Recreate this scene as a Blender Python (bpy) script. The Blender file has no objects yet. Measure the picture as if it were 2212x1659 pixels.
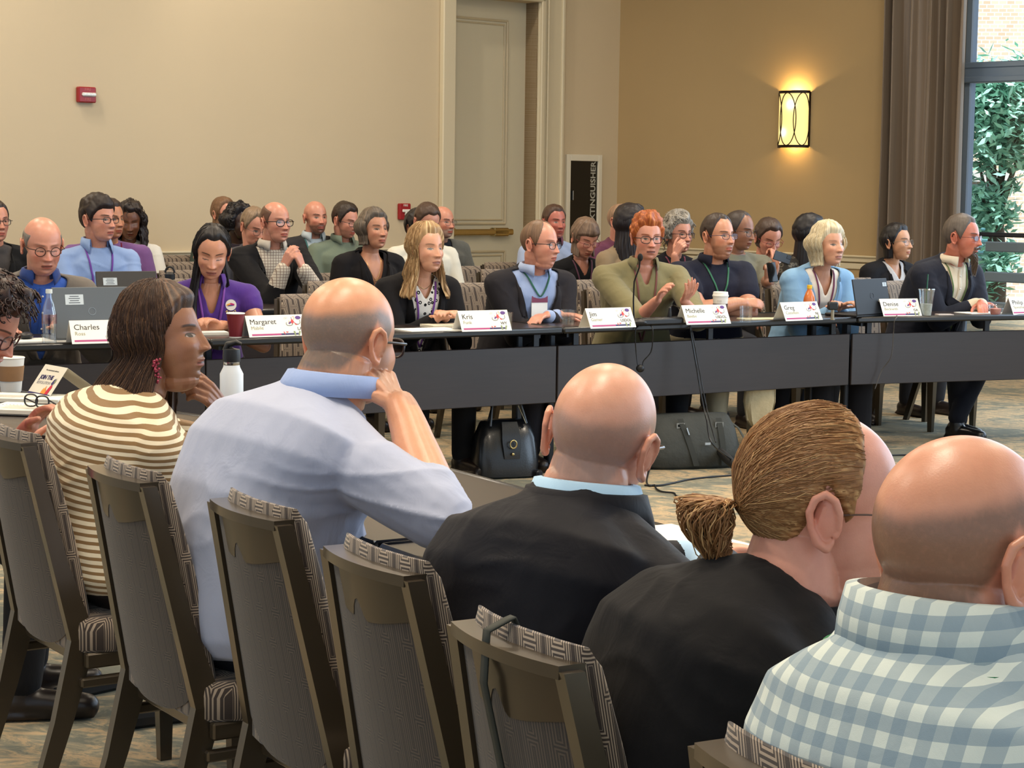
import bpy, math, random
import numpy as np
from mathutils import Vector, Matrix, noise as mnoise
from mathutils.bvhtree import BVHTree
random.seed(7)
SC = bpy.context.scene
COL = SC.collection
PI = math.pi
def V(*a): return Vector(a if len(a) > 1 else a[0])
# ---------------------------------------------------------------- camera
CAM_H = 1.45
FPX = 4250.0
PITCH = math.atan(429.5/FPX); ROLL = 0.0135
_f = V(0, math.cos(PITCH), -math.sin(PITCH)); _r0 = V(1, 0, 0); _u0 = V(0, math.sin(PITCH), math.cos(PITCH))
_r = _r0*math.cos(ROLL)+_u0*math.sin(ROLL); _u = _u0*math.cos(ROLL)-_r0*math.sin(ROLL)
cd = bpy.data.cameras.new('camera'); cam = bpy.data.objects.new('camera', cd); COL.objects.link(cam)
cd.sensor_width = 36.0; cd.lens = FPX/2212*36; cd.clip_start = .05; cd.clip_end = 300
cam.matrix_world = Matrix(((_r.x, _u.x, -_f.x, 0), (_r.y, _u.y, -_f.y, 0), (_r.z, _u.z, -_f.z, CAM_H), (0, 0, 0, 1)))
SC.camera = cam
CP = V(0, 0, CAM_H)
def ray(px, py): return _f+_r*((px-1106)/FPX)-_u*((py-829.5)/FPX)
def PH(px, py, h):
    d = ray(px, py); return CP+d*((h-CAM_H)/d.z)
def PY(px, py, Y):
    d = ray(px, py); return CP+d*(Y/d.y)
# ---------------------------------------------------------------- world, lights, exposure
w = bpy.data.worlds.new('world'); SC.world = w; w.use_nodes = True
nt = w.node_tree; bg = nt.nodes['Background']
bg.inputs[0].default_value = (0.72, 0.86, 1.0, 1); bg.inputs[1].default_value = 0.95
SC.view_settings.view_transform = 'Standard'; SC.view_settings.look = 'None'
SC.view_settings.gamma = 1; SC.view_settings.use_curve_mapping = False
SC.view_settings.exposure = 0.0
SC.cycles.max_bounces = 8; SC.cycles.diffuse_bounces = 3; SC.cycles.glossy_bounces = 3; SC.cycles.transparent_max_bounces = 12
def area(name, loc, to, sx, sy, power, col):
    l = bpy.data.lights.new(name, 'AREA'); l.shape = 'RECTANGLE'; l.size = sx; l.size_y = sy; l.energy = power; l.color = col
    o = bpy.data.objects.new(name, l); COL.objects.link(o); o.location = loc
    o.rotation_euler = (V(to)-V(loc)).to_track_quat('-Z', 'Y').to_euler(); return o
def spot(name, loc, to, power, col, ang=70, r=.09):
    l = bpy.data.lights.new(name, 'SPOT'); l.energy = power; l.color = col; l.spot_size = math.radians(ang); l.spot_blend = .6; l.shadow_soft_size = r
    o = bpy.data.objects.new(name, l); COL.objects.link(o); o.location = loc
    o.rotation_euler = (V(to)-V(loc)).to_track_quat('-Z', 'Y').to_euler(); return o
WARM = (1.0, .86, .68); COOL = (.62, .80, 1.0)
CEIL = 5.2
# recessed ceiling lights of the ballroom
for lx, ly in ((-3.5, 4), (0.3, 4), (-3.5, 8), (.6, 8.2), (4.3, 8.6), (-4.5, 12), (-.6, 12.4), (2.8, 12.6)):
    area('ceiling_lamp', (lx, ly, CEIL-.12), (lx, ly, 0), .6, .6, 85, WARM)
for lx, ly in ((-.7, 2.2), (.3, 2.6), (-2.2, 5), (1.9, 5.5), (-1.2, 7.2), (1.0, 9.0), (3.0, 10.5), (-2.6, 10)):
    spot('ceiling_downlight', (lx, ly, CEIL-.12), (lx, ly, 0), 150, WARM, 95)
# fill spots added to brighten the back wall and door, and cool area lights added indoors for windows assumed on the right
spot('back_wall_fill', (-3.9, 13.2, CEIL-.15), (-3.3, 15.0, 1.9), 160, WARM, 100)
spot('back_wall_fill', (-1.6, 15.2, CEIL-.15), (-1.2, 17.0, 1.9), 160, WARM, 100)
area('assumed_daylight_fill', (4.6, 12.2, 2.2), (0, 8.0, .8), 3.2, 3.4, 130, COOL)  # added area light inside the room, standing in for unseen windows
area('assumed_daylight_fill', (6.2, 7.0, 2.2), (0, 6.0, .9), 3.2, 3.4, 150, COOL)  # second added cool fill, assumed daylight from nearer along the right side
# ---------------------------------------------------------------- mesh builder
class MB:
    def __init__(s): s.v = []; s.f = []; s.n = 0; s.mi = []; s.cur = 0
    def add(s, v, f):
        v = np.asarray(v, dtype=float).reshape(-1, 3); s.v.append(v)
        for q in f: s.f.append([int(i)+s.n for i in q]); s.mi.append(s.cur)
        s.n += len(v); return s
    def verts(s): return np.concatenate(s.v) if s.v else np.zeros((0, 3))
    def box(s, c, sz, R=None, bev=0):
        c = np.array(c, float); h = np.array(sz, float)/2
        if bev <= 0:
            p = np.array([[x, y, z] for x in (-1, 1) for y in (-1, 1) for z in (-1, 1)], float)*h
            f = [(0, 1, 3, 2), (4, 6, 7, 5), (0, 4, 5, 1), (2, 3, 7, 6), (0, 2, 6, 4), (1, 5, 7, 3)]
        else:
            b = min(bev, h.min()*.98); P = []; idx = {}
            for ax in range(3):
                for x in (-1, 1):
                    for y in (-1, 1):
                        for z in (-1, 1):
                            sg = np.array([x, y, z], float); q = sg*(h-b); q[ax] = sg[ax]*h[ax]
                            idx[(ax, x, y, z)] = len(P); P.append(q)
            p = np.array(P); f = []
            S = (-1, 1)
            for x in S: f.append([idx[(0, x, y, z)] for y, z in ((-1, -1), (1, -1), (1, 1), (-1, 1))])
            for y in S: f.append([idx[(1, x, y, z)] for x, z in ((-1, -1), (1, -1), (1, 1), (-1, 1))])
            for z in S: f.append([idx[(2, x, y, z)] for x, y in ((-1, -1), (1, -1), (1, 1), (-1, 1))])
            for y in S:
                for z in S: f.append([idx[(1, -1, y, z)], idx[(1, 1, y, z)], idx[(2, 1, y, z)], idx[(2, -1, y, z)]])
            for x in S:
                for z in S: f.append([idx[(0, x, -1, z)], idx[(0, x, 1, z)], idx[(2, x, 1, z)], idx[(2, x, -1, z)]])
            for x in S:
                for y in S: f.append([idx[(0, x, y, -1)], idx[(0, x, y, 1)], idx[(1, x, y, 1)], idx[(1, x, y, -1)]])
            for x in S:
                for y in S:
                    for z in S: f.append([idx[(0, x, y, z)], idx[(1, x, y, z)], idx[(2, x, y, z)]])
        if R is not None: p = p@np.array(R.to_3x3()).T
        return s.add(p+c, f)
    def rings(s, R, cap=True, closed=True, loop=False):
        R = np.asarray(R, float); m, n = R.shape[:2]; f = []
        for i in range(m-1 if not loop else m):
            a = i*n; b = ((i+1) % m)*n
            for j in range(n if closed else n-1):
                k = (j+1) % n; f.append((a+j, a+k, b+k, b+j))
        if cap and not loop:
            f.append(tuple(range(n))[::-1]); f.append(tuple((m-1)*n+j for j in range(n)))
        return s.add(R.reshape(-1, 3), f)
    def tube(s, pts, r, n=8, cap=True, loop=False, flat=None):
        P = [V(p) for p in pts]; m = len(P); out = []
        rr = r if hasattr(r, '__len__') else [r]*m
        up = None
        for i in range(m):
            if loop: t = (P[(i+1) % m]-P[i-1])
            else: t = P[min(i+1, m-1)]-P[max(i-1, 0)]
            if t.length < 1e-9: t = V(0, 0, 1)
            t.normalize()
            if up is None: up = V(0, 0, 1) if abs(t.z) < .9 else V(1, 0, 0)
            a = t.cross(up)
            if a.length < 1e-4: a = t.cross(V(1, 0, .1))
            a.normalize(); b = a.cross(t); up = b
            k = flat or 1
            out.append([P[i]+(a*math.cos(2*PI*j/n)+b*math.sin(2*PI*j/n)*k)*rr[i] for j in range(n)])
        return s.rings(np.array([[tuple(q) for q in r_] for r_ in out]), cap=cap, loop=loop)
    def cap(s, p0, r0, p1, r1, n=12):
        p0 = V(p0); p1 = V(p1); d = p1-p0; L = d.length
        if L < 1e-6: return s.ell(p0, (r0, r0, r0))
        t = d/L; pts = []; rr = []
        for a in (-90, -60, -30): pts.append(p0+t*r0*math.sin(math.radians(a))); rr.append(max(r0*math.cos(math.radians(a)), r0*.02))
        pts.append(p0); rr.append(r0)
        k = max(1, int(L/.06))
        for i in range(1, k): pts.append(p0.lerp(p1, i/k)); rr.append(r0+(r1-r0)*i/k)
        pts.append(p1); rr.append(r1)
        for a in (30, 60, 90): pts.append(p1+t*r1*math.sin(math.radians(a))); rr.append(max(r1*math.cos(math.radians(a)), r1*.02))
        up = V(0, 0, 1) if abs(t.z) < .9 else V(1, 0, 0); a = t.cross(up).normalized(); b = a.cross(t)
        A = np.array(a); B = np.array(b); th = np.arange(n)*2*PI/n
        R = np.array([np.array(p)+q*(np.outer(np.cos(th), A)+np.outer(np.sin(th), B)) for p, q in zip(pts, rr)])
        return s.rings(R)
    def ell(s, c, r, R=None, n=16, m=10):
        out = []
        for i in range(m+1):
            a = -PI/2+PI*i/m; ca = max(math.cos(a), .01)
            out.append([[r[0]*ca*math.cos(2*PI*j/n), r[1]*ca*math.sin(2*PI*j/n), r[2]*math.sin(a)] for j in range(n)])
        o = np.array(out)
        if R is not None: o = o@np.array(R.to_3x3()).T
        return s.rings(o+np.array(c))
    def lathe(s, prof, c=(0, 0, 0), n=24, cap=True):
        th = np.arange(n)*2*PI/n
        R = np.array([[[r*math.cos(t)+c[0], r*math.sin(t)+c[1], z+c[2]] for t in th] for r, z in prof])
        return s.rings(R, cap=cap)
    def prism(s, poly, axis, a, b):
        """poly in the two other axes (cyclic order), extruded along axis from a to b"""
        n = len(poly)
        def mk(p, t):
            return {'x': (t, p[0], p[1]), 'y': (p[0], t, p[1]), 'z': (p[0], p[1], t)}[axis]
        v = [mk(p, a) for p in poly]+[mk(p, b) for p in poly]
        f = [tuple(range(n))[::-1], tuple(range(n, 2*n))]+[(i, (i+1) % n, n+(i+1) % n, n+i) for i in range(n)]
        return s.add(v, f)
    def grid(s, G):
        G = np.asarray(G, float); m, n = G.shape[:2]
        return s.add(G.reshape(-1, 3), [(i*n+j, i*n+j+1, (i+1)*n+j+1, (i+1)*n+j) for i in range(m-1) for j in range(n-1)])
    def mesh(s, name, recalc=False):
        me = bpy.data.meshes.new(name); me.from_pydata(s.verts().tolist(), [], s.f)
        if any(s.mi): me.polygons.foreach_set('material_index', s.mi)
        me.update(); return me
def tag(o, label=None, cat=None, group=None, kind=None):
    if label: o['label'] = label
    if cat: o['category'] = cat
    if group: o['group'] = group
    if kind: o['kind'] = kind
    return o
def smooth(me, ang=None):
    me.polygons.foreach_set('use_smooth', [True]*len(me.polygons))
    if ang:
        try: me.set_sharp_from_angle(angle=math.radians(ang))
        except Exception: pass
def recalc(me):
    import bmesh
    bm = bmesh.new(); bm.from_mesh(me); bmesh.ops.recalc_face_normals(bm, faces=bm.faces); bm.to_mesh(me); bm.free()
def obj(name, mb, mat=None, parent=None, loc=None, rz=None, sm=None, rc=True, M=None):
    me = mb.mesh(name) if isinstance(mb, MB) else mb
    if rc: recalc(me)
    if sm is not None: smooth(me, sm)
    for m in (mat if isinstance(mat, (list, tuple)) else [mat]):
        if m: me.materials.append(m)
    o = bpy.data.objects.new(name, me); COL.objects.link(o)
    if parent: o.parent = parent
    if loc is not None: o.location = loc
    if rz is not None: o.rotation_euler = (0, 0, rz)
    if M is not None: o.matrix_local = M
    return o
def empty(name, loc, rz=0, label=None, cat=None, group=None):
    o = bpy.data.objects.new(name, None); COL.objects.link(o); o.location = loc; o.rotation_euler = (0, 0, rz); o.empty_display_size = .1
    return tag(o, label, cat, group)
def kids(o): return [c for c in CH.get(o.name, [])]
CH = {}
def copy_tree(o, parent=None):
    c = o.copy(); COL.objects.link(c)
    if parent: c.parent = parent
    for ch in [x for x in bpy.data.objects if x.parent == o]: copy_tree(ch, c)
    return c
def struct(name, mb, mat, parent=None, sm=None, **k):
    o = obj(name, mb, mat, parent, sm=sm, **k); o['kind'] = 'structure'; return o
# ---------------------------------------------------------------- materials
def newmat(name):
    m = bpy.data.materials.new(name); m.use_nodes = True
    return m, m.node_tree.nodes, m.node_tree.links, m.node_tree.nodes['Principled BSDF']
def rgb(h, g=2.2):
    """8 bit sRGB triple to linear"""
    return tuple(((c/255)/12.92 if c/255 <= .04045 else ((c/255+.055)/1.055)**2.4) for c in h)+(1,)
class NX:
    def __init__(s, nodes, links): s.n = nodes; s.l = links
    def m(s, op, a, b=None, c=None, clamp=False):
        nd = s.n.new('ShaderNodeMath'); nd.operation = op; nd.use_clamp = clamp
        for i, x in enumerate((a, b, c)):
            if x is None: continue
            if isinstance(x, (int, float)): nd.inputs[i].default_value = x
            else: s.l.new(x, nd.inputs[i])
        return nd.outputs[0]
    def mix(s, f, a, b):
        nd = s.n.new('ShaderNodeMix'); nd.data_type = 'RGBA'
        for x, i in ((f, 0), (a, 6), (b, 7)):
            if isinstance(x, (int, float, tuple, list)): nd.inputs[i].default_value = x
            else: s.l.new(x, nd.inputs[i])
        return nd.outputs[2]
    def noise(s, vec, scale, detail=3, rough=.55, dist=0):
        nd = s.n.new('ShaderNodeTexNoise'); nd.inputs['Scale'].default_value = scale; nd.inputs['Detail'].default_value = detail
        nd.inputs['Roughness'].default_value = rough; nd.inputs['Distortion'].default_value = dist
        if vec is not None: s.l.new(vec, nd.inputs['Vector'])
        return nd.outputs[0]
    def coord(s, kind='Object'): return s.n.new('ShaderNodeTexCoord').outputs[kind]
    def attr(s, name, out='Vector'):
        nd = s.n.new('ShaderNodeAttribute'); nd.attribute_name = name; return nd.outputs[out]
    def sep(s, v):
        nd = s.n.new('ShaderNodeSeparateXYZ'); s.l.new(v, nd.inputs[0]); return nd.outputs
    def map(s, v, sc=(1, 1, 1), rot=(0, 0, 0), loc=(0, 0, 0)):
        nd = s.n.new('ShaderNodeMapping'); nd.inputs['Scale'].default_value = sc; nd.inputs['Rotation'].default_value = rot; nd.inputs['Location'].default_value = loc
        s.l.new(v, nd.inputs[0]); return nd.outputs[0]
    def bump(s, h, st, dist=.002, nrm=None):
        nd = s.n.new('ShaderNodeBump'); nd.inputs['Strength'].default_value = st; nd.inputs['Distance'].default_value = dist
        s.l.new(h, nd.inputs['Height'])
        if nrm is not None: s.l.new(nrm, nd.inputs['Normal'])
        return nd.outputs[0]
    def ramp(s, f, stops):
        nd = s.n.new('ShaderNodeValToRGB'); e = nd.color_ramp.elements
        e[0].position, e[0].color = stops[0]; e[1].position, e[1].color = stops[1]
        for p, c in stops[2:]:
            q = e.new(p); q.color = c
        s.l.new(f, nd.inputs[0]); return nd.outputs[0]
_MC = {}
def mat(col, rough=.5, metal=0, spec=.5, nv=0, ns=20, bump=0, bs=60, bd=.002, coat=0, emit=0, trans=0, alpha=1, sheen=0, name='paint', coord='Object', stretch=(1, 1, 1)):
    key = (tuple(col), rough, metal, spec, nv, ns, bump, bs, bd, coat, emit, trans, alpha, sheen, name, coord, stretch)
    if key in _MC: return _MC[key]
    m, N, L, P = newmat(name); x = NX(N, L)
    c = rgb(col); P.inputs['Base Color'].default_value = c; P.inputs['Roughness'].default_value = rough; P.inputs['Metallic'].default_value = metal
    P.inputs['Specular IOR Level'].default_value = spec
    if coat: P.inputs['Coat Weight'].default_value = coat; P.inputs['Coat Roughness'].default_value = .15
    if sheen: P.inputs['Sheen Weight'].default_value = sheen
    if emit: P.inputs['Emission Color'].default_value = c; P.inputs['Emission Strength'].default_value = emit
    if trans: P.inputs['Transmission Weight'].default_value = trans
    if alpha < 1: P.inputs['Alpha'].default_value = alpha
    if nv or bump:
        v = x.map(x.coord(coord), stretch)
        if nv:
            f = x.noise(v, ns); lo = tuple(q*(1-nv) for q in c[:3])+(1,); hi = tuple(min(q*(1+nv), 1) for q in c[:3])+(1,)
            L.new(x.mix(f, lo, hi), P.inputs['Base Color'])
        if bump: L.new(x.bump(x.noise(v, bs, 4), bump, bd), P.inputs['Normal'])
    _MC[key] = m; return m
def fabric(name, u_axis, v_axis, dark=(58, 47, 41), light=(168, 150, 130), cw=.034, ch=.105, wrap=0):
    """interlocking long links woven in pale thread on a brown ground"""
    m, N, L, P = newmat(name); x = NX(N, L); s = x.sep(x.coord('Object'))
    u = x.m('ADD', s[u_axis], 5.0)
    if wrap: u = x.m('ADD', u, x.m('MULTIPLY', x.m('ADD', s[1], x.m('MULTIPLY', s[2], .205)), 1.4))
    v = 0; v = x.m('ADD', s[v_axis], 5.0)
    def cell(u0, v0):
        cu = x.m('MULTIPLY', x.m('ABSOLUTE', x.m('SUBTRACT', x.m('FRACT', x.m('DIVIDE', u0, cw)), .5)), cw)
        row = x.m('FLOOR', x.m('DIVIDE', u0, cw))
        off = x.m('MULTIPLY', x.m('FRACT', x.m('MULTIPLY', row, .5)), ch)
        cv = x.m('MULTIPLY', x.m('ABSOLUTE', x.m('SUBTRACT', x.m('FRACT', x.m('DIVIDE', x.m('ADD', v0, off), ch)), .5)), ch)
        du = x.m('SUBTRACT', cw/2, cu); dv = x.m('SUBTRACT', ch/2, cv)
        return x.m('MINIMUM', du, dv)
    d = cell(u, v)
    st = x.m('GREATER_THAN', x.m('FRACT', x.m('DIVIDE', x.m('ADD', d, .0012), .0052)), .52)
    core = x.m('LESS_THAN', d, .0125)
    f = x.m('MULTIPLY', st, core)
    c = x.mix(f, rgb(dark), rgb(light)); nz = x.noise(x.coord('Object'), 9, 2)
    c2 = x.mix(x.m('MULTIPLY', nz, .25), c, rgb(tuple(int(q*.7) for q in dark)))
    L.new(c2, P.inputs['Base Color']); P.inputs['Roughness'].default_value = .85; P.inputs['Sheen Weight'].default_value = .2
    L.new(x.bump(x.noise(x.coord('Object'), 900, 2), .3, .001), P.inputs['Normal'])
    return m
def text_mesh(body, size, align='LEFT', extrude=0.0004, bold=0):
    c = bpy.data.curves.new('txt', 'FONT'); c.body = body; c.size = size; c.align_x = align; c.extrude = extrude; c.offset = bold; c.resolution_u = 3
    o = bpy.data.objects.new('txt', c); COL.objects.link(o)
    dg = bpy.context.evaluated_depsgraph_get(); me = bpy.data.meshes.new_from_object(o.evaluated_get(dg))
    bpy.data.objects.remove(o); bpy.data.curves.remove(c); me.materials.clear(); return me
# ================================================================ room shell
M_wallA = mat((205, 188, 158), .75, nv=.04, ns=1.2, bump=.15, bs=240, name='cream wall paint')
M_wallB = mat((172, 148, 108), .75, nv=.05, ns=1.2, bump=.15, bs=240, name='ochre wall paint')
M_trim = mat((208, 197, 170), .45, nv=.02, ns=3, name='cream gloss trim')
M_brass = mat((190, 170, 120), .25, metal=1, name='brass')
def carpet():
    m, N, L, P = newmat('patterned carpet'); x = NX(N, L); v = x.coord('Object')
    r = x.map(v, (1, 1, 1), rot=(0, 0, .25))
    a = x.noise(x.map(r, (8, 15, 1)), 1.0, 6, .72, .8); b = x.noise(x.map(r, (1.0, 1.6, 1)), 1.0, 2, .5, .4)
    f = x.m('ADD', x.m('MULTIPLY', x.m('SUBTRACT', a, .5), 1.9), x.m('ADD', x.m('MULTIPLY', x.m('SUBTRACT', b, .5), 1.3), .5))
    c = x.ramp(f, [(.34, rgb((112, 112, 98))), (.52, rgb((146, 138, 114))), (.64, rgb((188, 160, 122))), (.82, rgb((132, 126, 106)))])
    L.new(c, P.inputs['Base Color']); P.inputs['Roughness'].default_value = .95
    L.new(x.bump(x.noise(v, 700, 2), .5, .004), P.inputs['Normal']); return m
fl = MB().box((0, 11, -.05), (22, 30, .1)); struct('floor', fl, carpet())
ce = MB().box((-1.5, 8.5, CEIL+.05), (15, 25, .1)); struct('ceiling', ce, mat((225, 215, 195), .8, name='ceiling paint'))
COR = V(.983, 18.97, 0)           # corner of the room
UA = V(-.74, -.673, 0).normalized()     # along the back wall, away from the corner (to the left)
UB = V(.673, -.74, 0).normalized()      # along the right wall, away from the corner
NA = V(UB.x, UB.y, 0)             # into the room from wall A is along UB
NB = V(UA.x, UA.y, 0)
def frame_mat(o, ux, uy):
    uz = V(0, 0, 1); return Matrix(((ux.x, uy.x, 0, o.x), (ux.y, uy.y, 0, o.y), (0, 0, 1, o.z), (0, 0, 0, 1)))
MA = frame_mat(COR, UA, NA)       # local x: along wall A from the corner, y: into the room
MBm = frame_mat(COR, UB, NB)      # local x: along wall B from the corner, y: into the room
def onA(px, py=400):
    d = ray(px, py); n = NA; t = (COR-CP).dot(n)/d.dot(n); p = CP+d*t; return (p-COR).dot(UA), p.z
def onB(px, py=400):
    d = ray(px, py); n = NB; t = (COR-CP).dot(n)/d.dot(n); p = CP+d*t; return (p-COR).dot(UB), p.z
# --- back wall with door recess
dl, _ = onA(975, 250); dr, _ = onA(1155, 250)      # door leaf left and right
RD = .16
dr2 = dr-.02
DTOP = onA(1050, -6)[1]
wa = MB()
wa.box(((dl+14)/2, -.1, CEIL/2), (14-dl, .2, CEIL)); wa.box((dr2/2, -.1, CEIL/2), (dr2, .2, CEIL)); wa.box(((dl+dr2)/2, -.1, (CEIL+DTOP)/2), (dl-dr2, .2, CEIL-DTOP))
o = struct('wall_back', wa, M_wallA); o.matrix_world = MA
# door leaf with two moulded panels
d = MB(); dw = dl-dr2
d.box(((dl+dr2)/2, -RD-.02, DTOP/2), (dw, .045, DTOP))
door = struct('door_1', d, mat((198, 190, 166), .4, nv=.02, ns=2, name='cream door paint')); door.matrix_world = MA
def moulding(x0, x1, z0, z1, y, w=.03, h=.016):
    mb = MB()
    for q, hh in ((0, h), (w*1.2, h*.6)):
        a, b, c, e = x0+q, x1-q, z0+q, z1-q
        for (p0, p1) in (((a, c), (b, c)), ((b, c), (b, e)), ((b, e), (a, e)), ((a, e), (a, c))):
            mb.tube([(p0[0], y, p0[1]), (p1[0], y, p1[1])], w*.42 if q == 0 else w*.28, 6)
    return mb
pl = onA(990, 250)[0]; pr = onA(1118, 250)[0]; zt = onA(1050, 38)[1]; zb = onA(1050, 484)[1]
yl = -RD+.006
p = struct('door_panel', moulding(pr, pl, zb, zt, yl), mat((186, 172, 142), .4, name='door moulding'), door, sm=40)
p = struct('door_panel', moulding(pr, pl, .25, onA(1050, 545)[1], yl), mat((186, 172, 142), .4, name='door moulding'), door, sm=40)
zbar = onA(1060, 502)[1]
pb = MB(); pb.box(((pr+pl)/2, -RD+.06, zbar), (pl-pr+.1, .05, .055), bev=.012); pb.box((pl-.03, -RD+.03, zbar), (.1, .06, .075), bev=.01); pb.box((pr+.1, -RD+.045, zbar), (.18, .08, .075), bev=.01)
o = struct('push_bar', pb, M_brass, door, sm=30); o['label'] = 'brass push bar'
# casing (stands proud of the wall) and jamb
tr = MB(); x0, _ = onA(948, 250); x3 = onA(1212, 250)[0]; cw_l = x0-dl; cw_r = dr2-x3
tr.box(((dl+x0)/2, .03, CEIL/2), (cw_l, .06, CEIL), bev=.008); tr.box((dl+.02, -RD/2, DTOP/2), (.04, RD+.05, DTOP))
tr.box((dr2-cw_r*.45, .015, CEIL/2), (cw_r*.9, .03, CEIL), bev=.006); tr.box((dr2-.03, .03, CEIL/2), (.05, .06, CEIL), bev=.008); tr.box((x3+.02, .025, CEIL/2), (.035, .05, CEIL), bev=.008)
tr.box((dr2-.1, .03, CEIL/2), (.02, .045, CEIL), bev=.005)
tr.box(((dl+dr2)/2, .03, DTOP+.06), (dw+.1, .06, .12), bev=.01)
o = struct('trim_1', tr, M_trim, sm=30); o.matrix_world = MA
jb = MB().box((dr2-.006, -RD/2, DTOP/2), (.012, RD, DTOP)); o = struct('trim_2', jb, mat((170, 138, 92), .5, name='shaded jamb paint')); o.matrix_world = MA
def rail(a, b, name, M):
    mb = MB()
    mb.box(((a+b)/2, .012, .86), (abs(b-a), .024, .05), bev=.006); mb.box(((a+b)/2, .02, .885), (abs(b-a), .04, .018), bev=.005); mb.box(((a+b)/2, .008, .80), (abs(b-a), .016, .05), bev=.005)
    o = struct(name, mb, M_trim, sm=30); o.matrix_world = M
    bb = MB(); bb.box(((a+b)/2, .01, .08), (abs(b-a), .02, .16), bev=.004); o = struct(name.replace('trim', 'baseboard'), bb, M_trim); o.matrix_world = M
rail(x0+.003, 13.9, 'trim_left', MA); rail(.02, x3, 'trim_middle', MA)
# --- right wall with window opening
WL = onB(2062)[0]; WR = 6.9
wb = MB(); WTOP = 4.6
wb.box((WL/2, -.1, CEIL/2), (WL, .2, CEIL)); wb.box(((WR+WL)/2, -.1, (CEIL+WTOP)/2), (WR-WL, .2, CEIL-WTOP)); wb.box((WR+.25, -.1, CEIL/2), (.5, .2, CEIL)); wb.box(((WR+WL)/2, -.1, .05), (WR-WL, .2, .1))
o = struct('wall_right', wb, M_wallB); o.matrix_world = MBm
rail(.02, WL-.02, 'trim_right', MBm)
# --- window
M_alu = mat((120, 138, 160), .4, metal=.3, name='grey blue window frame')
z1 = onB(2140, 130)[1]; z2 = onB(2140, 178)[1]; zr = onB(2150, 507)[1]
wf = MB()
WL0 = WL
wf.box(((WL+WR)/2, -.12, (z1+z2)/2), (WR-WL, .1, (z1-z2)*.55), bev=.01); wf.box(((WL+WR)/2, -.1, z2+.03), (WR-WL, .12, .05), bev=.008); wf.box(((WL+WR)/2, -.1, z1-.03), (WR-WL, .08, .05), bev=.008)
for xx in (WL+.03, WR-.03): wf.box((xx, -.12, WTOP/2), (.07, .08, WTOP), bev=.01)
win = struct('window_1', wf, M_alu, sm=30); win.matrix_world = MBm
gl = MB()
gl.box(((WL+WR)/2, -.12, (z2+.1)/2), (WR-WL-.1, .006, z2-.1)); gl.box(((WL+WR)/2, -.12, (z1+WTOP)/2), (WR-WL-.1, .006, WTOP-z1))
def glassmat(name='clear window glass', tint=(1, 1, 1, 1), gloss=.08, ior=1.45):
    m, N, L, P = newmat(name); N.remove(P); out = N['Material Output']
    a = N.new('ShaderNodeBsdfTransparent'); a.inputs[0].default_value = tint; b = N.new('ShaderNodeBsdfGlossy'); b.inputs[1].default_value = .02
    f = N.new('ShaderNodeLayerWeight'); x = NX(N, L); k = x.m('ADD', x.m('MULTIPLY', x.m('POWER', f.outputs['Facing'], 4), (ior-1)*.9), gloss+.02)
    mx = N.new('ShaderNodeMixShader'); L.new(k, mx.inputs[0]); L.new(a.outputs[0], mx.inputs[1]); L.new(b.outputs[0], mx.inputs[2]); L.new(mx.outputs[0], out.inputs[0]); return m
M_glass = glassmat()
struct('window_pane', gl, glassmat('window glass', gloss=0.0), win)
hr = MB().box(((WL+WR)/2, -.02, zr), (WR-WL, .05, .035), bev=.01)
struct('window_rail', hr, mat((60, 62, 72), .3, metal=.6, name='dark handrail'), win, sm=30)
# --- curtain: deep pleats
cu = MB(); G0 = []; G1 = []; ca, cb = onB(1930, 300)[0], onB(2106, 250)[0]
n = 220
for iz in range(30):
    z = CEIL*iz/29*.99+.02; g = []; k = []
    for i in range(n):
        t = i/(n-1); xx = ca+(cb-ca)*t
        ph = 2*PI*(t*6.2+.25*math.sin(t*9)); amp = .055+.03*math.sin(t*7+1)
        yy = .14+amp*math.sin(ph)+.018*math.sin(ph*2.3+z*.8)+.008*math.sin(z*1.7+t*11)
        xs = .02*math.sin(ph+1.2)
        g.append((xx+xs, yy, z)); k.append((xx+xs, yy-.012, z))
    G0.append(g); G1.append(k)
cu.grid(G0)
def curtain_mat():
    m, N, L, P = newmat('taupe satin curtain'); x = NX(N, L)
    v = x.coord('Object'); c = x.mix(x.noise(x.map(v, (30, 30, .6)), 1, 3), rgb((100, 86, 72)), rgb((130, 113, 95)))
    L.new(c, P.inputs['Base Color']); P.inputs['Roughness'].default_value = .42; P.inputs['Sheen Weight'].default_value = .4
    L.new(x.bump(x.noise(x.map(v, (60, 60, 3)), 1, 2), .2, .003), P.inputs['Normal']); return m
c_o = obj('curtain', cu, curtain_mat(), sm=180); c_o.matrix_world = MBm
md = c_o.modifiers.new('s', 'SOLIDIFY'); md.thickness = .006
tag(c_o, 'tall taupe satin curtain with deep pleats beside the window', 'curtain')
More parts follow.
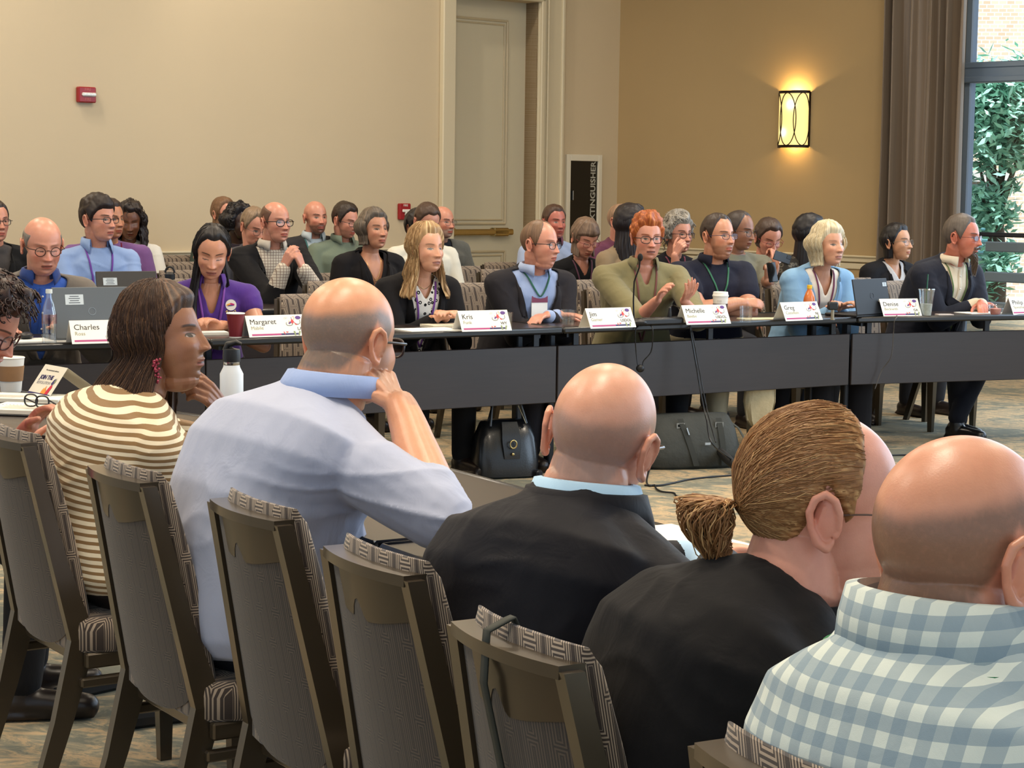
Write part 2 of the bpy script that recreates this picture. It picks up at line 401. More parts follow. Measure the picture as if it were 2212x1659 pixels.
# --- sconce
sx, sz = onB(1719, 258)
sconce = empty('wall_sconce', MBm@V(sx, 0, sz), 0, 'lit curved wall sconce with overlapping dark metal ovals on amber glass', 'lamp')
sconce.matrix_world = frame_mat(COR+UB*sx+V(0, 0, sz), UB, NB)
def shade_mat():
    m, N, L, P = newmat('glowing sconce shade'); x = NX(N, L); v = x.coord('Object')
    def hot(cx, cz, r):
        nd = N.new('ShaderNodeVectorMath'); nd.operation = 'DISTANCE'; s3 = x.sep(v); cb_ = N.new('ShaderNodeCombineXYZ'); L.new(s3[0], cb_.inputs[0]); L.new(s3[2], cb_.inputs[2])
        L.new(cb_.outputs[0], nd.inputs[0]); nd.inputs[1].default_value = (cx, 0, cz)
        return x.m('POWER', 2.718, x.m('MULTIPLY', x.m('POWER', x.m('DIVIDE', nd.outputs['Value'], r), 2), -1))
    h = x.m('ADD', hot(.03, .125, .045), hot(-.045, -.115, .04))
    L.new(x.mix(h, rgb((250, 222, 130)), (1, .95, .7, 1)), P.inputs['Emission Color']); L.new(x.m('ADD', x.m('MULTIPLY', h, 1.4), .82), P.inputs['Emission Strength'])
    P.inputs['Base Color'].default_value = rgb((240, 220, 170)); P.inputs['Roughness'].default_value = .4; return m
W2, DP, HH = .16, .105, .235
def arc(u, off=0):  # u -1..1 across the front of the shade
    a = u*PI/2; return ((W2+off)*math.sin(a), (DP+off)*math.cos(a)+.012)
sh = MB(); sh.grid([[(*arc(-1+2*i/32), z) for i in range(33)] for z in (-HH, -HH/2, 0, HH/2, HH)])
obj('lamp_shade', sh, shade_mat(), sconce, sm=180)
M_iron = mat((44, 30, 22), .4, metal=.6, name='dark bronze')
fr = MB()
for z in (-HH, HH): fr.rings([[(arc(u)[0]*k, arc(u)[1]*k, z+dz) for dz, k in ((-.012, .99), (.012, .99), (.012, 1.04), (-.012, 1.04))] for u in np.linspace(-1, 1, 25)], cap=True)
for s_ in (-1, 1): fr.box((s_*W2, .012, 0), (.012, .02, 2*HH))
for k in (-.62, 0, .62):
    fr.tube([(*arc(k+.36*math.cos(t), .004), (HH-.008)*math.sin(t)) for t in np.linspace(0, 2*PI, 48, endpoint=False)], .0042, 6, loop=True)
obj('lamp_frame', fr, M_iron, sconce, sm=40)
for z, e in ((HH-.05, 9), (-HH+.05, 3)):
    l = bpy.data.lights.new('sconce_bulb', 'POINT'); l.energy = e; l.color = (1, .70, .3); l.shadow_soft_size = .015
    o = bpy.data.objects.new('sconce_bulb', l); COL.objects.link(o); o.parent = sconce; o.location = (0, .055, z)
# --- fire strobe, pull station, extinguisher cabinet
M_red = mat((150, 22, 30), .35, name='red plastic'); M_white = mat((232, 230, 222), .5, name='white plastic')
fx, fz = onA(182.5, 205)
st = empty('fire_alarm_strobe', (0, 0, 0), 0, 'red fire alarm strobe high on the back wall at left', 'fire alarm'); st.matrix_world = frame_mat(COR+UA*fx+V(0, 0, fz), UA, NA)
b = MB().box((0, .025, 0), (.15, .05, .118), bev=.008); obj('housing', b, M_red, st, sm=30)
b = MB().box((-.008, .055, .002), (.12, .026, .028), bev=.008); obj('strobe_lens', b, mat((225, 230, 225), .15, spec=.8, nv=.5, ns=70, name='strobe lens'), st, sm=30)
M_flip = Matrix(((-1, 0, 0, 0), (0, 0, 1, 0), (0, 1, 0, 0), (0, 0, 0, 1)))
for z in (.03, -.045):
    o = obj('fire_lettering', text_mesh('FIRE', .03, 'CENTER'), mat((205, 110, 105), .5, name='faded lettering'), st, rc=False); o.matrix_local = Matrix.Translation((0, .0512, z))@M_flip
fx, fz = onA(870, 457)
st = empty('fire_alarm_pull_station', (0, 0, 0), 0, 'red fire alarm pull station with white T handle on the back wall', 'fire alarm'); st.matrix_world = frame_mat(COR+UA*fx+V(0, 0, fz), UA, NA)
b = MB().box((0, .02, 0), (.125, .04, .142), bev=.008); obj('housing', b, M_red, st, sm=30)
b = MB(); b.box((0, .05, .008), (.08, .02, .024), bev=.004); b.box((0, .05, -.014), (.026, .02, .04), bev=.004); obj('pull_handle', b, M_white, st, sm=30)
o = obj('fire_lettering', text_mesh('FIRE', .028, 'CENTER'), M_white, st, rc=False); o.matrix_local = Matrix.Translation((0, .0412, .045))@M_flip
xa, za = onA(1221, 333); xb, zb2 = onA(1297, 333); zlow = .55
st = empty('fire_extinguisher_cabinet', (0, 0, 0), 0, 'black glass fire extinguisher cabinet in white frame by the corner', 'fire extinguisher cabinet'); st.matrix_world = frame_mat(COR+UA*((xa+xb)/2), UA, NA)
hw = (xa-xb)/2; zc = (za+zlow)/2; hh2 = (za-zlow)/2
b = MB()
for s_ in (-1, 1): b.box((s_*(hw-.025), .015, zc), (.05, .03, 2*hh2), bev=.004)
for s_ in (-1, 1): b.box((0, .015, zc+s_*(hh2-.03)), (2*hw-.1, .03, .06), bev=.004)
obj('cabinet_frame', b, mat((222, 216, 198), .4, name='white enamel'), st, sm=30)
b = MB().box((0, .006, zc), (2*hw-.1, .01, 2*hh2-.12)); obj('cabinet_door', b, mat((20, 21, 20), .12, name='black glass'), st)
b = MB().box((hw-.09, .02, onA(1234, 422)[1]), (.012, .015, .09), bev=.003); obj('cabinet_handle', b, mat((150, 150, 145), .3, metal=.8, name='grey metal'), st, sm=30)
me = text_mesh('FIRE EXTINGUISHER', .088, 'RIGHT', bold=.002)
o = obj('cabinet_lettering', me, mat((170, 170, 160), .5, name='white lettering'), st, rc=False)
zl = onA(1278, 349)[1]; xl = -hw+.075
o.matrix_local = Matrix.Translation((xl, .012, zl))@Matrix(((0, 1, 0, 0), (0, 0, 1, 0), (1, 0, 0, 0), (0, 0, 0, 1)))
# ================================================================ outside the window
bl = MB(); F = PY(2160, 400, 32)
def brick():
    m, N, L, P = newmat('pale rough brick'); x = NX(N, L)
    b = N.new('ShaderNodeTexBrick'); s3 = x.sep(x.coord('Object')); cbx = N.new('ShaderNodeCombineXYZ'); L.new(s3[0], cbx.inputs[0]); L.new(s3[2], cbx.inputs[1]); L.new(cbx.outputs[0], b.inputs[0])
    b.inputs['Scale'].default_value = 4; b.inputs['Color1'].default_value = rgb((225, 205, 180)); b.inputs['Color2'].default_value = rgb((205, 180, 150)); b.inputs['Mortar'].default_value = rgb((235, 230, 220)); b.inputs['Mortar Size'].default_value = .03
    L.new(b.outputs[0], P.inputs['Base Color']); P.inputs['Roughness'].default_value = .9; return m
bld = empty('brick_building', (F.x, 32, 0), -.15, 'pale brick building with shuttered window seen through the glass', 'building')
bl.box((1.5, .5, 1.6), (9, 1, 6.2)); obj('brick_wall', bl, brick(), bld)
wz0 = PY(2140, 500, 32).z; wz1 = PY(2140, 398, 32).z
for dx in (-.35, 2.4):
    b = MB().box((dx, -.02, (wz0+wz1)/2-.3), (.62, .1, wz1-wz0+.6)); wdw = obj('window', b, mat((120, 140, 135), .5, name='outer frame'), bld)
    b = MB()
    for i in range(14): b.box((dx, -.09, wz0-.5+i*(wz1-wz0+.5)/14), (.5, .03, .04), R=Matrix.Rotation(.5, 3, 'X'))
    obj('shutter', b, mat((110, 165, 165), .6, name='teal shutter'), wdw)
    b = MB().box((dx, -.06, wz1+.12), (.95, .16, .16)); obj('lintel', b, mat((200, 196, 188), .8, name='stone'), bld)
# tree
tr_o = empty('leafy_tree', tuple(V(PY(2165, 400, 23).x, 23, -1)), 0, 'leafy green tree outside the tall window', 'tree')
rnd = random.Random(3); b = MB(); lf = MB()
for px, py, r_ in [(2130, 230, .45), (2180, 260, .5), (2150, 300, .42), (2200, 210, .5), (2205, 320, .35), (2120, 200, .3), (2115, 350, .16), (2120, 420, .22), (2140, 455, .28), (2175, 470, .16), (2115, 480, .25), (2160, 560, .25), (2185, 400, .12), (2230, 260, .6), (2150, 195, .4), (2190, 195, .4), (2130, 590, .3)]:
    c = PY(px, py, 23)-V(tr_o.location)
    b.tube([(0, .3, 2.2), (c*.5+V(0, .2, 1.0)), c], [.05, .03, .012], 5)
    for i in range(int(340*r_*r_*9)):
        q = V(rnd.gauss(0, 1), rnd.gauss(0, 1), rnd.gauss(0, .8)); q = c+q*r_*.5
        a = V(rnd.uniform(-1, 1), rnd.uniform(-1, 1), rnd.uniform(-.6, .6)).normalized(); s_ = a.cross(V(rnd.uniform(-1, 1), rnd.uniform(-1, 1), 1)).normalized(); L_ = rnd.uniform(.05, .1)
        lf.add([q-a*L_, q+s_*L_*.36, q+a*L_, q-s_*L_*.36], [(0, 1, 2, 3)])
obj('trunk', MB().tube([(0, .3, 0), (.05, .3, 1.5), (0, .3, 2.4)], [.16, .12, .08], 8), mat((90, 80, 70), .9, name='bark'), tr_o, sm=60)
obj('branches', b, mat((90, 80, 70), .9, name='bark'), tr_o, sm=60)
o = obj('leaves', lf, mat((150, 205, 185), .5, nv=.4, ns=2.5, name='leaf green'), tr_o, rc=False); o['kind'] = 'stuff'
# railing outside
rl = empty('balcony_railing', (0, 0, 0), 0, 'pale grey horizontal bar railing outside the window', 'railing'); rl.matrix_world = MBm
M_rl = mat((150, 170, 190), .5, name='pale railing')
b = MB()
for z in (.15, .42, .69, .96): b.box((5.6, -1.6, z), (5, .05, .09), bev=.01)
obj('rail_bar', b, M_rl, rl, sm=30)
for xx in (4.1, 4.95, 5.8, 6.6): obj('rail_post', MB().box((xx, -1.6, .52), (.08, .07, 1.05), bev=.01), M_rl, rl, sm=30)
gt = MB().box((6, -6.2, -.1), (14, 12, .1)); o = struct('floor_outside', gt, mat((190, 195, 195), .9, name='terrace paving')); o.matrix_world = MBm
sd = bpy.data.lights.new('sun', 'SUN'); sd.energy = 9; sd.angle = .2; so = bpy.data.objects.new('sun', sd); COL.objects.link(so); so.rotation_euler = V(-.1, .38, -1).to_track_quat('-Z', 'Y').to_euler()
# ================================================================ tables
M_ttop = mat((44, 34, 32), .3, nv=.2, ns=6, coat=.15, name='dark laminate table top', stretch=(1, 8, 1))
def panel_mat():
    m, N, L, P = newmat('dark walnut modesty panel'); x = NX(N, L); v = x.map(x.coord('Object'), (1.2, 1, 22))
    c = x.mix(x.noise(v, 3, 5, .7), rgb((34, 29, 30)), rgb((50, 42, 42))); L.new(c, P.inputs['Base Color']); P.inputs['Roughness'].default_value = .38
    L.new(x.bump(x.noise(v, 9, 3), .08, .001), P.inputs['Normal']); return m
M_panel = panel_mat(); M_edge = mat((24, 24, 26), .3, name='black rubber table edge'); M_leg = mat((40, 42, 46), .35, metal=.6, name='dark grey steel')
def folding_table(a, b, depth, label, group, panel=True, side=1):
    """a, b: ends of the front edge on the floor plan; depth goes to the left hand of a->b times side"""
    a = V(a[0], a[1], 0); b = V(b[0], b[1], 0); L = (b-a).length; ang = math.atan2(b.y-a.y, b.x-a.x)
    t = empty('folding_table', a, ang, label, 'table', group); D = depth*side
    obj('tabletop', MB().box((L/2, D/2, .738), (L-.006, abs(D), .024), bev=.004), M_ttop, t, sm=30)
    e = MB()
    for y in (0, D): e.box((L/2, y, .737), (L-.004, .022, .034), bev=.009)
    for x_ in (.004, L-.004): e.box((x_, D/2, .737), (.012, abs(D), .034), bev=.005)
    obj('table_edge', e, M_edge, t, sm=40)
    if panel:
        obj('modesty_panel', MB().box((L/2, .05*side, .515), (L-.01, .018, .285), bev=.003), M_panel, t, sm=30)
        for x_ in (.12, L/2, L-.12): obj('panel_bracket', MB().box((x_, .06*side, .69), (.03, .02, .12)), M_leg, t)
    for x_ in (.1, L-.1):
        lg = MB(); lg.box((x_, D*.5, .37), (.035, .05, .72), bev=.006); lg.box((x_, D*.5, .02), (.04, abs(D)*.9, .04), bev=.01); lg.box((x_, D*.5, .71), (.04, abs(D)*.7, .03))
        obj('leg', lg, M_leg, t, sm=30)
    return t
TH = .75
A0 = PH(-60, 747, TH); A1 = PH(452, 734, TH); A2 = PH(1215, 708, TH); A3 = PH(1850, 686, TH); A4 = A3+(PH(2212, 680, TH)-A3).normalized()*1.83
A0 = A1+(A0-A1).normalized()*1.83
TE = [A0, A1, A2, A3, A4]
G1 = 'tables of the far discussion ring'
folding_table(A0, A1, .5, 'dark folding table at far left behind the woman in stripes', G1)
folding_table(A1, A2, .5, 'dark folding table between maroon cup and water glass', G1)
folding_table(A2, A3, .5, 'dark folding table with the gooseneck microphone on it', G1)
folding_table(A3, A4, .5, 'dark folding table at far right under the black laptop', G1)
def edge_at(px):
    """point on the front edge of the far tables seen at picture column px, and edge direction"""
    for a, b in zip(TE, TE[1:]):
        q = ray(px, 700); # solve intersection in plan
        # a + s(b-a) = t*(q.x,q.y)
        d = b-a; det = d.x*(-q.y)+q.x*d.y
        if abs(det) < 1e-9: continue
        s = (-a.x*(-q.y)-q.x*a.y)/det
        if s <= 1.0 or b is TE[-1]: return a+d*s, d.normalized()
# near table ring
NDIR = V(.52, -.854, 0).normalized(); NP = V(.854, .52, 0)
N0 = V(-1.095, 5.165, 0)
G2 = 'tables of the near discussion ring'
q0 = N0-V(.75, -.66, 0).normalized()*.15
nt0 = folding_table((q0+V(-.75, .66, 0).normalized()*1.83)[:2], q0[:2], .62, 'dark folding table at left with notebooks and coffee cup', G2, panel=False)
s0 = N0+NDIR*(-.0)
folding_table(s0[:2], (s0+NDIR*1.6)[:2], .62, 'dark folding table in front of the blue shirted man', G2, panel=False)
folding_table((s0+NDIR*1.62)[:2], (s0+NDIR*3.2)[:2], .62, 'dark folding table in front of the ponytailed woman', G2, panel=False)
# ================================================================ chairs
M_frame = mat((70, 60, 46), .28, metal=.4, nv=.06, ns=3, coat=.5, name='bronze brown chair frame')
M_fz = fabric('link pattern upholstery', 0, 2, wrap=1); M_fy = fabric('link pattern seat upholstery', 0, 1)
M_fb = fabric('dark link pattern chair back', 0, 2, (44, 36, 30), (84, 71, 58), .026, .12)
def make_chair():
    root = empty('banquet_chair', (0, 0, 0))
    WT, WB = .138, .18            # half width at top and at seat
    TOP = (-.275, .865); BEND = (-.185, .43); FOOT = (-.30, 0)
    def hw(z): return WB+(WT-WB)*max(0, min(1, (z-.43)/.435))
    for s in (-1, 1):
        lg = MB()
        prof = [(TOP, .030), ((-.255, .77), .033), ((-.22, .60), .038), (BEND, .06), ((-.225, .25), .045), (FOOT, .032)]
        R = []
        for (y, z), wd in prof:
            xo = s*hw(z); th = .013
            R.append([(xo-th, y-.012, z), (xo+th, y-.012, z), (xo+th, y+wd-.012, z), (xo-th, y+wd-.012, z)])
        # post above the seat is back frame, below is leg
        lg.rings(np.array(R[3:])); obj('leg', lg, M_frame, root, sm=30)
        lf_ = MB(); lf_.rings(np.array([[(s*.205-.016*k, .20+.02*k, z), (s*.205+.016*k, .20+.02*k, z), (s*.205+.016*k, .20-.02*k, z), (s*.205-.016*k, .20-.02*k, z)] for z, k in ((.41, 1.3), (0, .75))]))
        obj('leg', lf_, M_frame, root, sm=30)
        if s == -1: bf = MB()
        bf.rings(np.array(R[:4]))
    # curved top rail and rear grip panel
    def cx(u): return u*WT
    def bow(u): return -.022*(1-u*u)*1.0
    us = np.linspace(-1, 1, 13)
    bf.rings(np.array([[(cx(u), TOP[0]-.012+bow(u)*.9, .855), (cx(u), TOP[0]-.012+bow(u)*.9, .872), (cx(u), TOP[0]+.028+bow(u), .872), (cx(u), TOP[0]+.028+bow(u), .855)] for u in us]))
    obj('back_frame', bf, M_frame, root, sm=30)
    # grip panel: scalloped lower edge
    gp = MB(); G = []
    for u in np.linspace(-.50, .93, 25):
        low = .792-.014*math.cos(u*2.2)+.035*max(0, 1-abs(u+.1)/.14)**.5
        def yy(z): return TOP[0]+(.865-z)*.2+bow(u)*.9+.0
        G.append([(cx(u), yy(.862)-.006, .862), (cx(u), yy(low)-.006, low), (cx(u), yy(low)+.006, low), (cx(u), yy(.862)+.006, .862)])
    gp.rings(np.array(G)); obj('grip_panel', gp, mat((42, 33, 24), .3, metal=.2, coat=.3, name='dark brown grip panel'), root, sm=40)
    # rear upholstered panel with drooping rounded lower edge
    rp = MB(); G = []
    for iz in range(15):
        row = []
        for u in np.linspace(-1, 1, 15):
            zb_ = .40+.05*(abs(u)**3)
            z = zb_+(.857-zb_)*iz/14; y = -.185-(z-.43)*.205-.022*(1-u*u)-.004
            row.append((u*(hw(z)-.012), y, z))
        G.append(row)
    G = np.array(G); rp.grid(G); G2_ = G.copy(); G2_[:, :, 1] += .01; rp.grid(G2_[:, ::-1]); obj('rear_panel', rp, M_fb, root, sm=60, rc=False)
    # front cushion
    cu_ = MB(); R = []
    for iz in range(17):
        t = iz/16; z = .455+.435*t; row = []
        e = min(1, math.sqrt(max(0, 1-(max(0, abs(t-.5)*2-.86)/.14)**2))+.15)
        for j in range(24):
            a = 2*PI*j/24; c_, s_ = math.cos(a), math.sin(a)
            ux = math.copysign(abs(c_)**.35, c_); uy = math.copysign(abs(s_)**.6, s_)
            X = ux*(hw(z)+.002)*(.985 if e < 1 else 1); y = -.15-(z-.43)*.205-.018*(1-ux*ux)+uy*.026*e+.01*math.sin(PI*t)
            row.append((X, y, z))
        R.append(row)
    cu_.rings(np.array(R)); obj('backrest', cu_, M_fz, root, sm=50)
    # seat
    se = MB(); R = []
    for k, (zz, gr) in enumerate(((.40, .97), (.408, 1.0), (.45, 1.0), (.468, .985), (.478, .93), (.482, .7), (.484, .3))):
        R.append([(math.copysign(abs(math.cos(a))**.3, math.cos(a))*.222*gr, math.copysign(abs(math.sin(a))**.3, math.sin(a))*.225*gr+.03, zz) for a in np.arange(28)*2*PI/28])
    se.rings(np.array(R)); obj('seat', se, M_fy, root, sm=60)
    sf = MB()
    sf.box((0, .235, .385), (.40, .02, .035), bev=.004); sf.box((0, -.16, .385), (.38, .02, .035), bev=.004)
    for s in (-1, 1): sf.box((s*.205, .03, .385), (.022, .40, .035), bev=.004); sf.box((s*.20, -.0, .335), (.02, .36, .022), bev=.004)
    obj('seat_frame', sf, M_frame, root, sm=30)
    return root
chair0 = make_chair(); _used = [False]
def chair(x, y, az, label, group=None):
    """az: direction a sitter faces, degrees from +X"""
    c = chair0 if not _used[0] else copy_tree(chair0); _used[0] = True
    c.location = (x, y, 0); c.rotation_euler = (0, 0, math.radians(az-90)); tag(c, label, 'chair', group); return c
def chair_by_corner(px, py, az, label, group, right=False):
    """near chairs: the seen upper corner of the back stands over this floor point"""
    p = PH(px, py, .872); a = math.radians(az); f = V(math.cos(a), math.sin(a), 0); r = V(math.sin(a), -math.cos(a), 0)
    s = 1 if right else -1
    p = p-r*s*.138+f*.287; return chair(p.x, p.y, az, label, group)
GN = 'banquet chairs in the near row'
near = [chair_by_corner(45, 958, 34, 'bronze framed banquet chair at the left edge under the woman in stripes', GN, True),
        chair_by_corner(189, 1005, 33, 'bronze framed banquet chair under the man in blue shirt', GN),
        chair_by_corner(453, 1077, 32, 'empty banquet chair behind the blue shirted man, back to viewer', GN),
        chair_by_corner(698, 1179, 31, 'banquet chair under the bald man in black jacket', GN),
        chair_by_corner(974, 1342, 30, 'banquet chair with a dark strap over its back', GN),
        chair_by_corner(1500, 1604, 28, 'banquet chair in lower right corner under gingham shirted man', GN)]
far_ch = [  # px of back centre, py of back top, Y, az, label
 (655, 614, 9.95, -60, 'empty patterned chair right of the woman in purple polo'),
 (1012, 600, 11.3, -62, 'empty patterned chair behind right shoulder of the blond woman in black'),
 (1075, 560, 13.2, -62, 'empty patterned chair in front of the lower door panel'),
 (1080, 541, 14.4, -62, 'empty patterned chair nearest to the door'),
 (995, 541, 13.6, -62, 'patterned chair in front of the grey bearded man'),
 (1282, 571, 11.9, -60, 'patterned chair behind the man in dark blazer and lanyard'),
 (1308, 600, 11.1, -60, 'patterned chair left of the redheaded woman'),
 (372, 530, 14.9, -58, 'rearmost empty patterned chair against the back wall at left'),
 (400, 538, 13.7, -58, 'empty patterned chair second from the wall behind green bottle'),
 (385, 556, 12.4, -58, 'empty patterned chair right behind the green bottle'),
 (360, 578, 11.3, -58, 'empty patterned chair beside the open laptop'),
 (712, 556, 12.3, -60, 'patterned chair beside the bald bearded man in suit'),
 (708, 575, 11.3, -60, 'patterned chair under the hanging badge keys'),
 (1842, 566, 12.6, -55, 'patterned chair behind the blond woman in blue blazer'),
 (1935, 592, 12.3, -50, 'patterned chair between black laptop and bearded man'),
 (1675, 569, 12.1, -58, 'patterned chair in front of woman leaning on her hand'),
 (1700, 592, 11.55, -58, 'patterned chair seen left of the light blue blazer'),
 (150, 529, 14.2, -58, 'patterned chair beyond the grey jacketed man'),
 (310, 608, 10.4, -60, 'patterned chair between laptop and purple polo'),
 (20, 545, 12.5, -60, 'patterned chair at far left behind man in grey jacket'),
]
for px, py, Y, az, lb in far_ch:
    a = math.radians(az); f = V(math.cos(a), math.sin(a), 0); p = PY(px, py, Y); 
    c = chair(p.x+f.x*.27, p.y+f.y*.27, az, lb, 'patterned banquet chairs in the far rows')
# ================================================================ people
def skin_mat(name='skin', sub=.08):
    m, N, L, P = newmat(name); x = NX(N, L)
    c = x.attr('Col', 'Color'); v = x.coord('Object')
    n1 = x.noise(v, 45, 3); n2 = x.noise(v, 420, 2)
    dk = N.new('ShaderNodeMix'); dk.data_type = 'RGBA'; dk.blend_type = 'MULTIPLY'; dk.inputs[0].default_value = .5
    L.new(c, dk.inputs[6]); L.new(x.mix(n1, (.66, .52, .47, 1), (1, 1, 1, 1)), dk.inputs[7]); L.new(dk.outputs[2], P.inputs['Base Color'])
    P.inputs['Roughness'].default_value = .36; P.inputs['Specular IOR Level'].default_value = .5
    if sub:
        P.inputs['Subsurface Weight'].default_value = sub; P.inputs['Subsurface Radius'].default_value = (1, .3, .15); P.inputs['Subsurface Scale'].default_value = .012
    L.new(x.bump(n2, .25, .0008), P.inputs['Normal']); return m
M_skin = skin_mat()
def hair_mat():
    m, N, L, P = newmat('hair'); x = NX(N, L)
    L.new(x.attr('Col', 'Color'), P.inputs['Base Color']); P.inputs['Roughness'].default_value = .45; P.inputs['Specular IOR Level'].default_value = .4
    v = x.coord('Object'); L.new(x.bump(x.noise(v, 350, 3), .5, .001), P.inputs['Normal']); return m
M_hair = hair_mat()
HC = [((0, -.012, .028), (.075, .097, .088)), ((0, .030, -.028), (.0635, .062, .074)), ((0, .034, -.074), (.049, .047, .042))]
def head_dirs(nl=96, nm=72):
    out = []
    for i in range(nm+1):
        a = -PI/2+PI*i/nm
        out.append([(math.cos(a)*math.sin(2*PI*j/nl), math.cos(a)*math.cos(2*PI*j/nl), math.sin(a)) for j in range(nl)])
    return np.array(out)
def hull_r(D, wide=1.0):
    acc = np.zeros(D.shape[:-1]); p = 16
    for c, r in HC:
        r = np.array(r)*np.array([wide, 1, 1]); c = np.array(c)
        d = D/r; o = -c/r
        A = (d*d).sum(-1); B = (d*o).sum(-1); C = (o*o).sum()-1
        disc = B*B-A*C; t = np.where(disc > 0, (-B+np.sqrt(np.maximum(disc, 0)))/A, 0); t = np.maximum(t, 0)
        acc += t**p
    return acc**(1/p)
def ss(x, a, b):
    t = np.clip((x-a)/(b-a), 0, 1); return t*t*(3-2*t)
def head_points(S):
    D = head_dirs(); r = hull_r(D, S.get('wide', 1)); P = D*r[..., None]
    x, y, z = P[..., 0], P[..., 1], P[..., 2]; ax = np.abs(x)
    fem = S.get('fem', 0); age = S.get('age', 0); fat = S.get('fat', 0)
    def g(x0, z0, sx, sz, sym=True):
        return np.exp(-(((ax if sym else x)-x0)/sx)**2-((z-z0)/sz)**2)
    front = ss(y, .02, .06)
    dy = 0
    dy = dy-.011*g(.031, .004, .017, .013)+.0055*g(.031, -.001, .012, .008)      # sockets, lids
    dy = dy+(.0045-.003*fem)*g(.030, .024, .022, .007)+.003*g(0, .02, .014, .012)    # brow ridge
    nz = np.clip((.016-z)/.052, 0, 1); inn = ss(z, -.047, -.037)*ss(-z, -.026, -.012)
    dy = dy+S.get('nose', 1)*(.004+.019*nz**1.15)*np.exp(-(ax/(.0075+.006*nz))**2)*inn                 # nose ridge
    dy = dy+.008*g(.0125, -.036, .0065, .007)                                       # nostril wings
    dy = dy+.0055*g(.046, -.024, .018, .016)+(.004*fat)*g(.045, -.055, .02, .025)     # cheekbones
    dy = dy-.003*g(.052, -.052, .012, .016)*(1-fat)
    dy = dy+.0065*np.exp(-(ax/.021)**4-((z+.0615)/.0046)**2)+.0075*np.exp(-(ax/.019)**4-((z+.0745)/.0052)**2)-.003*np.exp(-(ax/.022)**4-((z+.068)/.0022)**2)
    dy = dy+.003*g(0, -.064, .03, .014)-.0045*g(0, -.086, .018, .006)+.0085*g(0, -.103, .017, .012)   # mouth mound, chin
    dy = dy-.003*age*np.exp(-((ax-.028-(-.045-z)*.35)/.0035)**2)*ss(-z, .035, .045)*ss(z, -.075, -.062)   # laugh lines
    P[..., 1] += dy*front
    P[..., 0] *= 1+(.06*fat*ss(-z, .02, .08)-.05*fem*ss(-z, .04, .1))
    if S.get('dchin'): P[..., 2] -= .012*S['dchin']*ss(-z, .08, .11)*ss(y, -.02, .03)*ss(-y, -.07, -.03)
    return D, P
def grid_faces(m, n, off=0, closed=True):
    return [(i*n+j, i*n+(j+1) % n, (i+1)*n+(j+1) % n, (i+1)*n+j) for i in range(m-1) for j in range(n if closed else n-1)]
def hairline(phi, S):
    """height of the hairline at azimuth phi (0 front .. pi back)"""
    ph = np.abs(phi); d = np.degrees(ph); rec = S.get('recede', 0)
    return np.interp(d, [0, 30, 50, 68, 80, 92, 104, 122, 150, 180],
                     [.076+rec, .080+rec*1.1, .062+rec*.8+S.get('temple', 0), .02+S.get('temple', 0), -.018, .012, .036, -.02, -.062, -.066])
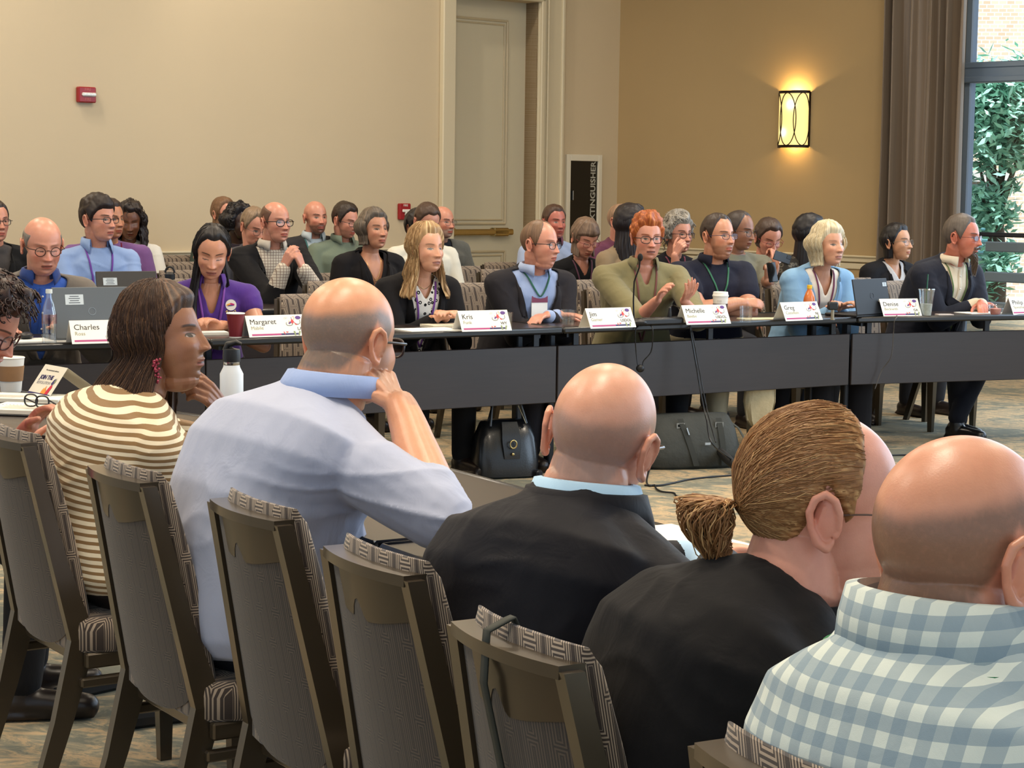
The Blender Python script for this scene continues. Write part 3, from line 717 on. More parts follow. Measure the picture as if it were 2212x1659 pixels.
def head_color(Q, S, col):
    """Q: head local coordinates of body vertices, col: base colours to edit"""
    x, y, z = Q[:, 0], Q[:, 1], Q[:, 2]; ax = np.abs(x); k = np.array(S['skin'][:3])
    def lay(mask, c, a=1.0):
        m = (np.clip(mask, 0, 1)*a)[:, None]; col[:] = col*(1-m)+np.array(c)*m
    fr = ss(y, .03, .055)*ss(z, -.14, -.12)*ss(-z, -.12, -.1)
    red = k*np.array([1.0, .66, .6]); fl = S.get('flush', .35)
    lay(np.exp(-((ax-.044)/.02)**2-((z+.03)/.02)**2)*fr, red, fl); lay(np.exp(-(ax/.016)**2-((z+.033)/.014)**2)*fr, red, fl*1.1)
    lay(np.exp(-((ax-.078)/.012)**2-((z+.01)/.035)**2)*ss(-y, -.04, -.01), red, .5)
    # brows
    bc = S.get('brow', S.get('haircol', (.05, .03, .02)))
    zb = .0205+.0045*np.sin(np.clip((ax-.012)/.04, 0, 1)*PI*.8)
    lay(ss(ax, .011, .016)*ss(-ax, -.054, -.046)*ss(-np.abs(z-zb), -.0042, -.002)*fr, bc[:3], S.get('browa', .85))
    # eyes
    op = S.get('eyes', 1.15); u = (ax-.031)/.0135
    lid = .0044*op*np.clip(1-u*u, 0, 1)**.6; ze = z+.0005
    inside = (np.abs(u) < 1)&(ze < lid)&(ze > -.0036*op*np.clip(1-u*u, 0, 1)**.6)&(fr > .3)
    lay(np.exp(-((ax-.031)/.017)**2-((z-.001)/.011)**2)*fr, k*.55, .45)  # eye socket shade painted into the skin colour
    if op > .25:
        lay(inside.astype(float), (.30, .25, .23), 1); gx = S.get('gaze', 0)
        sx = np.sign(x)*(.031)+gx*.005
        rr = np.hypot(x-sx, (ze-.0008))
        lay((inside&(rr < .0072)).astype(float), S.get('iris', (.035, .022, .016)), 1)
    lay(((np.abs(u) < 1.08)&(np.abs(ze-(lid+.0008 if op > .25 else -.003)) < .0016)&(fr > .3)).astype(float), (.03, .02, .018), .95)
    # lips
    w = .0245; up = .0048*np.clip(1-(ax/w)**2, 0, 1)**.5
    lips = ((z < -.0665+up*1.25)&(z > -.0695-up*1.55)&(ax < w)&(fr > .3)).astype(float)
    lay(lips, S.get('lips', tuple(k*np.array([.80, .36, .38]))), .85)
    lay(((np.abs(z+.0683) < (.0018+S.get('mouth', 0)*.003))&(ax < w*.95)&(fr > .3)).astype(float), k*.18, .8)
    lay(np.exp(-((ax-.0085)/.0035)**2-((z+.0435)/.0025)**2)*fr, k*.2, .8)   # nostrils
    if S.get('beard'):
        kind, bcol, a = S['beard']
        nz = np.array([mnoise.noise(V(*(q*90)))*.5+.5 for q in Q]) if len(Q) < 90000 else .5
        jaw = ss(-z, .045, .062)*ss(y, -.01, .015)+ss(-z, .0, .02)*ss(ax, .058, .066)*ss(y, -.02, .0)*ss(-y, -.05, -.03)
        mus = np.exp(-(ax/.026)**4-((z+.054)/.0055)**4)
        if kind == 'full': mk = np.clip(jaw+mus, 0, 1)*ss(z, -.16, -.13)
        elif kind == 'goatee': mk = np.clip(mus+((ax < .030)&(z < -.052)&(z > -.14)).astype(float)*ss(y, .03, .05), 0, 1)
        else: mk = np.clip(jaw+mus, 0, 1)*ss(z, -.16, -.13)
        mk = mk*(1-lips)*(.75+.5*nz)
        lay(mk, bcol[:3], a)
    if S.get('stub'):   # cropped hair on the scalp
        sc, a, top = S['stub']
        phi = np.arctan2(x, y); zl = hairline(phi, {}); inz = ss(z-zl, -.008, .012)
        zb = np.interp(np.degrees(np.abs(phi)), [0, 50, 75, 100, 135, 180], [-.1, .0, .052, .060, .050, .034])+(top-1)*.2; wob = np.array([mnoise.noise(V(q[0]*30, q[1]*30, 1)) for q in Q])*.006 if len(Q) < 90000 else 0; bald = ss(z-zb+wob, -.012, .012)
        nz = np.array([mnoise.noise(V(*(q*260)))*.5+.5 for q in Q]) if len(Q) < 90000 else .5
        ear_ = ss(ax, .0755, .079)*ss(-np.abs(y+.014), -.05, -.03)*ss(-np.abs(z+.006), -.05, -.035); lay(inz*(1-bald)*(1-ear_)*ss(z, -.1, -.05)*(.8+.4*nz), sc[:3], a)
def az_vec(a): a = math.radians(a); return V(math.cos(a), math.sin(a), 0), V(math.sin(a), -math.cos(a), 0)
def rot_from(az, pitch=0, roll=0):
    return Matrix.Rotation(math.radians(az-90), 3, 'Z')@Matrix.Rotation(math.radians(pitch), 3, 'X')@Matrix.Rotation(math.radians(roll), 3, 'Y')
def hand(mb, wr, d, nrm, side, curl=.35, spread=.06, sc=1.0, thumb=.6):
    d = V(d).normalized(); nrm = V(nrm); nrm = (nrm-d*nrm.dot(d)).normalized(); s = d.cross(nrm)*side
    wr = V(wr)
    for i, off in enumerate((.026, .009, -.008, -.024)):
        k0 = wr+s*off*.55*sc+d*.012*sc; k1 = wr+d*(.088-.004*abs(i-1))*sc+s*off*sc
        mb.cap(k0, .0125*sc, k1, .0108*sc, 10)
        L_ = (.078, .087, .081, .062)[i]*sc; c = 0; p = k1; dd = (d+s*off*spread*16).normalized()
        cu = curl[i] if hasattr(curl, '__len__') else curl*(1+.12*i)
        for seg, (fr_, r0, r1) in enumerate(((.45, .0098, .0088), (.31, .0088, .008), (.24, .008, .0066))):
            c += cu*(1.0, 1.25, .8)[seg]
            q = p+(dd*math.cos(c)-nrm*math.sin(c))*L_*fr_; mb.cap(p, r0*sc, q, r1*sc, 10); p = q
    t0 = wr+d*.018*sc+s*.016*sc-nrm*.004; t1 = t0+(d*.62+s*thumb-nrm*.25).normalized()*.048*sc; t2 = t1+(d*.85+s*thumb*.55-nrm*.35).normalized()*.034*sc; t3 = t2+(d*.95+s*thumb*.2-nrm*.4).normalized()*.026*sc
    mb.cap(t0, .0165*sc, t1, .0125*sc, 10); mb.cap(t1, .0115*sc, t2, .0105*sc, 10); mb.cap(t2, .0105*sc, t3, .0082*sc, 10)
def remeshed(mb, vox, sm=3, fac=.5, name='m', dec=0):
    me = mb.mesh(name); o = bpy.data.objects.new(name, me); COL.objects.link(o)
    md = o.modifiers.new('r', 'REMESH'); md.mode = 'VOXEL'; md.voxel_size = vox; md.use_smooth_shade = True
    if sm: s = o.modifiers.new('s', 'SMOOTH'); s.iterations = sm; s.factor = fac
    if dec: d_ = o.modifiers.new('d', 'DECIMATE'); d_.ratio = dec
    dg = bpy.context.evaluated_depsgraph_get(); out = bpy.data.meshes.new_from_object(o.evaluated_get(dg)); out.name = name
    bpy.data.objects.remove(o); bpy.data.meshes.remove(me); return out
def getco(me):
    a = np.empty(len(me.vertices)*3); me.vertices.foreach_get('co', a); return a.reshape(-1, 3)
def setco(me, a): me.vertices.foreach_set('co', np.ascontiguousarray(a).ravel()); me.update()
def setcol(me, c, name='Col'):
    at = me.color_attributes.new(name, 'FLOAT_COLOR', 'POINT'); r = np.ones((len(me.vertices), 4)); r[:, :3] = c; at.data.foreach_set('color', r.ravel())
def setvec(me, c, name='bl'):
    at = me.attributes.new(name, 'FLOAT_VECTOR', 'POINT'); at.data.foreach_set('vector', np.ascontiguousarray(c).ravel())
def warp(P, c, s, r0=.15):
    """stretch space round the head so that the voxel grid resolves the face finely; identity past r1"""
    r1 = max(.55, s*r0+.2); d = P-c; r = np.maximum(np.linalg.norm(d, axis=1, keepdims=True), 1e-6); k = (r1-s*r0)/(r1-r0)
    return c+d/r*np.where(r < r0, r*s, np.where(r < r1, s*r0+(r-r0)*k, r))
def unwarp(P, c, s, r0=.15):
    r1 = max(.55, s*r0+.2); d = P-c; r = np.maximum(np.linalg.norm(d, axis=1, keepdims=True), 1e-6); k = (r1-s*r0)/(r1-r0)
    return c+d/r*np.where(r < r0*s, r/s, np.where(r < r1, r0+(r-s*r0)/k, r))
# ---- cloth materials
def cloth(name, col, rough=.85, pat=None, sheen=.15, nv=.08, weave=.25):
    key = ('cloth', name, tuple(col), rough, str(pat), sheen)
    if key in _MC: return _MC[key]
    m, N, L, P = newmat(name); x = NX(N, L); bl = x.attr('bl', 'Vector'); s = x.sep(bl); oc = x.coord('Object')
    base = x.mix(x.noise(oc, 7, 3), tuple(q*(1-nv) for q in rgb(col)[:3])+(1,), tuple(min(1, q*(1+nv)) for q in rgb(col)[:3])+(1,))
    if pat:
        kind = pat[0]; c2 = rgb(pat[1]); sc = pat[2]
        if kind == 'stripe':
            ds = x.noise(bl, 2.2, 2); t = x.m('ADD', x.m('MULTIPLY', s[pat[3]], sc), x.m('MULTIPLY', ds, 3.0))
            t = x.m('ADD', t, x.m('MULTIPLY', s[0], pat[4] if len(pat) > 4 else 0))
            f = x.m('GREATER_THAN', x.m('FRACT', t), x.m('ADD', .42, x.m('MULTIPLY', x.noise(bl, 5, 1), .2)))
            base = x.mix(f, base, c2)
        elif kind == 'gingham':
            nzv = N.new('ShaderNodeTexNoise'); nzv.inputs['Scale'].default_value = 4; L.new(bl, nzv.inputs['Vector']); ns = x.sep(nzv.outputs['Color'])
            u = x.m('GREATER_THAN', x.m('FRACT', x.m('ADD', x.m('MULTIPLY', s[0], sc), x.m('MULTIPLY', ns[0], .5))), .5)
            v = x.m('GREATER_THAN', x.m('FRACT', x.m('ADD', x.m('MULTIPLY', s[2], sc), x.m('MULTIPLY', ns[1], .5))), .5)
            base = x.mix(x.m('MULTIPLY', u, .55), base, c2); base = x.mix(x.m('MULTIPLY', v, .62), base, rgb(pat[3]) if len(pat) > 3 else c2)
        elif kind == 'check':
            u = x.m('GREATER_THAN', x.m('FRACT', x.m('MULTIPLY', s[0], sc)), .82); v = x.m('GREATER_THAN', x.m('FRACT', x.m('MULTIPLY', s[2], sc)), .82)
            base = x.mix(x.m('MAXIMUM', u, v), base, c2)
        elif kind == 'blobs':
            vo = N.new('ShaderNodeTexVoronoi'); vo.inputs['Scale'].default_value = sc; L.new(bl, vo.inputs['Vector'])
            f = x.m('LESS_THAN', vo.outputs['Distance'], .38); g_ = x.m('LESS_THAN', vo.outputs['Distance'], .16)
            base = x.mix(x.m('SUBTRACT', f, g_), base, c2)
        elif kind == 'heather':
            base = x.mix(x.noise(x.map(oc, (1, 1, .35)), sc, 2), base, c2)
    L.new(base, P.inputs['Base Color']); P.inputs['Roughness'].default_value = rough; P.inputs['Sheen Weight'].default_value = sheen if sum(col) > 200 else .03; P.inputs['Specular IOR Level'].default_value = .25 if sum(col) > 200 else .15
    b1 = x.bump(x.noise(oc, 1100, 2), weave, .0008); b2 = x.bump(x.noise(x.map(oc, (1, 1, .5)), 16, 3, .5, 1.5), .35, .006, b1); L.new(b2, P.inputs['Normal'])
    _MC[key] = m; return m
def hair_color(base, n, streak, hi=None, seed=0):
    """streak: 1-D strand coordinate per vertex"""
    t = np.array([mnoise.noise(V(s*1.0, seed*3.1, 0))*.5+.5 for s in streak]); t2 = np.array([mnoise.noise(V(s*3.7, seed+9, 5))*.5+.5 for s in streak])
    b = np.array(base[:3])[None]*(.55+.9*t)[:, None]
    if hi is not None: b = b*(1-ss(t2, .5, .68)[:, None])+np.array(hi[:3])[None]*ss(t2, .5, .68)[:, None]
    return b
def build_hair(S, Hc, RF, RY, hs, root, seed):
    H = S['hair']; kind = H['kind']; parts = []; base = H['col']; hi = H.get('hi')
    D, P = S['_head']; r = np.linalg.norm(P, axis=-1); phi = np.arctan2(D[..., 0], D[..., 1]); x, y, z = P[..., 0], P[..., 1], P[..., 2]
    th = H.get('th', .012); rough = H.get('rough', .25)
    zl = hairline(phi, H); dist = z-zl
    m = ss(dist, -.004, .014)
    if 'baldtop' in H: m = m*(1-ss(-(np.sqrt((x/.062)**2+((y-.01)/.08)**2)-H['baldtop']), -.12, .1)*ss(z, .04, .07))
    nz = np.array([mnoise.noise(V(*(p*H.get('freq', 30)))+V(seed, 0, 0)) for p in P.reshape(-1, 3)]).reshape(z.shape)
    nf = np.array([mnoise.noise(V(p[0]*140, p[1]*60, p[2]*60)+V(seed, 0, 0)) for p in P.reshape(-1, 3)]).reshape(z.shape)
    t = th*(1+rough*nz+.12*nf)*(1+H.get('top', .4)*ss(z, .05, .11))*m-.004*(1-m)
    if H.get('quiff'): t = t+H['quiff']*np.exp(-(x/.05)**2-((y-.06)/.035)**2)*m*ss(z, .05, .09)
    if H.get('part'): t = t-.006*np.exp(-((x-H['part'])/.004)**2)*ss(z, .07, .1)*ss(y, -.06, -.03)*m
    Q = P+D*t[..., None]
    mb = MB(); verts = [Q.reshape(-1, 3)]; faces = grid_faces(*Q.shape[:2]); streak = [(np.arctan2(x, z+.03)*42).ravel() if kind == 'pony' else ((phi*30).ravel() if kind in ('long', 'bob') else (phi*14+x*90).ravel())]
    n0 = Q.shape[0]*Q.shape[1]
    full = [V(*q) for q in Q.reshape(-1, 3)]
    W = [Hc+RF@(q*hs) for q in full]
    if kind in ('long', 'bob', 'curly'):
        a0 = H.get('open', 62); a1 = H.get('openr', a0); L_ = H.get('len', .25); nu = 150; nv_ = 34; flare = H.get('flare', .02); wave = H.get('wave', .0); fine = H.get('lock', .004)
        outer = []; inner = []; st = []
        lo = math.radians(-a1); hi_ = math.radians(a0)
        for j in range(nu):
            u = j/(nu-1); ph = lo-(2*PI+lo-hi_)*u     # from right opening around the back
            ph = -math.radians(a1)-(2*PI-math.radians(a1)-math.radians(a0))*u
            edge = min(u, 1-u); co = []; ci = []
            lk = mnoise.noise(V(u*26, seed, 0)); lk2 = mnoise.noise(V(u*70, seed, 3))
            Lj = L_*(1+.06*lk2+.05*lk)*(1-H.get('frontshort', 0)*ss(np.array(-edge), -.2, 0))
            for i in range(nv_):
                v = i/(nv_-1); zz = .085-(.085+Lj)*v
                zc = max(zz, -.035)
                d2 = np.array([math.sin(ph), math.cos(ph), 0.0])
                # radius of the skull at this height
                rr_ = math.sqrt(max(1-((zc-.028)/.092)**2, .02)); ex = .076*rr_; ey = .098*rr_
                rad = 1/math.sqrt((d2[0]/ex)**2+(d2[1]/ey)**2); cy = -.012
                below = max(0, -.03-zz); bt = min(below/.2, 1)
                tk = th*1.1*(.35+.65*min(1, v*4))*(.25+.75*min(1, edge*9))+flare*bt
                if kind == 'curly': tk += H.get('puff', .02)*math.sin(PI*min(1, v*1.15))*(.4+.6*min(1, edge*7))
                if kind == 'bob': tk += H.get('puff', .012)*math.sin(PI*min(1, v*1.1)) - .02*max(0, v-.85)/.15*0
                rad2 = rad+tk+fine*lk+fine*.5*lk2+wave*math.sin(v*13+lk*4+u*9)*min(1, v*2)
                if kind == 'curly':
                    rad2 += .009*mnoise.noise(V(u*34, v*L_*60, seed))+.005*mnoise.noise(V(u*80, v*L_*140, seed))
                if H.get('tuck') and zz < -.03: rad2 -= H['tuck']*bt*abs(math.cos(ph))
                px_ = d2[0]*rad2; py_ = cy+d2[1]*rad2
                side = H.get('fwd', 0)*bt
                p = V(px_, py_+side, zz)
                k = float(ss(np.array(-zz), .0, .08))
                g = H.get('drop', 1.0)
                def place(p):
                    a = RF@(p*hs); base_p = RF@(V(p.x, p.y, max(p.z, -.03))*hs); b = base_p+V(0, 0, min(0, (p.z+.03))*hs)+ (RY@V(0, side, 0))*0
                    return Hc+a.lerp(b, k*g)
                co.append(place(p)); q = V(d2[0]*(rad2-.012-.006*bt), cy+d2[1]*(rad2-.012-.006*bt)+side, zz); ci.append(place(q))
            outer.append(co); inner.append(ci[::-1]); st.append(u)
        nn = nv_*2; base_i = len(W)
        for co, ci in zip(outer, inner): W += co+ci
        faces += [tuple(base_i+q for q in f) for f in grid_faces(nu, nn)]
        faces += [tuple(base_i+j for j in range(nn)), tuple(base_i+(nu-1)*nn+j for j in range(nn))[::-1]]
        streak.append(np.array([u*95+.15*math.sin(i*.3) for u in st for i in range(nn)]))
        if H.get('strands'):
            rr = random.Random(seed); nS = H['strands']; sv = []; sf = []; bi = len(W)
            for q in range(nS):
                j = rr.randrange(0, nu-1); f = rr.random(); off = rr.uniform(.0005, .004)*(2.2 if rr.random() < .08 else 1); v0 = rr.randrange(0, 8); v1 = rr.randrange(nv_-10, nv_)
                pts = []
                for i in range(v0, v1, 2):
                    p = outer[j][i].lerp(outer[j+1][i], f); n_ = (p-inner[j][nn//2-1-i] if False else p-V(Hc.x, Hc.y, p.z)).normalized(); wob = .0025*math.sin(i*.7+q)
                    pts.append(p+n_*(off+wob*.6)+V(n_.y, -n_.x, 0)*wob)
                if len(pts) < 3: continue
                t_ = MB().tube(pts, [H.get('sr', .0011)]*(len(pts)-1)+[.0003], 3); vv = t_.verts()
                for fc in t_.f: sf.append(tuple(i+bi for i in fc))
                bi += len(vv); sv.append(vv); streak.append(np.full(len(vv), q*1.7))
            for q in range(nS//2):     # strands lying over the crown
                j = rr.randrange(96); f = rr.random()
                if m[50, j] < .6: continue
                i0 = rr.randrange(60, 71); i1 = rr.randrange(36, 46); off = rr.uniform(.0002, .0018); pts = []
                for i in range(i0, i1, -2):
                    p = Q[i, j]*(1-f)+Q[i, (j+1) % 96]*f; pts.append(Hc+RF@(V(*(p+D[i, j]*(off+.0008*math.sin(i+q))))*hs))
                t_ = MB().tube(pts, [H.get('sr', .0011)]*(len(pts)-1)+[.0003], 3); vv = t_.verts()
                for fc in t_.f: sf.append(tuple(i+bi for i in fc))
                bi += len(vv); sv.append(vv); streak.append(np.full(len(vv), q*1.7))
            if sv:
                W += [V(*p) for p in np.concatenate(sv)]; faces += sf
    if kind == 'pony':
        rr = random.Random(seed); bun = V(*H['bun']); sv = []; bi = len(W)
        # strands swept back over the skull to the tie
        for q in range(3200):
            i_ = rr.randrange(22, 71); j_ = rr.randrange(96)
            if m[i_, j_] < .6: continue
            p0 = V(*Q[i_, j_]); off = rr.uniform(.0001, .002)
            pts = []
            for k in range(9):
                t_ = k/8; p = p0.lerp(bun, t_)
                dd = p.normalized(); jj = int((math.atan2(dd.x, dd.y) % (2*PI))/(2*PI)*96) % 96; ii = int((math.asin(max(-1, min(1, dd.z)))+PI/2)/PI*72)
                surf = Q[ii, jj]; p = V(*surf)*(1+off/.1)
                if k == 8: p = p0.lerp(bun, 1)
                pts.append(Hc+RF@(p*hs))
            t_ = MB().tube(pts, [.0006]*8+[.0004], 3); vv = t_.verts()
            faces += [tuple(i+bi for i in fc) for fc in t_.f]; bi += len(vv); sv.append(vv); streak.append(np.full(len(vv), q*1.3))
        # curly tail: bundle of wound locks
        for q in range(620):
            b0 = Hc+RF@(bun*hs); a = rr.uniform(0, 2*PI); rad = rr.uniform(.006, .036); Ls = rr.uniform(.05, .125); pts = []; w1 = rr.uniform(1.5, 4.0); cr = rr.uniform(.004, .013)
            back = RF@V(0, -1, 0); sd = RF@V(1, 0, 0)
            for k in range(14):
                t_ = k/13; env = math.sin(PI*min(1, t_*1.1+.08))
                p = b0+back*(.034*env+.016*t_)+V(0, 0, -1)*(Ls*t_**1.3-.022*env)+sd*(math.cos(a)*rad*env)+back*(math.sin(a)*rad*env)+(sd*math.cos(w1*t_*6+a)+back*math.sin(w1*t_*6+a))*cr*t_**.6
                pts.append(p)
            t2 = MB().tube(pts, [.0011]*9+[.0010, .0009, .0007, .0005, .0003], 4); vv = t2.verts()
            faces += [tuple(i+bi for i in fc) for fc in t2.f]; bi += len(vv); sv.append(vv); streak.append(np.full(len(vv), q*2.1))
        cb = MB().ell(Hc+RF@((bun+V(0, -.018, -.022))*hs), (.016, .016, .03)); vv = cb.verts(); faces += [tuple(i+bi for i in fc) for fc in cb.f]; bi += len(vv); sv.append(vv); streak.append(np.full(len(vv), 3.3))
        W += [V(*p) for p in np.concatenate(sv)]
    if H.get('curls'):   # loose ringlets all over
        rr = random.Random(seed); sv = []; bi = len(W)
        for q in range(H['curls']):
            ph = rr.uniform(-PI, PI)*(.999); zz = rr.uniform(-.6, 1); ii = int((math.asin(zz)+PI/2)/PI*72); jj = int((ph % (2*PI))/(2*PI)*96) % 96
            if m[ii, jj] < .5: continue
            p0 = Hc+RF@(V(*Q[ii, jj])*hs); n_ = (p0-Hc).normalized(); Ls = rr.uniform(.015, H.get('curlen', .05)); r_ = rr.uniform(.004, .009); a = rr.uniform(0, 6)
            t1 = n_.cross(V(.3, .2, 1)).normalized(); t2 = n_.cross(t1); pts = []
            for k in range(12):
                t_ = k/11; w_ = 9*t_+a; pts.append(p0+n_*(.002+Ls*.35*math.sin(t_*2))+V(0, 0, -Ls*t_)+(t1*math.cos(w_)+t2*math.sin(w_))*r_)
            tt = MB().tube(pts, [.0022]*9+[.0016, .001, .0005], 4); vv = tt.verts(); faces += [tuple(i+bi for i in fc) for fc in tt.f]; bi += len(vv); sv.append(vv); streak.append(np.full(len(vv), q*1.9))
        if sv: W += [V(*p) for p in np.concatenate(sv)]
    me = bpy.data.meshes.new('hair'); R0 = root.location
    me.from_pydata([tuple(p-R0) for p in W], [], faces); me.update(); smooth(me)
    setcol(me, hair_color(base, len(W), np.concatenate(streak), hi, seed))
    return obj('hair', me, M_hair, root, rc=False)
M_lens = glassmat('spectacle lens', (.95, .95, .96, 1), .01, 1.3)
def glasses(S, Hc, RF, hs, root):
    g = S['glasses']; m = mat(g.get('col', (25, 22, 22)), .3, metal=g.get('metal', 0), name='spectacle frame'); r = g.get('r', .0019); w, h = g.get('size', (.0245, .0175)); sq = g.get('sq', .75)
    mb = MB(); ln = MB(); yb = .094; z0 = g.get('z', -.003)
    def T(p): return Hc+RF@(V(*p)*hs)-root.location
    for s in (-1, 1):
        pts = []
        for a in np.linspace(0, 2*PI, 28, endpoint=False):
            c_, s_ = math.cos(a), math.sin(a); X = s*.0325+math.copysign(abs(c_)**sq, c_)*w; Z = z0+math.copysign(abs(s_)**sq, s_)*h
            pts.append((X, yb-abs(X)*.13+.002, Z))
        mb.tube([T(p) for p in pts], r*hs, 6, loop=True)
        c = T((s*.0325, yb-.0025, z0)); ln.add([c]+[T(p) for p in pts], [(0, i+1, (i+1) % 28+1) for i in range(28)])
        e = (s*(.0325+w), yb-(.0325+w)*.13+.002, z0+h*.45)
        mb.tube([T(e), T((s*.0745, yb-.022, z0+h*.45)), T((s*.0775, .03, z0+h*.38)), T((s*.0795, -.008, z0+.004)), T((s*.0785, -.024, z0-.012))], r*hs*g.get('temple', 1.1), 6)
    mb.tube([T((-.009, yb+.003, z0+.005)), T((0, yb+.005, z0+.008)), T((.009, yb+.003, z0+.005))], r*hs, 6)
    o = obj('glasses', mb, m, root, sm=60)
    l = obj('lenses', ln, M_lens if not g.get('dark') else mat((60, 50, 70), .1, alpha=.75, name='tinted lens'), o, rc=False); return o
SEED = [10]
def person(**S):
    SEED[0] += 1; seed = SEED[0]
    near = S.get('near', False); hs = S.get('hs', 1.0); fem = S.get('fem', 0); bulk = S.get('bulk', 1.0)
    Hc = PY(*S['head']) if not isinstance(S['head'], Vector) else S['head']
    haz = S['haz']; RF = rot_from(haz, S.get('pitch', 0), S.get('roll', 0)); RY = rot_from(haz)
    bf, br = az_vec(S.get('baz', haz))
    lf, lr = S.get('lean', (.12, 0))
    hip = V(Hc.x, Hc.y, 0)-bf*lf-br*lr; hip.z = S.get('hipz', .555)
    root = empty('person', (hip.x, hip.y, 0)); tag(root, S['label'], 'person', S.get('group')); R0 = V(root.location)
    Nk = Hc+RF@V(0, -.03*hs, -.055*hs)
    N = Hc+V(0, 0, -.142*hs+S.get('nk', 0))-bf*.035-(bf*min(lf, .35)*.12)
    # spine curve
    sb = S.get('slump', .05); mid = hip.lerp(N, .55)-bf*sb*(1+lf)
    def sp(t): return hip*(1-t)**2+mid*2*t*(1-t)+N*t*t if t <= 1 else N+(N-mid).normalized()*(t-1)*.4
    def tan(t): return (sp(min(t+.02, 1.0))-sp(max(t-.02, 0))).normalized()
    shw = S.get('shw', .195-.022*fem)
    prof = [(-.12, .10, .08), (-.06, .168, .12), (0, .185, .135), (.15, .172-.004*fem, .13), (.35, .158-.012*fem, .118), (.55, .168-.012*fem, .118), (.72, .178-.01*fem, .118+.008*fem), (.84, .162-.012*fem, .105), (.905, .122-.01*fem, .09), (.962, .078, .070), (1.03, .062, .060)]
    belly = S.get('belly', 0)
    def torso(mb, gr=0, k=1.0, tmin=-.2, tmax=9, neck=None, n=28):
        R = []
        for t, a, b in prof:
            if t < tmin or t > tmax: continue
            c = sp(t) if t >= 0 else hip+V(0, 0, t*.55); tg = tan(max(t, 0)); 
            if t <= 0: tg = V(0, 0, 1)
            r_ = br; f_ = tg.cross(r_)*-1
            if f_.dot(bf) < 0: f_ = -f_
            bb = bulk if t < .86 else 1+(bulk-1)*.5
            A = (a*(shw/.195 if t > .6 else 1)*bb*k+gr); B = (b*bb*k+gr)
            if t > 1 and neck: A = B = neck
            bel = belly*math.exp(-((t-.22)/.22)**2)
            row = []
            for j in range(n):
                an = 2*PI*j/n; c_, s_ = math.cos(an), math.sin(an); e = .82
                X = math.copysign(abs(c_)**e, c_)*A; Y = math.copysign(abs(s_)**e, s_)*(B+(bel if s_ > 0 else 0))
                row.append(tuple(c+r_*X+f_*Y))
            R.append(row)
        mb.rings(np.array(R))
    # arms
    arms = {}
    for side, key in ((1, 'R'), (-1, 'L')):
        A = S.get(key, {}); shl = sp(.86)+br*side*(shw-.008)*(1+(bulk-1)*.4)-V(0, 0, .014+S.get('drop', .0))+A.get('shd', V(0, 0, 0))
        w = A.get('w', (.12, .38, .79))
        if isinstance(w, Vector): W_ = w
        else: W_ = V(hip.x, hip.y, 0)+br*side*w[0]+bf*w[1]+V(0, 0, w[2])
        ua, fa = .285*S.get('arm', 1), .25*S.get('arm', 1); dv = W_-shl; D_ = dv.length
        if D_ > ua+fa-.01: W_ = shl+dv*((ua+fa-.01)/D_); dv = W_-shl; D_ = dv.length
        D_ = max(D_, .12); a_ = (ua*ua-fa*fa+D_*D_)/(2*D_); h_ = math.sqrt(max(ua*ua-a_*a_, 0)); hint = A.get('hint', (.55, -.35, -.75)); hv = br*side*hint[0]+bf*hint[1]+V(0, 0, hint[2])
        u_ = dv.normalized(); hv = (hv-u_*hv.dot(u_)).normalized(); E = shl+u_*a_+hv*h_
        if 'e' in A: E = A['e']
        arms[side] = (shl, E, W_, A)
    Rm = Matrix((br, bf, V(0, 0, 1)))        # world -> body local rows
    def to_bl(co): return (co+np.array(R0)-np.array(hip))@np.array(Rm).T
    # ---- body
    S['_head'] = head_points(S); D, P = S['_head']
    mb = MB(); RFn = np.array(RF)
    mb.add((P.reshape(-1, 3)*hs)@RFn.T+np.array(Hc), grid_faces(*P.shape[:2]))
    for s in (-1, 1):   # ears
        er = S.get('ear', 1.0); ang = Matrix.Rotation(s*math.radians(-24), 3, 'Z')@Matrix.Rotation(math.radians(-8), 3, 'X')
        def ET(p): return Hc+RF@((V(s*.0735*S.get('wide', 1), -.010, -.008)+ang@(V(*p)*er))*hs)
        el = MB(); el.ell((0, 0, 0), (.0055, .015, .026), n=12, m=8)
        mb.add([tuple(ET((v[0]+s*.007, v[1]-.006, v[2]+.002))) for v in el.verts()], el.f)
        hel = [(s*.006, .010, -.004), (s*.010, .008, .012), (s*.013, .001, .025), (s*.015, -.011, .030), (s*.017, -.021, .022), (s*.017, -.024, .006), (s*.014, -.018, -.012), (s*.010, -.008, -.026), (s*.007, .002, -.030), (s*.005, .006, -.022)]
        rad = [.004, .0045, .0046, .0048, .005, .0048, .0045, .0062, .006, .004]
        for a, b, r0, r1 in zip(hel, hel[1:], rad, rad[1:]): mb.cap(ET(a), r0*hs*er, ET(b), r1*hs*er, 8)
        mb.cap(ET((s*.004, .010, -.006)), .0045*hs, ET((s*.005, .009, -.014)), .004*hs, 8)
        mb.cap(ET((s*.011, -.010, .014)), .0032*hs, ET((s*.010, -.012, -.008)), .0032*hs, 8)
    nr = S.get('neckr', .057-.009*fem)*hs
    mb.cap(Nk, nr*.98, N+V(0, 0, .01), nr*1.06, 36); mb.cap(N+V(0, 0, .02), nr*1.04, sp(.93), nr*1.1, 36)
    if S.get('nape'):
        for dz, rr_ in ((-.075, .030), (-.105, .034)): mb.cap(Hc+RF@V(-.03, -.062, dz), rr_*hs*.9, Hc+RF@V(.03, -.062, dz), rr_*hs*.9, 26)
    if S.get('dchin'): mb.ell(Hc+RF@V(0, .025, -.105), (.045*hs, .05*hs, .028*hs), RF)
    torso(mb, -.012, 1.0, n=20)
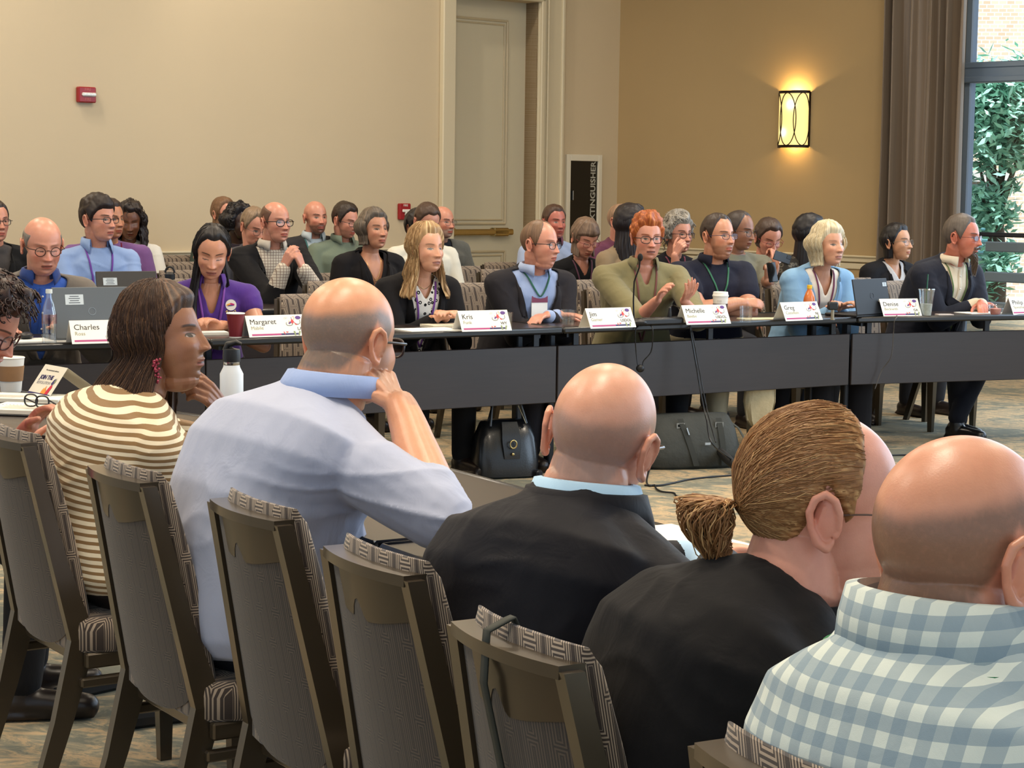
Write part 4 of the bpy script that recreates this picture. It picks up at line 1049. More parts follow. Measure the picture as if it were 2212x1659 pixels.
    for side, (shl, E, W_, A) in arms.items():
        k = S.get('armr', 1.0)*(1-.12*fem)
        mb.cap(shl, .05*k, shl.lerp(E, .5), .049*k, 26); mb.cap(shl.lerp(E, .5), .049*k, E, .041*k, 26); mb.cap(E, .041*k, E.lerp(W_, .3), .042*k, 26); mb.cap(E.lerp(W_, .3), .042*k, E.lerp(W_, .65), .035*k, 26); mb.cap(E.lerp(W_, .65), .035*k, W_, .027*k, 26)
        hd = A.get('hd'); fdir = (W_-E).normalized()
        if hd is None: hd = fdir+bf*.2
        elif not isinstance(hd, Vector): hd = br*side*hd[0]+bf*hd[1]+V(0, 0, hd[2])
        hn = A.get('hn', (0, 0, 1))
        if not isinstance(hn, Vector): hn = br*side*hn[0]+bf*hn[1]+V(0, 0, hn[2])
        if not A.get('nohand'): hand(mb, W_, hd, hn, -side, A.get('curl', .35), A.get('spread', .05), A.get('hsc', 1.0-.1*fem), A.get('thumb', .6))
    # legs
    legs = []
    for side in (-1, 1):
        lg = S.get('legs', {}).get(side, ((.13, .43, .50), (.13, .40, .09)))
        hj = hip+br*side*.10+V(0, 0, -.02); q = [V(hip.x, hip.y, 0)+br*side*l_[0]+bf*l_[1]+V(0, 0, l_[2]) for l_ in lg]
        legs.append((side, hj, q[0], q[1])); mb.cap(hj, .075, q[0], .052, 12); mb.cap(q[0], .052, q[1], .036, 12)
        ft = q[1]+bf*.12+br*side*.02; ft.z = .04; mb.cap(V(q[1].x, q[1].y, .055), .036, ft, .028, 10)
    vox = S.get('vox', .0065); ws = S.get('ws', 2.3 if vox > .005 else 1.8)
    W0 = mb.verts(); c0 = np.array(Hc); mb.v = [warp(W0, c0, ws)]
    me = remeshed(mb, vox, S.get('sm', 2), .5, 'body', S.get('dec', .5))
    co = unwarp(getco(me), c0, ws); setco(me, co-np.array(R0))
    col = np.tile(np.array(S['skin'][:3]), (len(co), 1)); Q = (co-c0)@RFn/hs
    hm = np.linalg.norm(Q, axis=1) < .2
    if hm.any():
        sub = col[hm]; head_color(Q[hm], S, sub); col[hm] = sub
    setcol(me, col); smooth(me)
    body = obj('body', me, M_skin, root, rc=False)
    # ---- clothing
    def dress(name, m, gr, sl, vox=.008, k=1.0, sleeve_gr=None, neck=None, cut=None, wr=.006, wf=9, solid=0, tmin=-.06, pad=0, cuff=0, extra=None, tmax=9, disp=None):
        mb = MB(); torso(mb, gr, k, tmin=tmin, neck=neck, tmax=tmax)
        sg = gr if sleeve_gr is None else sleeve_gr; ar = S.get('armr', 1.0)*(1-.1*fem)
        for side, (shl, E, W_, A) in arms.items():
            mb.cap(sp(.89)+br*side*shw*.38, .055+gr*.6, shl+V(0, 0, pad*.4)+br*side*pad*.5, .048*ar+sg*.9+pad, 16)
            u = min(sl, .5)/.5; e = shl.lerp(E, u); mb.cap(shl, .052*ar+sg+pad*.6, e, .047*ar+sg+(.006 if sl < .5 else 0), 16)
            if sl > .5:
                w2 = E.lerp(W_, (sl-.5)/.5); mb.cap(E, .046*ar+sg, w2, .031*ar+sg*.75+cuff, 16)
        if fem and S.get('bust', 1):
            for side in (-1, 1): mb.ell(sp(.66)+br*side*.075*S.get('bust', 1)+bf*(.075*bulk), (.062, .058, .062))
        if extra: extra(mb)
        me = remeshed(mb, vox, 4, .6, name); co = getco(me)
        nrm = np.empty(len(co)*3); me.vertices.foreach_get('normal', nrm); nrm = nrm.reshape(-1, 3)
        # folds: ridged noise stretched along the limbs and creases at elbows and waist
        def fold(p):
            q = V(p[0]*wf*.8, p[1]*wf*.8, p[2]*wf*1.5); w_ = mnoise.noise(q*.6+V(seed, 3, 0))
            a = 1-abs(mnoise.noise(q+V(w_*1.5, seed, w_)))*2.6; return .45*w_+(max(a, 0)**2)*.8*max(0, mnoise.noise(q*.5+V(7, 0, seed))+.35)
        f = np.array([fold(p) for p in co]); co = co+nrm*(wr*(f-.25))[:, None]
        if disp: co = disp(co, nrm)
        setco(me, co-np.array(R0)); bl = to_bl(co-np.array(R0))
        # sleeves follow their own arm direction in the pattern space
        setvec(me, bl)
        if cut is not None:
            import bmesh
            kill = cut(bl, co); bm = bmesh.new(); bm.from_mesh(me); bm.verts.ensure_lookup_table()
            bmesh.ops.delete(bm, geom=[bm.verts[i] for i in np.nonzero(kill)[0]], context='VERTS'); 
            for it in range(8):
                upd = {}
                for v_ in bm.verts:
                    if v_.is_boundary:
                        nb = [e.other_vert(v_).co for e in v_.link_edges if e.is_boundary]
                        if len(nb) == 2: upd[v_] = v_.co*.4+(nb[0]+nb[1])*.3
                for v_, c_ in upd.items(): v_.co = c_
            bm.to_mesh(me); bm.free()
        smooth(me); o = obj(name, me, m, root, rc=False)
        if solid: md = o.modifiers.new('s', 'SOLIDIFY'); md.thickness = solid; md.offset = -1
        return o
    zN = N.z-hip.z; ctx = dict(S=S, root=root, sp=sp, N=N, Nk=Nk, hip=hip, br=br, bf=bf, arms=arms, Hc=Hc, RF=RF, hs=hs, R0=R0, zN=zN, tan=tan, shw=shw, bulk=bulk, legs=legs, nr=nr, dress=dress, seed=seed)
    def nline(z): # spine centre forward offset at height z above hip
        ts = np.linspace(0, 1, 30); zs = [sp(t).z-hip.z for t in ts]; ys = [(sp(t)-hip).dot(bf) for t in ts]; return np.interp(z, zs, ys)
    ctx['yc'] = nline
    def vcut(w, zlow):
        """V opening in front, w half width at the collar, down to zlow below the neck"""
        def c(bl, co):
            z = bl[:, 2]; fwd = bl[:, 1]-nline(z); t = np.clip((z-(zN-zlow))/zlow, 0, 1.3)
            return (fwd > .0)&(fwd < S.get('cutf', .20*bulk+belly))&(np.abs(bl[:, 0]) < w*t)&(z > zN-zlow)
        return c
    def front(x, z, gap=.004, src=None):
        """point on the front of the clothes at body-right x, height z above the hip"""
        best = None
        o_ = hip+br*x+V(0, 0, z)+bf*(float(nline(z))+.16*bulk+belly+.04)-R0
        for bv in src:
            h = bv.ray_cast(o_, -bf)
            if h[0] is not None and (best is None or (h[0]-best).dot(bf) > 0): best = h[0]
        if best is None: best = o_-bf*.12
        return best+bf*gap
    ctx['front'] = front; ctx['vcut'] = vcut
    def bv(o): return BVHTree.FromPolygons([v.co.copy() for v in o.data.vertices], [tuple(p.vertices) for p in o.data.polygons])
    ctx['bv'] = bv
    C = S['clothes']; made = []
    for c in C:
        kd = c['k']; m = c.get('m')
        if kd == 'shirt':
            made.append(dress(c.get('name', 'shirt'), m, c.get('gr', .012), c.get('sl', .97), vox=c.get('vox', .009), neck=nr+.012, cut=vcut(*c['v']) if 'v' in c else None, wr=c.get('wr', .005), wf=c.get('wf', 9), solid=.003 if 'v' in c else 0, sleeve_gr=c.get('sg'), cuff=c.get('cuff', 0), disp=c.get('disp'), tmin=c.get('tmin', -.06)))
        elif kd == 'jacket':
            v = c.get('v', (.10, .36)); j = dress(c.get('name', 'jacket'), m, c.get('gr', .026), c.get('sl', .93), vox=c.get('vox', .009), neck=nr+.03, cut=vcut(*v) if v else None, wr=c.get('wr', .006), solid=.005 if v else 0, pad=c.get('pad', .008), sleeve_gr=c.get('sg', .02), tmin=-.12, disp=c.get('disp')); made.append(j)
            if v and c.get('lapel', True):
                B = [bv(j)]; mb = MB()
                for s in (-1, 1):
                    G = []; n_ = 14
                    for i in range(n_):
                        t = i/(n_-1); z = zN-.02-(v[1]-.03)*t; x0 = v[0]*np.clip((z-(zN-v[1]))/v[1], 0, 1.3)
                        wd = c.get('lw', .05)*math.sin(PI*min(1, .25+.75*(1-t)))*(1.0 if t > .22 else .75)+.004
                        if t < .1: wd *= .7
                        G.append([tuple(front(s*(x0+wd*q), z, .004+.006*math.sin(PI*q), B)) for q in (0, .35, .7, 1)])
                    mb.grid(G)
                lp = obj('lapel', mb, m, j, rc=False, sm=60); setvec(lp.data, to_bl(np.array([tuple(p.co) for p in lp.data.vertices]))); md = lp.modifiers.new('s', 'SOLIDIFY'); md.thickness = .004
        elif kd == 'collar':
            h_ = c.get('h', .035); mb = MB(); op = c.get('open', 28); wd = c.get('w', .045); rr_ = nr+c.get('off', .010); G = []; up = (Nk-N).normalized(); c0_ = N+up*c.get('up', .020)
            for i in range(41):
                t = i/40; an = math.radians(op)+(2*PI-2*math.radians(op))*t; e = min(t, 1-t)*2
                d_ = br*math.sin(an)+bf*math.cos(an); pt = wd*(1+.55*max(0, 1-e*6))
                drop = .012*(math.cos(an)*.5+.5)
                b0 = c0_+d_*rr_-up*(.01+drop*1.2); b1 = c0_+d_*(rr_+.001)+up*(h_-drop*1.6); b2 = c0_+d_*(rr_+.010)+up*(h_-drop*1.6-.002); b3 = c0_+d_*(rr_+.020+.01*max(0, 1-e*5))+up*(h_-pt-drop*1.4)
                G.append([tuple(q-R0) for q in (b0, b1, b2, b2.lerp(b3, .5)+d_*.002, b3)])
            mb.grid(G); o = obj('collar', mb, m, root, rc=False, sm=80); setvec(o.data, to_bl(np.array([tuple(p.co) for p in o.data.vertices]))*np.array([1, 1, 1])); md = o.modifiers.new('s', 'SOLIDIFY'); md.thickness = .0022
        elif kd == 'placket':
            B = [bv(q) for q in made]; mb = MB(); z0 = zN-.03
            mb.grid([[tuple(front(x, z0-c.get('len', .3)*i/16, .003, B)) for x in (-.014, 0, .014)] for i in range(17)]); o = obj('placket', mb, m, root, rc=False, sm=60); setvec(o.data, to_bl(np.array([tuple(p.co) for p in o.data.vertices]))); md = o.modifiers.new('s', 'SOLIDIFY'); md.thickness = .002
            bt = MB()
            for i in range(4): bt.ell(front(0, z0-.05-i*.075, .006, B), (.005, .005, .005), n=8, m=6)
            obj('buttons', bt, mat((225, 222, 215), .4, name='shirt button'), o, sm=60)
        elif kd == 'lanyard':
            B = [bv(q) for q in made]; mb = MB(); end = c.get('end', .34); ex = c.get('x', 0.0); wdt = c.get('w', .0052)
            for s in (-1, 1):
                L_ = []
                for i in range(16):
                    t = i/15; z = zN-.0-(end)*t; x = s*(nr+.018)*(1-t)**.75+ex*t
                    p = front(x, z, .006, B)
                    L_.append([tuple(p-br*wdt), tuple(p), tuple(p+br*wdt)])
                mb.grid(L_)
            o = obj('lanyard', mb, m, root, rc=False, sm=60); md = o.modifiers.new('s', 'SOLIDIFY'); md.thickness = .0015
            if c.get('badge', True):
                p = front(ex, zN-end-.055, .008, B); Mx = Matrix.Translation(p)@Matrix(((br.x, bf.x, 0, 0), (br.y, bf.y, 0, 0), (br.z, bf.z, 1, 0), (0, 0, 0, 1)))
                bd = MB().box((0, 0, 0), (.095, .003, .125), bev=.001); b_ = obj('badge', bd, mat((235, 232, 226), .4, name='white badge card'), o, M=Mx)
                bd = MB().box((0, .0022, .042), (.094, .002, .034)); t_ = obj('badge_header', bd, mat((120, 40, 70), .4, name='maroon badge header'), o, M=Mx)
        elif kd == 'necklace':
            B = [bv(q) for q in made]+[bv(body)]; mb = MB(); pts = []
            for i in range(21):
                a = -1+2*i/20; pts.append(front(a*.06, zN-.01-c.get('len', .10)*(1-abs(a)**1.6), .002, B))
            mb.tube(pts, .0011, 5); o = obj('necklace', mb, m, root, sm=60)
            if c.get('ring'): p = pts[10]; mb = MB(); mb.tube([p+br*.013*math.cos(a)+V(0, 0, -.014+.013*math.sin(a))+bf*.003 for a in np.linspace(0, 2*PI, 20, endpoint=False)], .0018, 6, loop=True); obj('pendant', mb, m, o, sm=60)
        elif kd == 'trousers':
            mb = MB(); torso(mb, .016, tmax=.2)
            for side, hj, kn, an in legs: mb.cap(hj, .092*bulk, kn, .072, 14); mb.cap(kn, .072, V(an.x, an.y, max(an.z, .1)), .055 if not c.get('wide') else .085, 14)
            me = remeshed(mb, .014, 3, .5, 'trousers'); co = getco(me); setco(me, co-np.array(R0)); setvec(me, to_bl(co-np.array(R0))); smooth(me); obj(c.get('name', 'trousers'), me, m, root, rc=False)
            if c.get('shoes', True):
                for side, hj, kn, an in legs:
                    mb = MB(); t_ = an+bf*.17+br*side*.02; t_.z = .036; h0 = V(an.x, an.y, .05)-bf*.035
                    mb.cap(h0, .043, t_, .036, 12); mb.cap(V(an.x, an.y, .05), .045, V(an.x, an.y, .10), .045, 12); mb.box((an.x+bf.x*.06, an.y+bf.y*.06, .012), (.09, .27, .02), R=Matrix.Rotation(math.atan2(bf.y, bf.x)-PI/2, 3, 'Z'), bev=.008)
                    me = remeshed(mb, .009, 2, .5, 'shoe'); setco(me, getco(me)-np.array(R0)); smooth(me); obj('shoe', me, c.get('sm', mat((28, 20, 18), .35, name='dark leather')), root, rc=False)
        elif kd == 'fn': c['f'](ctx)
        if kd in ('shirt', 'jacket'): pass
    if 'hair' in S: build_hair(S, Hc, RF, RY, hs, root, seed)
    if 'glasses' in S: glasses(S, Hc, RF, hs, root)
    ctx['body'] = body; ctx['made'] = made
    if 'post' in S: S['post'](ctx)
    return root, ctx
def sk(*c): return rgb(c)
def hcol(*c): return rgb(c)[:3]
# ---- small things worn by people
def on_front(c, x, z, gap=.006):
    return c['front'](x, z, gap, [c['bv'](q) for q in c['made']])
def face_mat(c, p):
    br, bf = c['br'], c['bf']
    # letters read left to right for a viewer in front: x axis is the wearer's left
    return Matrix.Translation(p)@Matrix(((-br.x, 0, bf.x, 0), (-br.y, 0, bf.y, 0), (0, 1, 0, 0), (0, 0, 0, 1)))
def disc(r, h=.0012, n=28, sy=1):
    return MB().rings(np.array([[(r*math.cos(a), r*sy*math.sin(a), z) for a in np.arange(n)*2*PI/n] for z in (0, h)]))
def purple_logo(c):
    p = on_front(c, -.092, c['zN']-.105, .007); M = face_mat(c, p)
    e = obj('chest_emblem', disc(.026), mat((225, 222, 214), .7, name='white thread'), c['root'], M=M)
    for nm, col, x, y, w, h, a in (('orange', (230, 160, 60), -.012, .002, .018, .008, .4), ('magenta', (190, 40, 110), .006, .004, .02, .008, -.3), ('purple', (70, 40, 120), .0, -.002, .03, .005, .1)):
        b = MB().box((x, y, .0018), (w, h, .0012), R=Matrix.Rotation(a, 3, 'Z')); obj(nm+'_stitching', b, mat(col, .7, name=nm+' thread'), e)
    for txt, r, a0, da, col, fl in (('SUMMIT', .037, -PI/2-.62, .25, (226, 200, 110), 1), ('NOLA RANGERS', .031, PI/2+1.0, -.18, (120, 130, 90), -1)):
        mb = MB()
        if fl < 0: txt = '...........'; 
        for i, ch in enumerate(txt):
            if ch == ' ': continue
            a = a0+da*i; me = text_mesh(ch, .014 if fl > 0 else .009, 'CENTER', bold=.0004); vs = getco(me)
            if len(vs) == 0: continue
            th = a+PI/2 if fl > 0 else a-PI/2; ca, sa = math.cos(th), math.sin(th); vs = vs-np.array([0, .004, 0])
            q = np.stack([vs[:, 0]*ca-vs[:, 1]*sa+r*math.cos(a), vs[:, 0]*sa+vs[:, 1]*ca+r*math.sin(a), vs[:, 2]+.001], 1); mb.add(q, [tuple(f.vertices) for f in me.polygons])
        obj('emblem_lettering', mb, mat(col, .6, name='gold thread'), e, rc=False)
def goatee(c):
    Hc, RF, hs, R0 = c['Hc'], c['RF'], c['hs'], c['R0']; rr = random.Random(5); mb = MB(); cols = []
    for i in range(1300):
        x = rr.gauss(0, .018); x = max(-.03, min(.03, x)); y = .078+rr.uniform(-.012, .010)-abs(x)*.5; z = -.088-rr.random()*.022; L = rr.uniform(.05, .12)*(1-abs(x)/.045)
        p0 = V(x, y, z); p1 = V(x*.75, y+.012, z-L*.5); p2 = V(x*.35+rr.gauss(0, .003), y+.004, z-L)
        n = len(mb.verts()) if False else 0
        mb.tube([Hc+RF@(p*hs)-R0 for p in (p0, p1, p2)], [.0018, .0016, .0008], 3)
    for i in range(260):
        s = rr.choice((-1, 1)); x = s*rr.uniform(0, .026); z = -.0545-abs(x)*.25; p0 = V(x, .104-abs(x)*.5, z+.003); p1 = V(x+s*.006, .105-abs(x)*.55, z-.006-rr.random()*.004)
        mb.tube([Hc+RF@(p*hs)-R0 for p in (p0, p1)], [.0014, .0006], 3)
    o = obj('beard', mb, M_hair, c['root'], rc=False); nv = len(o.data.vertices); g = np.random.RandomState(1).rand(nv//3+1).repeat(3)[:nv]
    setcol(o.data, np.array(hcol(96, 82, 70))[None]*(.5+g)[:, None])

def watch(c, side):
    shl, E, W_, A = c['arms'][side]; d = (W_-E).normalized(); p = W_-d*.035; a = d.cross(V(0, 0, 1)).normalized(); b = a.cross(d); R0 = c['R0']
    mb = MB(); G = []
    for t in np.linspace(0, 2*PI, 28, endpoint=False):
        q = a*math.cos(t)*.034+b*math.sin(t)*.032; u = q.normalized(); G.append([tuple(p+q+d*.011-R0), tuple(p+q-d*.011-R0), tuple(p+q-d*.011+u*.003-R0), tuple(p+q+d*.011+u*.003-R0)])
    mb.rings(np.array(G), loop=True); w = obj('watch_strap', mb, mat((22, 22, 24), .6, name='black silicone'), c['root'], sm=60)
    out = (V(.15, -1, .1)-d*V(.15, -1, .1).dot(d)).normalized(); x_ = d.cross(out)
    m = Matrix.Translation(p+out*.038-R0)@Matrix(((d.x, x_.x, out.x, 0), (d.y, x_.y, out.y, 0), (d.z, x_.z, out.z, 0), (0, 0, 0, 1)))
    o = obj('watch_case', MB().box((0, 0, 0), (.034, .038, .010), bev=.004), mat((18, 18, 20), .12, name='black glass watch'), w, sm=40, M=m)
def earring(c):
    Hc, RF, hs, R0 = c['Hc'], c['RF'], c['hs'], c['R0']; mb = MB(); rr = random.Random(2); p0 = Hc+RF@(V(.083, -.004, -.046)*hs)
    for i in range(46):
        t = i/45; mb.ell(p0+V(rr.gauss(0, .004+.004*t)+.004, rr.gauss(0, .003)-.004, -.055*t)-R0, (.0032, .0032, .0032), n=6, m=4)
    obj('earring', mb, mat((150, 30, 60), .3, spec=.8, name='magenta beads'), c['root'], sm=60)
def ring(c):
    shl, E, W_, A = c['arms'][-1]; p = W_+V(.9, -.35, -.25).normalized()*.105
    obj('finger_ring', MB().tube([p-c['R0']+V(-.012*math.cos(t)*.36, .012*math.cos(t)*.2, .0115*math.sin(t)) for t in np.linspace(0, 2*PI, 16, endpoint=False)], .0016, 6, loop=True), mat((200, 200, 200), .15, metal=1, name='silver'), c['root'], sm=60)
def band(c, r, h, up, m, name, a0=0, n=48, tilt=.012):
    N, Nk, br, bf, R0 = c['N'], c['Nk'], c['br'], c['bf'], c['R0']; u = (Nk-N).normalized(); mb = MB(); G = []
    for i in range(n):
        an = 2*PI*i/n; d_ = br*math.sin(an)+bf*math.cos(an); dr = tilt*(math.cos(an)*.5+.5); G.append([tuple(N+u*(up-dr)+d_*r-R0), tuple(N+u*(up+h-dr)+d_*(r-.002)-R0), tuple(N+u*(up+h-dr)+d_*(r+.002)-R0), tuple(N+u*(up-dr)+d_*(r+.003)-R0)])
    mb.rings(np.array(G), loop=True); return obj(name, mb, m, c['root'], sm=60)
def neckband(c):
    band(c, c['nr']+.047, .016, -.020, cloth('green ribbon', (24, 112, 60), .6), 'lanyard')
def sheer(c):
    o = band(c, c['nr']+.022, .016, -.004, cloth('black jersey', (28, 27, 29), .75), 'neckline_binding')
def shirt_pockets(c):
    pass
# ---- palette
LT = sk(214, 160, 130); LT2 = sk(206, 148, 118); PK = sk(212, 150, 126); TN = sk(190, 132, 100); BR = sk(112, 70, 46); DK = sk(66, 42, 32); AS = sk(196, 146, 112)

BLK = hcol(26, 20, 20); DBR = hcol(52, 38, 30); MBR = hcol(92, 68, 48); GRY = hcol(120, 112, 104); WHT = hcol(176, 170, 162); BLD = hcol(196, 158, 104); PLT = hcol(226, 206, 164); RED = hcol(168, 84, 34)
def shirt(c, **k): return dict(k='shirt', m=cloth('woven shirt', c) if not isinstance(c, bpy.types.Material) else c, **k)
def jack(c, **k): return dict(k='jacket', m=cloth('suiting', c, .8) if not isinstance(c, bpy.types.Material) else c, **k)
def coll(c, **k): return dict(k='collar', m=cloth('woven shirt', c) if not isinstance(c, bpy.types.Material) else c, **k)
def plk(c, **k): return dict(k='placket', m=cloth('woven shirt', c) if not isinstance(c, bpy.types.Material) else c, **k)
def trou(c, **k): return dict(k='trousers', m=cloth('trouser cloth', c), **k)
def lany(c, **k): return dict(k='lanyard', m=cloth('ribbon', c, .6), **k)
FAR = 'people seated in the rows behind the far tables'; TBL = 'people seated along the far tables'; NR = 'people seated in the near row'
SHORT = dict(kind='short', th=.009)
def skirt_tee(ctx): pass
TEST = globals().get('TEST')
def want(k): return TEST is None or k in TEST
if want('t'):
    person(ws=2.9, head=(92, 530, 8.85), haz=-62, baz=-66, pitch=-14, hs=1.06, wide=1.04, label='bald man with round glasses in grey blazer over blue shirt, looking down at laptop', group=None,
           skin=PK, flush=.6, fat=.6, dchin=.6, age=.7, eyes=.15, mouth=.7, lean=(.3, 0), bulk=1.12, belly=.06, hair=dict(kind='short', th=.003, col=GRY, baldtop=1.35, rough=.3, top=0), browa=.35, brow=hcol(120, 100, 84),
           glasses=dict(col=(60, 36, 26), size=(.021, .019), sq=1.0), clothes=[shirt((52, 88, 170)), coll((36, 60, 120)), plk((52, 88, 170)), jack((104, 96, 88), v=(.12, .38)), trou((40, 40, 44))], L=dict(w=(.10, .42, .785)), R=dict(w=(.24, .46, .785)))
    person(ws=2.9, head=(458, 546, 9.25), haz=-80, baz=-72, pitch=-20, roll=-4, fem=1, label='woman with long black hair in purple polo with round SUMMIT emblem, looking down',
           skin=LT2, flush=.25, eyes=.15, lean=(.26, 0), browa=.9, lips=(.32, .10, .10), hair=dict(kind='long', col=BLK, len=.30, open=60, openr=112, th=.014, flare=.035, part=.004, strands=200, recede=.006), shw=.19, bulk=1.05,
           clothes=[shirt((76, 44, 126), sl=.10, sg=.016, v=(.05, .16)), coll((76, 44, 126), open=38), lany((126, 70, 160), end=.36, badge=False), trou((36, 36, 40))], L=dict(w=(.02, .40, .785), hint=(.8, -.2, -.5)), R=dict(w=(-.03, .42, .785), hint=(.8, -.2, -.5)), post=lambda c: purple_logo(c))
    person(ws=2.9, head=(922, 538, 9.9), haz=-52, baz=-62, pitch=2, fem=1, age=.5, label='woman with long blond hair in black blazer over black and white blouse',
           skin=LT, flush=.3, lean=(.24, 0), bulk=1.05, lips=(.4, .15, .13), iris=(.03, .04, .05), browa=.65, brow=MBR,
           hair=dict(kind='long', col=hcol(150, 116, 76), hi=hcol(220, 188, 140), len=.24, open=62, th=.020, flare=.055, wave=.007, strands=420, part=-.01),
           clothes=[shirt(cloth('black and white blouse', (226, 222, 214), pat=('blobs', (16, 14, 16), 42)), sl=.5, v=(.06, .11)), dict(k='necklace', m=mat((190, 170, 120), .3, metal=1, name='gold'), len=.05), jack((22, 20, 22), v=(.10, .40)), lany((110, 60, 140), end=.36, badge=False), trou((20, 20, 22))], L=dict(w=(.04, .38, .785)), R=dict(w=(.02, .40, .785)))
    person(ws=2.9, head=(1168, 527, 10.25), haz=-33, baz=-62, pitch=-2, hs=1.02, age=.6, label='man with thinning hair and dark glasses in dark blazer, lanyard and badge',
           skin=PK, flush=.45, fat=.5, dchin=.4, lean=(.24, 0), bulk=1.1, belly=.03, hair=dict(kind='short', th=.006, col=hcol(112, 84, 62), recede=.032, top=0), browa=.4,
           glasses=dict(col=(34, 26, 30), size=(.024, .017)), clothes=[shirt((150, 168, 206)), coll((170, 186, 220)), jack((40, 38, 42), v=(.13, .42)), lany((44, 100, 80), end=.13), trou((40, 38, 42))], L=dict(w=(-.04, .40, .785), hd=(-.8, .5, 0), curl=.25), R=dict(w=(-.05, .36, .785), hd=(-.7, .6, 0), curl=.2))
    person(ws=2.2, head=(1398, 514, 10.6), haz=-78, baz=-76, pitch=-3, fem=1, fat=.4, hs=1.0, label='redheaded woman with cat-eye glasses in olive shirt gesturing with both hands',
           skin=PK, flush=.5, lean=(.24, 0), bulk=1.12, shw=.205, mouth=.8, lips=(.42, .14, .13), hair=dict(kind='short', th=.018, col=hcol(150, 74, 32), hi=hcol(206, 122, 62), top=.8, quiff=.010, rough=.7, freq=45, recede=-.008), brow=hcol(150, 80, 40),
           glasses=dict(col=(40, 26, 28), size=(.026, .0185), r=.0022), clothes=[shirt(cloth('olive linen', (126, 118, 84)), sl=.62, sg=.026, gr=.022, v=(.045, .12), wr=.009), coll((126, 118, 84), open=40, off=.018, h=.028), dict(k='fn', f=lambda c: shirt_pockets(c)), lany((112, 66, 60), end=.42, badge=False), trou((18, 18, 20))],
           vox=.0038, R=dict(w=PY(1420, 648, 10.25), e=PY(1378, 690, 10.40), hd=PY(1448, 585, 10.1)-PY(1420, 648, 10.25), hn=V(-1, .3, .6), curl=.28, spread=.11, thumb=.95), L=dict(w=PY(1478, 650, 10.25), e=PY(1506, 690, 10.42), hd=PY(1504, 596, 10.1)-PY(1475, 650, 10.25), hn=V(.3, -.2, -1), curl=.22, spread=.12, thumb=.95))
    person(ws=2.9, head=(1552, 510, 10.95), haz=-52, baz=-66, pitch=2, hs=1.02, fat=.4, label='man with short brown hair, glasses and stubble in navy polo, arms folded',
           skin=LT2, flush=.5, lean=(.16, 0), bulk=1.22, belly=.04, dchin=.5, beard=('full', DBR, .45), hair=dict(kind='short', th=.008, col=DBR, recede=.012, top=.5), glasses=dict(col=(50, 44, 80), size=(.024, .0145), r=.0014),
           clothes=[shirt((34, 36, 50), sl=.24, sg=.022), coll((30, 32, 46), open=34), lany((50, 110, 80), end=.2, badge=False), trou((150, 140, 116))], L=dict(w=(-.10, .30, .80), hd=(-1, .1, .0), hn=(0, .6, .8), hint=(1, 0, -.3)), R=dict(w=(-.06, .34, .82), hd=(-1, .1, 0), hn=(0, .8, .6), hint=(1, 0, -.3)), armr=1.2)
    person(ws=2.9, head=(1790, 530, 11.2), haz=-58, baz=-66, pitch=4, fem=1, age=.6, label='woman with platinum blond bob in light blue blazer beside the black laptop',
           skin=LT, flush=.3, lean=(.26, 0), lips=(.42, .16, .14), iris=(.03, .035, .04), browa=.4, brow=MBR, hair=dict(kind='bob', col=hcol(206, 190, 156), hi=hcol(236, 226, 200), len=.115, open=58, th=.022, puff=.022, flare=.012, part=.01, strands=240, recede=-.012),
           clothes=[shirt((232, 222, 208), sl=.5, v=(.06, .15)), jack((128, 168, 204), v=(.11, .34), pad=.012), lany((110, 50, 80), end=.34, badge=False), trou((26, 24, 26), wide=1)], L=dict(w=(.0, .38, .785)), R=dict(w=(.02, .40, .785)))
    person(ws=2.9, head=(2080, 512, 11.6), haz=-34, baz=-56, pitch=-2, hs=1.06, fat=.3, label='man with grey flat top and long goatee in dark navy blazer at far right',
           skin=sk(196, 120, 96), flush=.6, lean=(.3, 0), bulk=1.2, belly=.04, hair=dict(kind='short', th=.008, col=hcol(88, 78, 70), top=.8, recede=.004), beard=('goatee', hcol(84, 70, 60), .9), glasses=dict(col=(110, 60, 60), size=(.024, .014), r=.0013, metal=.5, dark=True),
           clothes=[shirt((214, 198, 172)), coll((220, 206, 182)), plk((214, 198, 172)), jack((36, 38, 48), v=(.10, .42), sl=.88), lany((90, 110, 60), end=.4, badge=False), trou((18, 20, 28), sm=mat((16, 15, 16), .3, name='black leather'))],
           legs={-1: ((.10, .42, .50), (-.10, .40, .13)), 1: ((.14, .42, .50), (-.02, .30, .09))}, L=dict(w=(.0, .46, .80), hd=(-.6, .7, -.1)), R=dict(w=(-.02, .42, .80), hd=(-.9, .3, -.1)), post=lambda c: goatee(c))

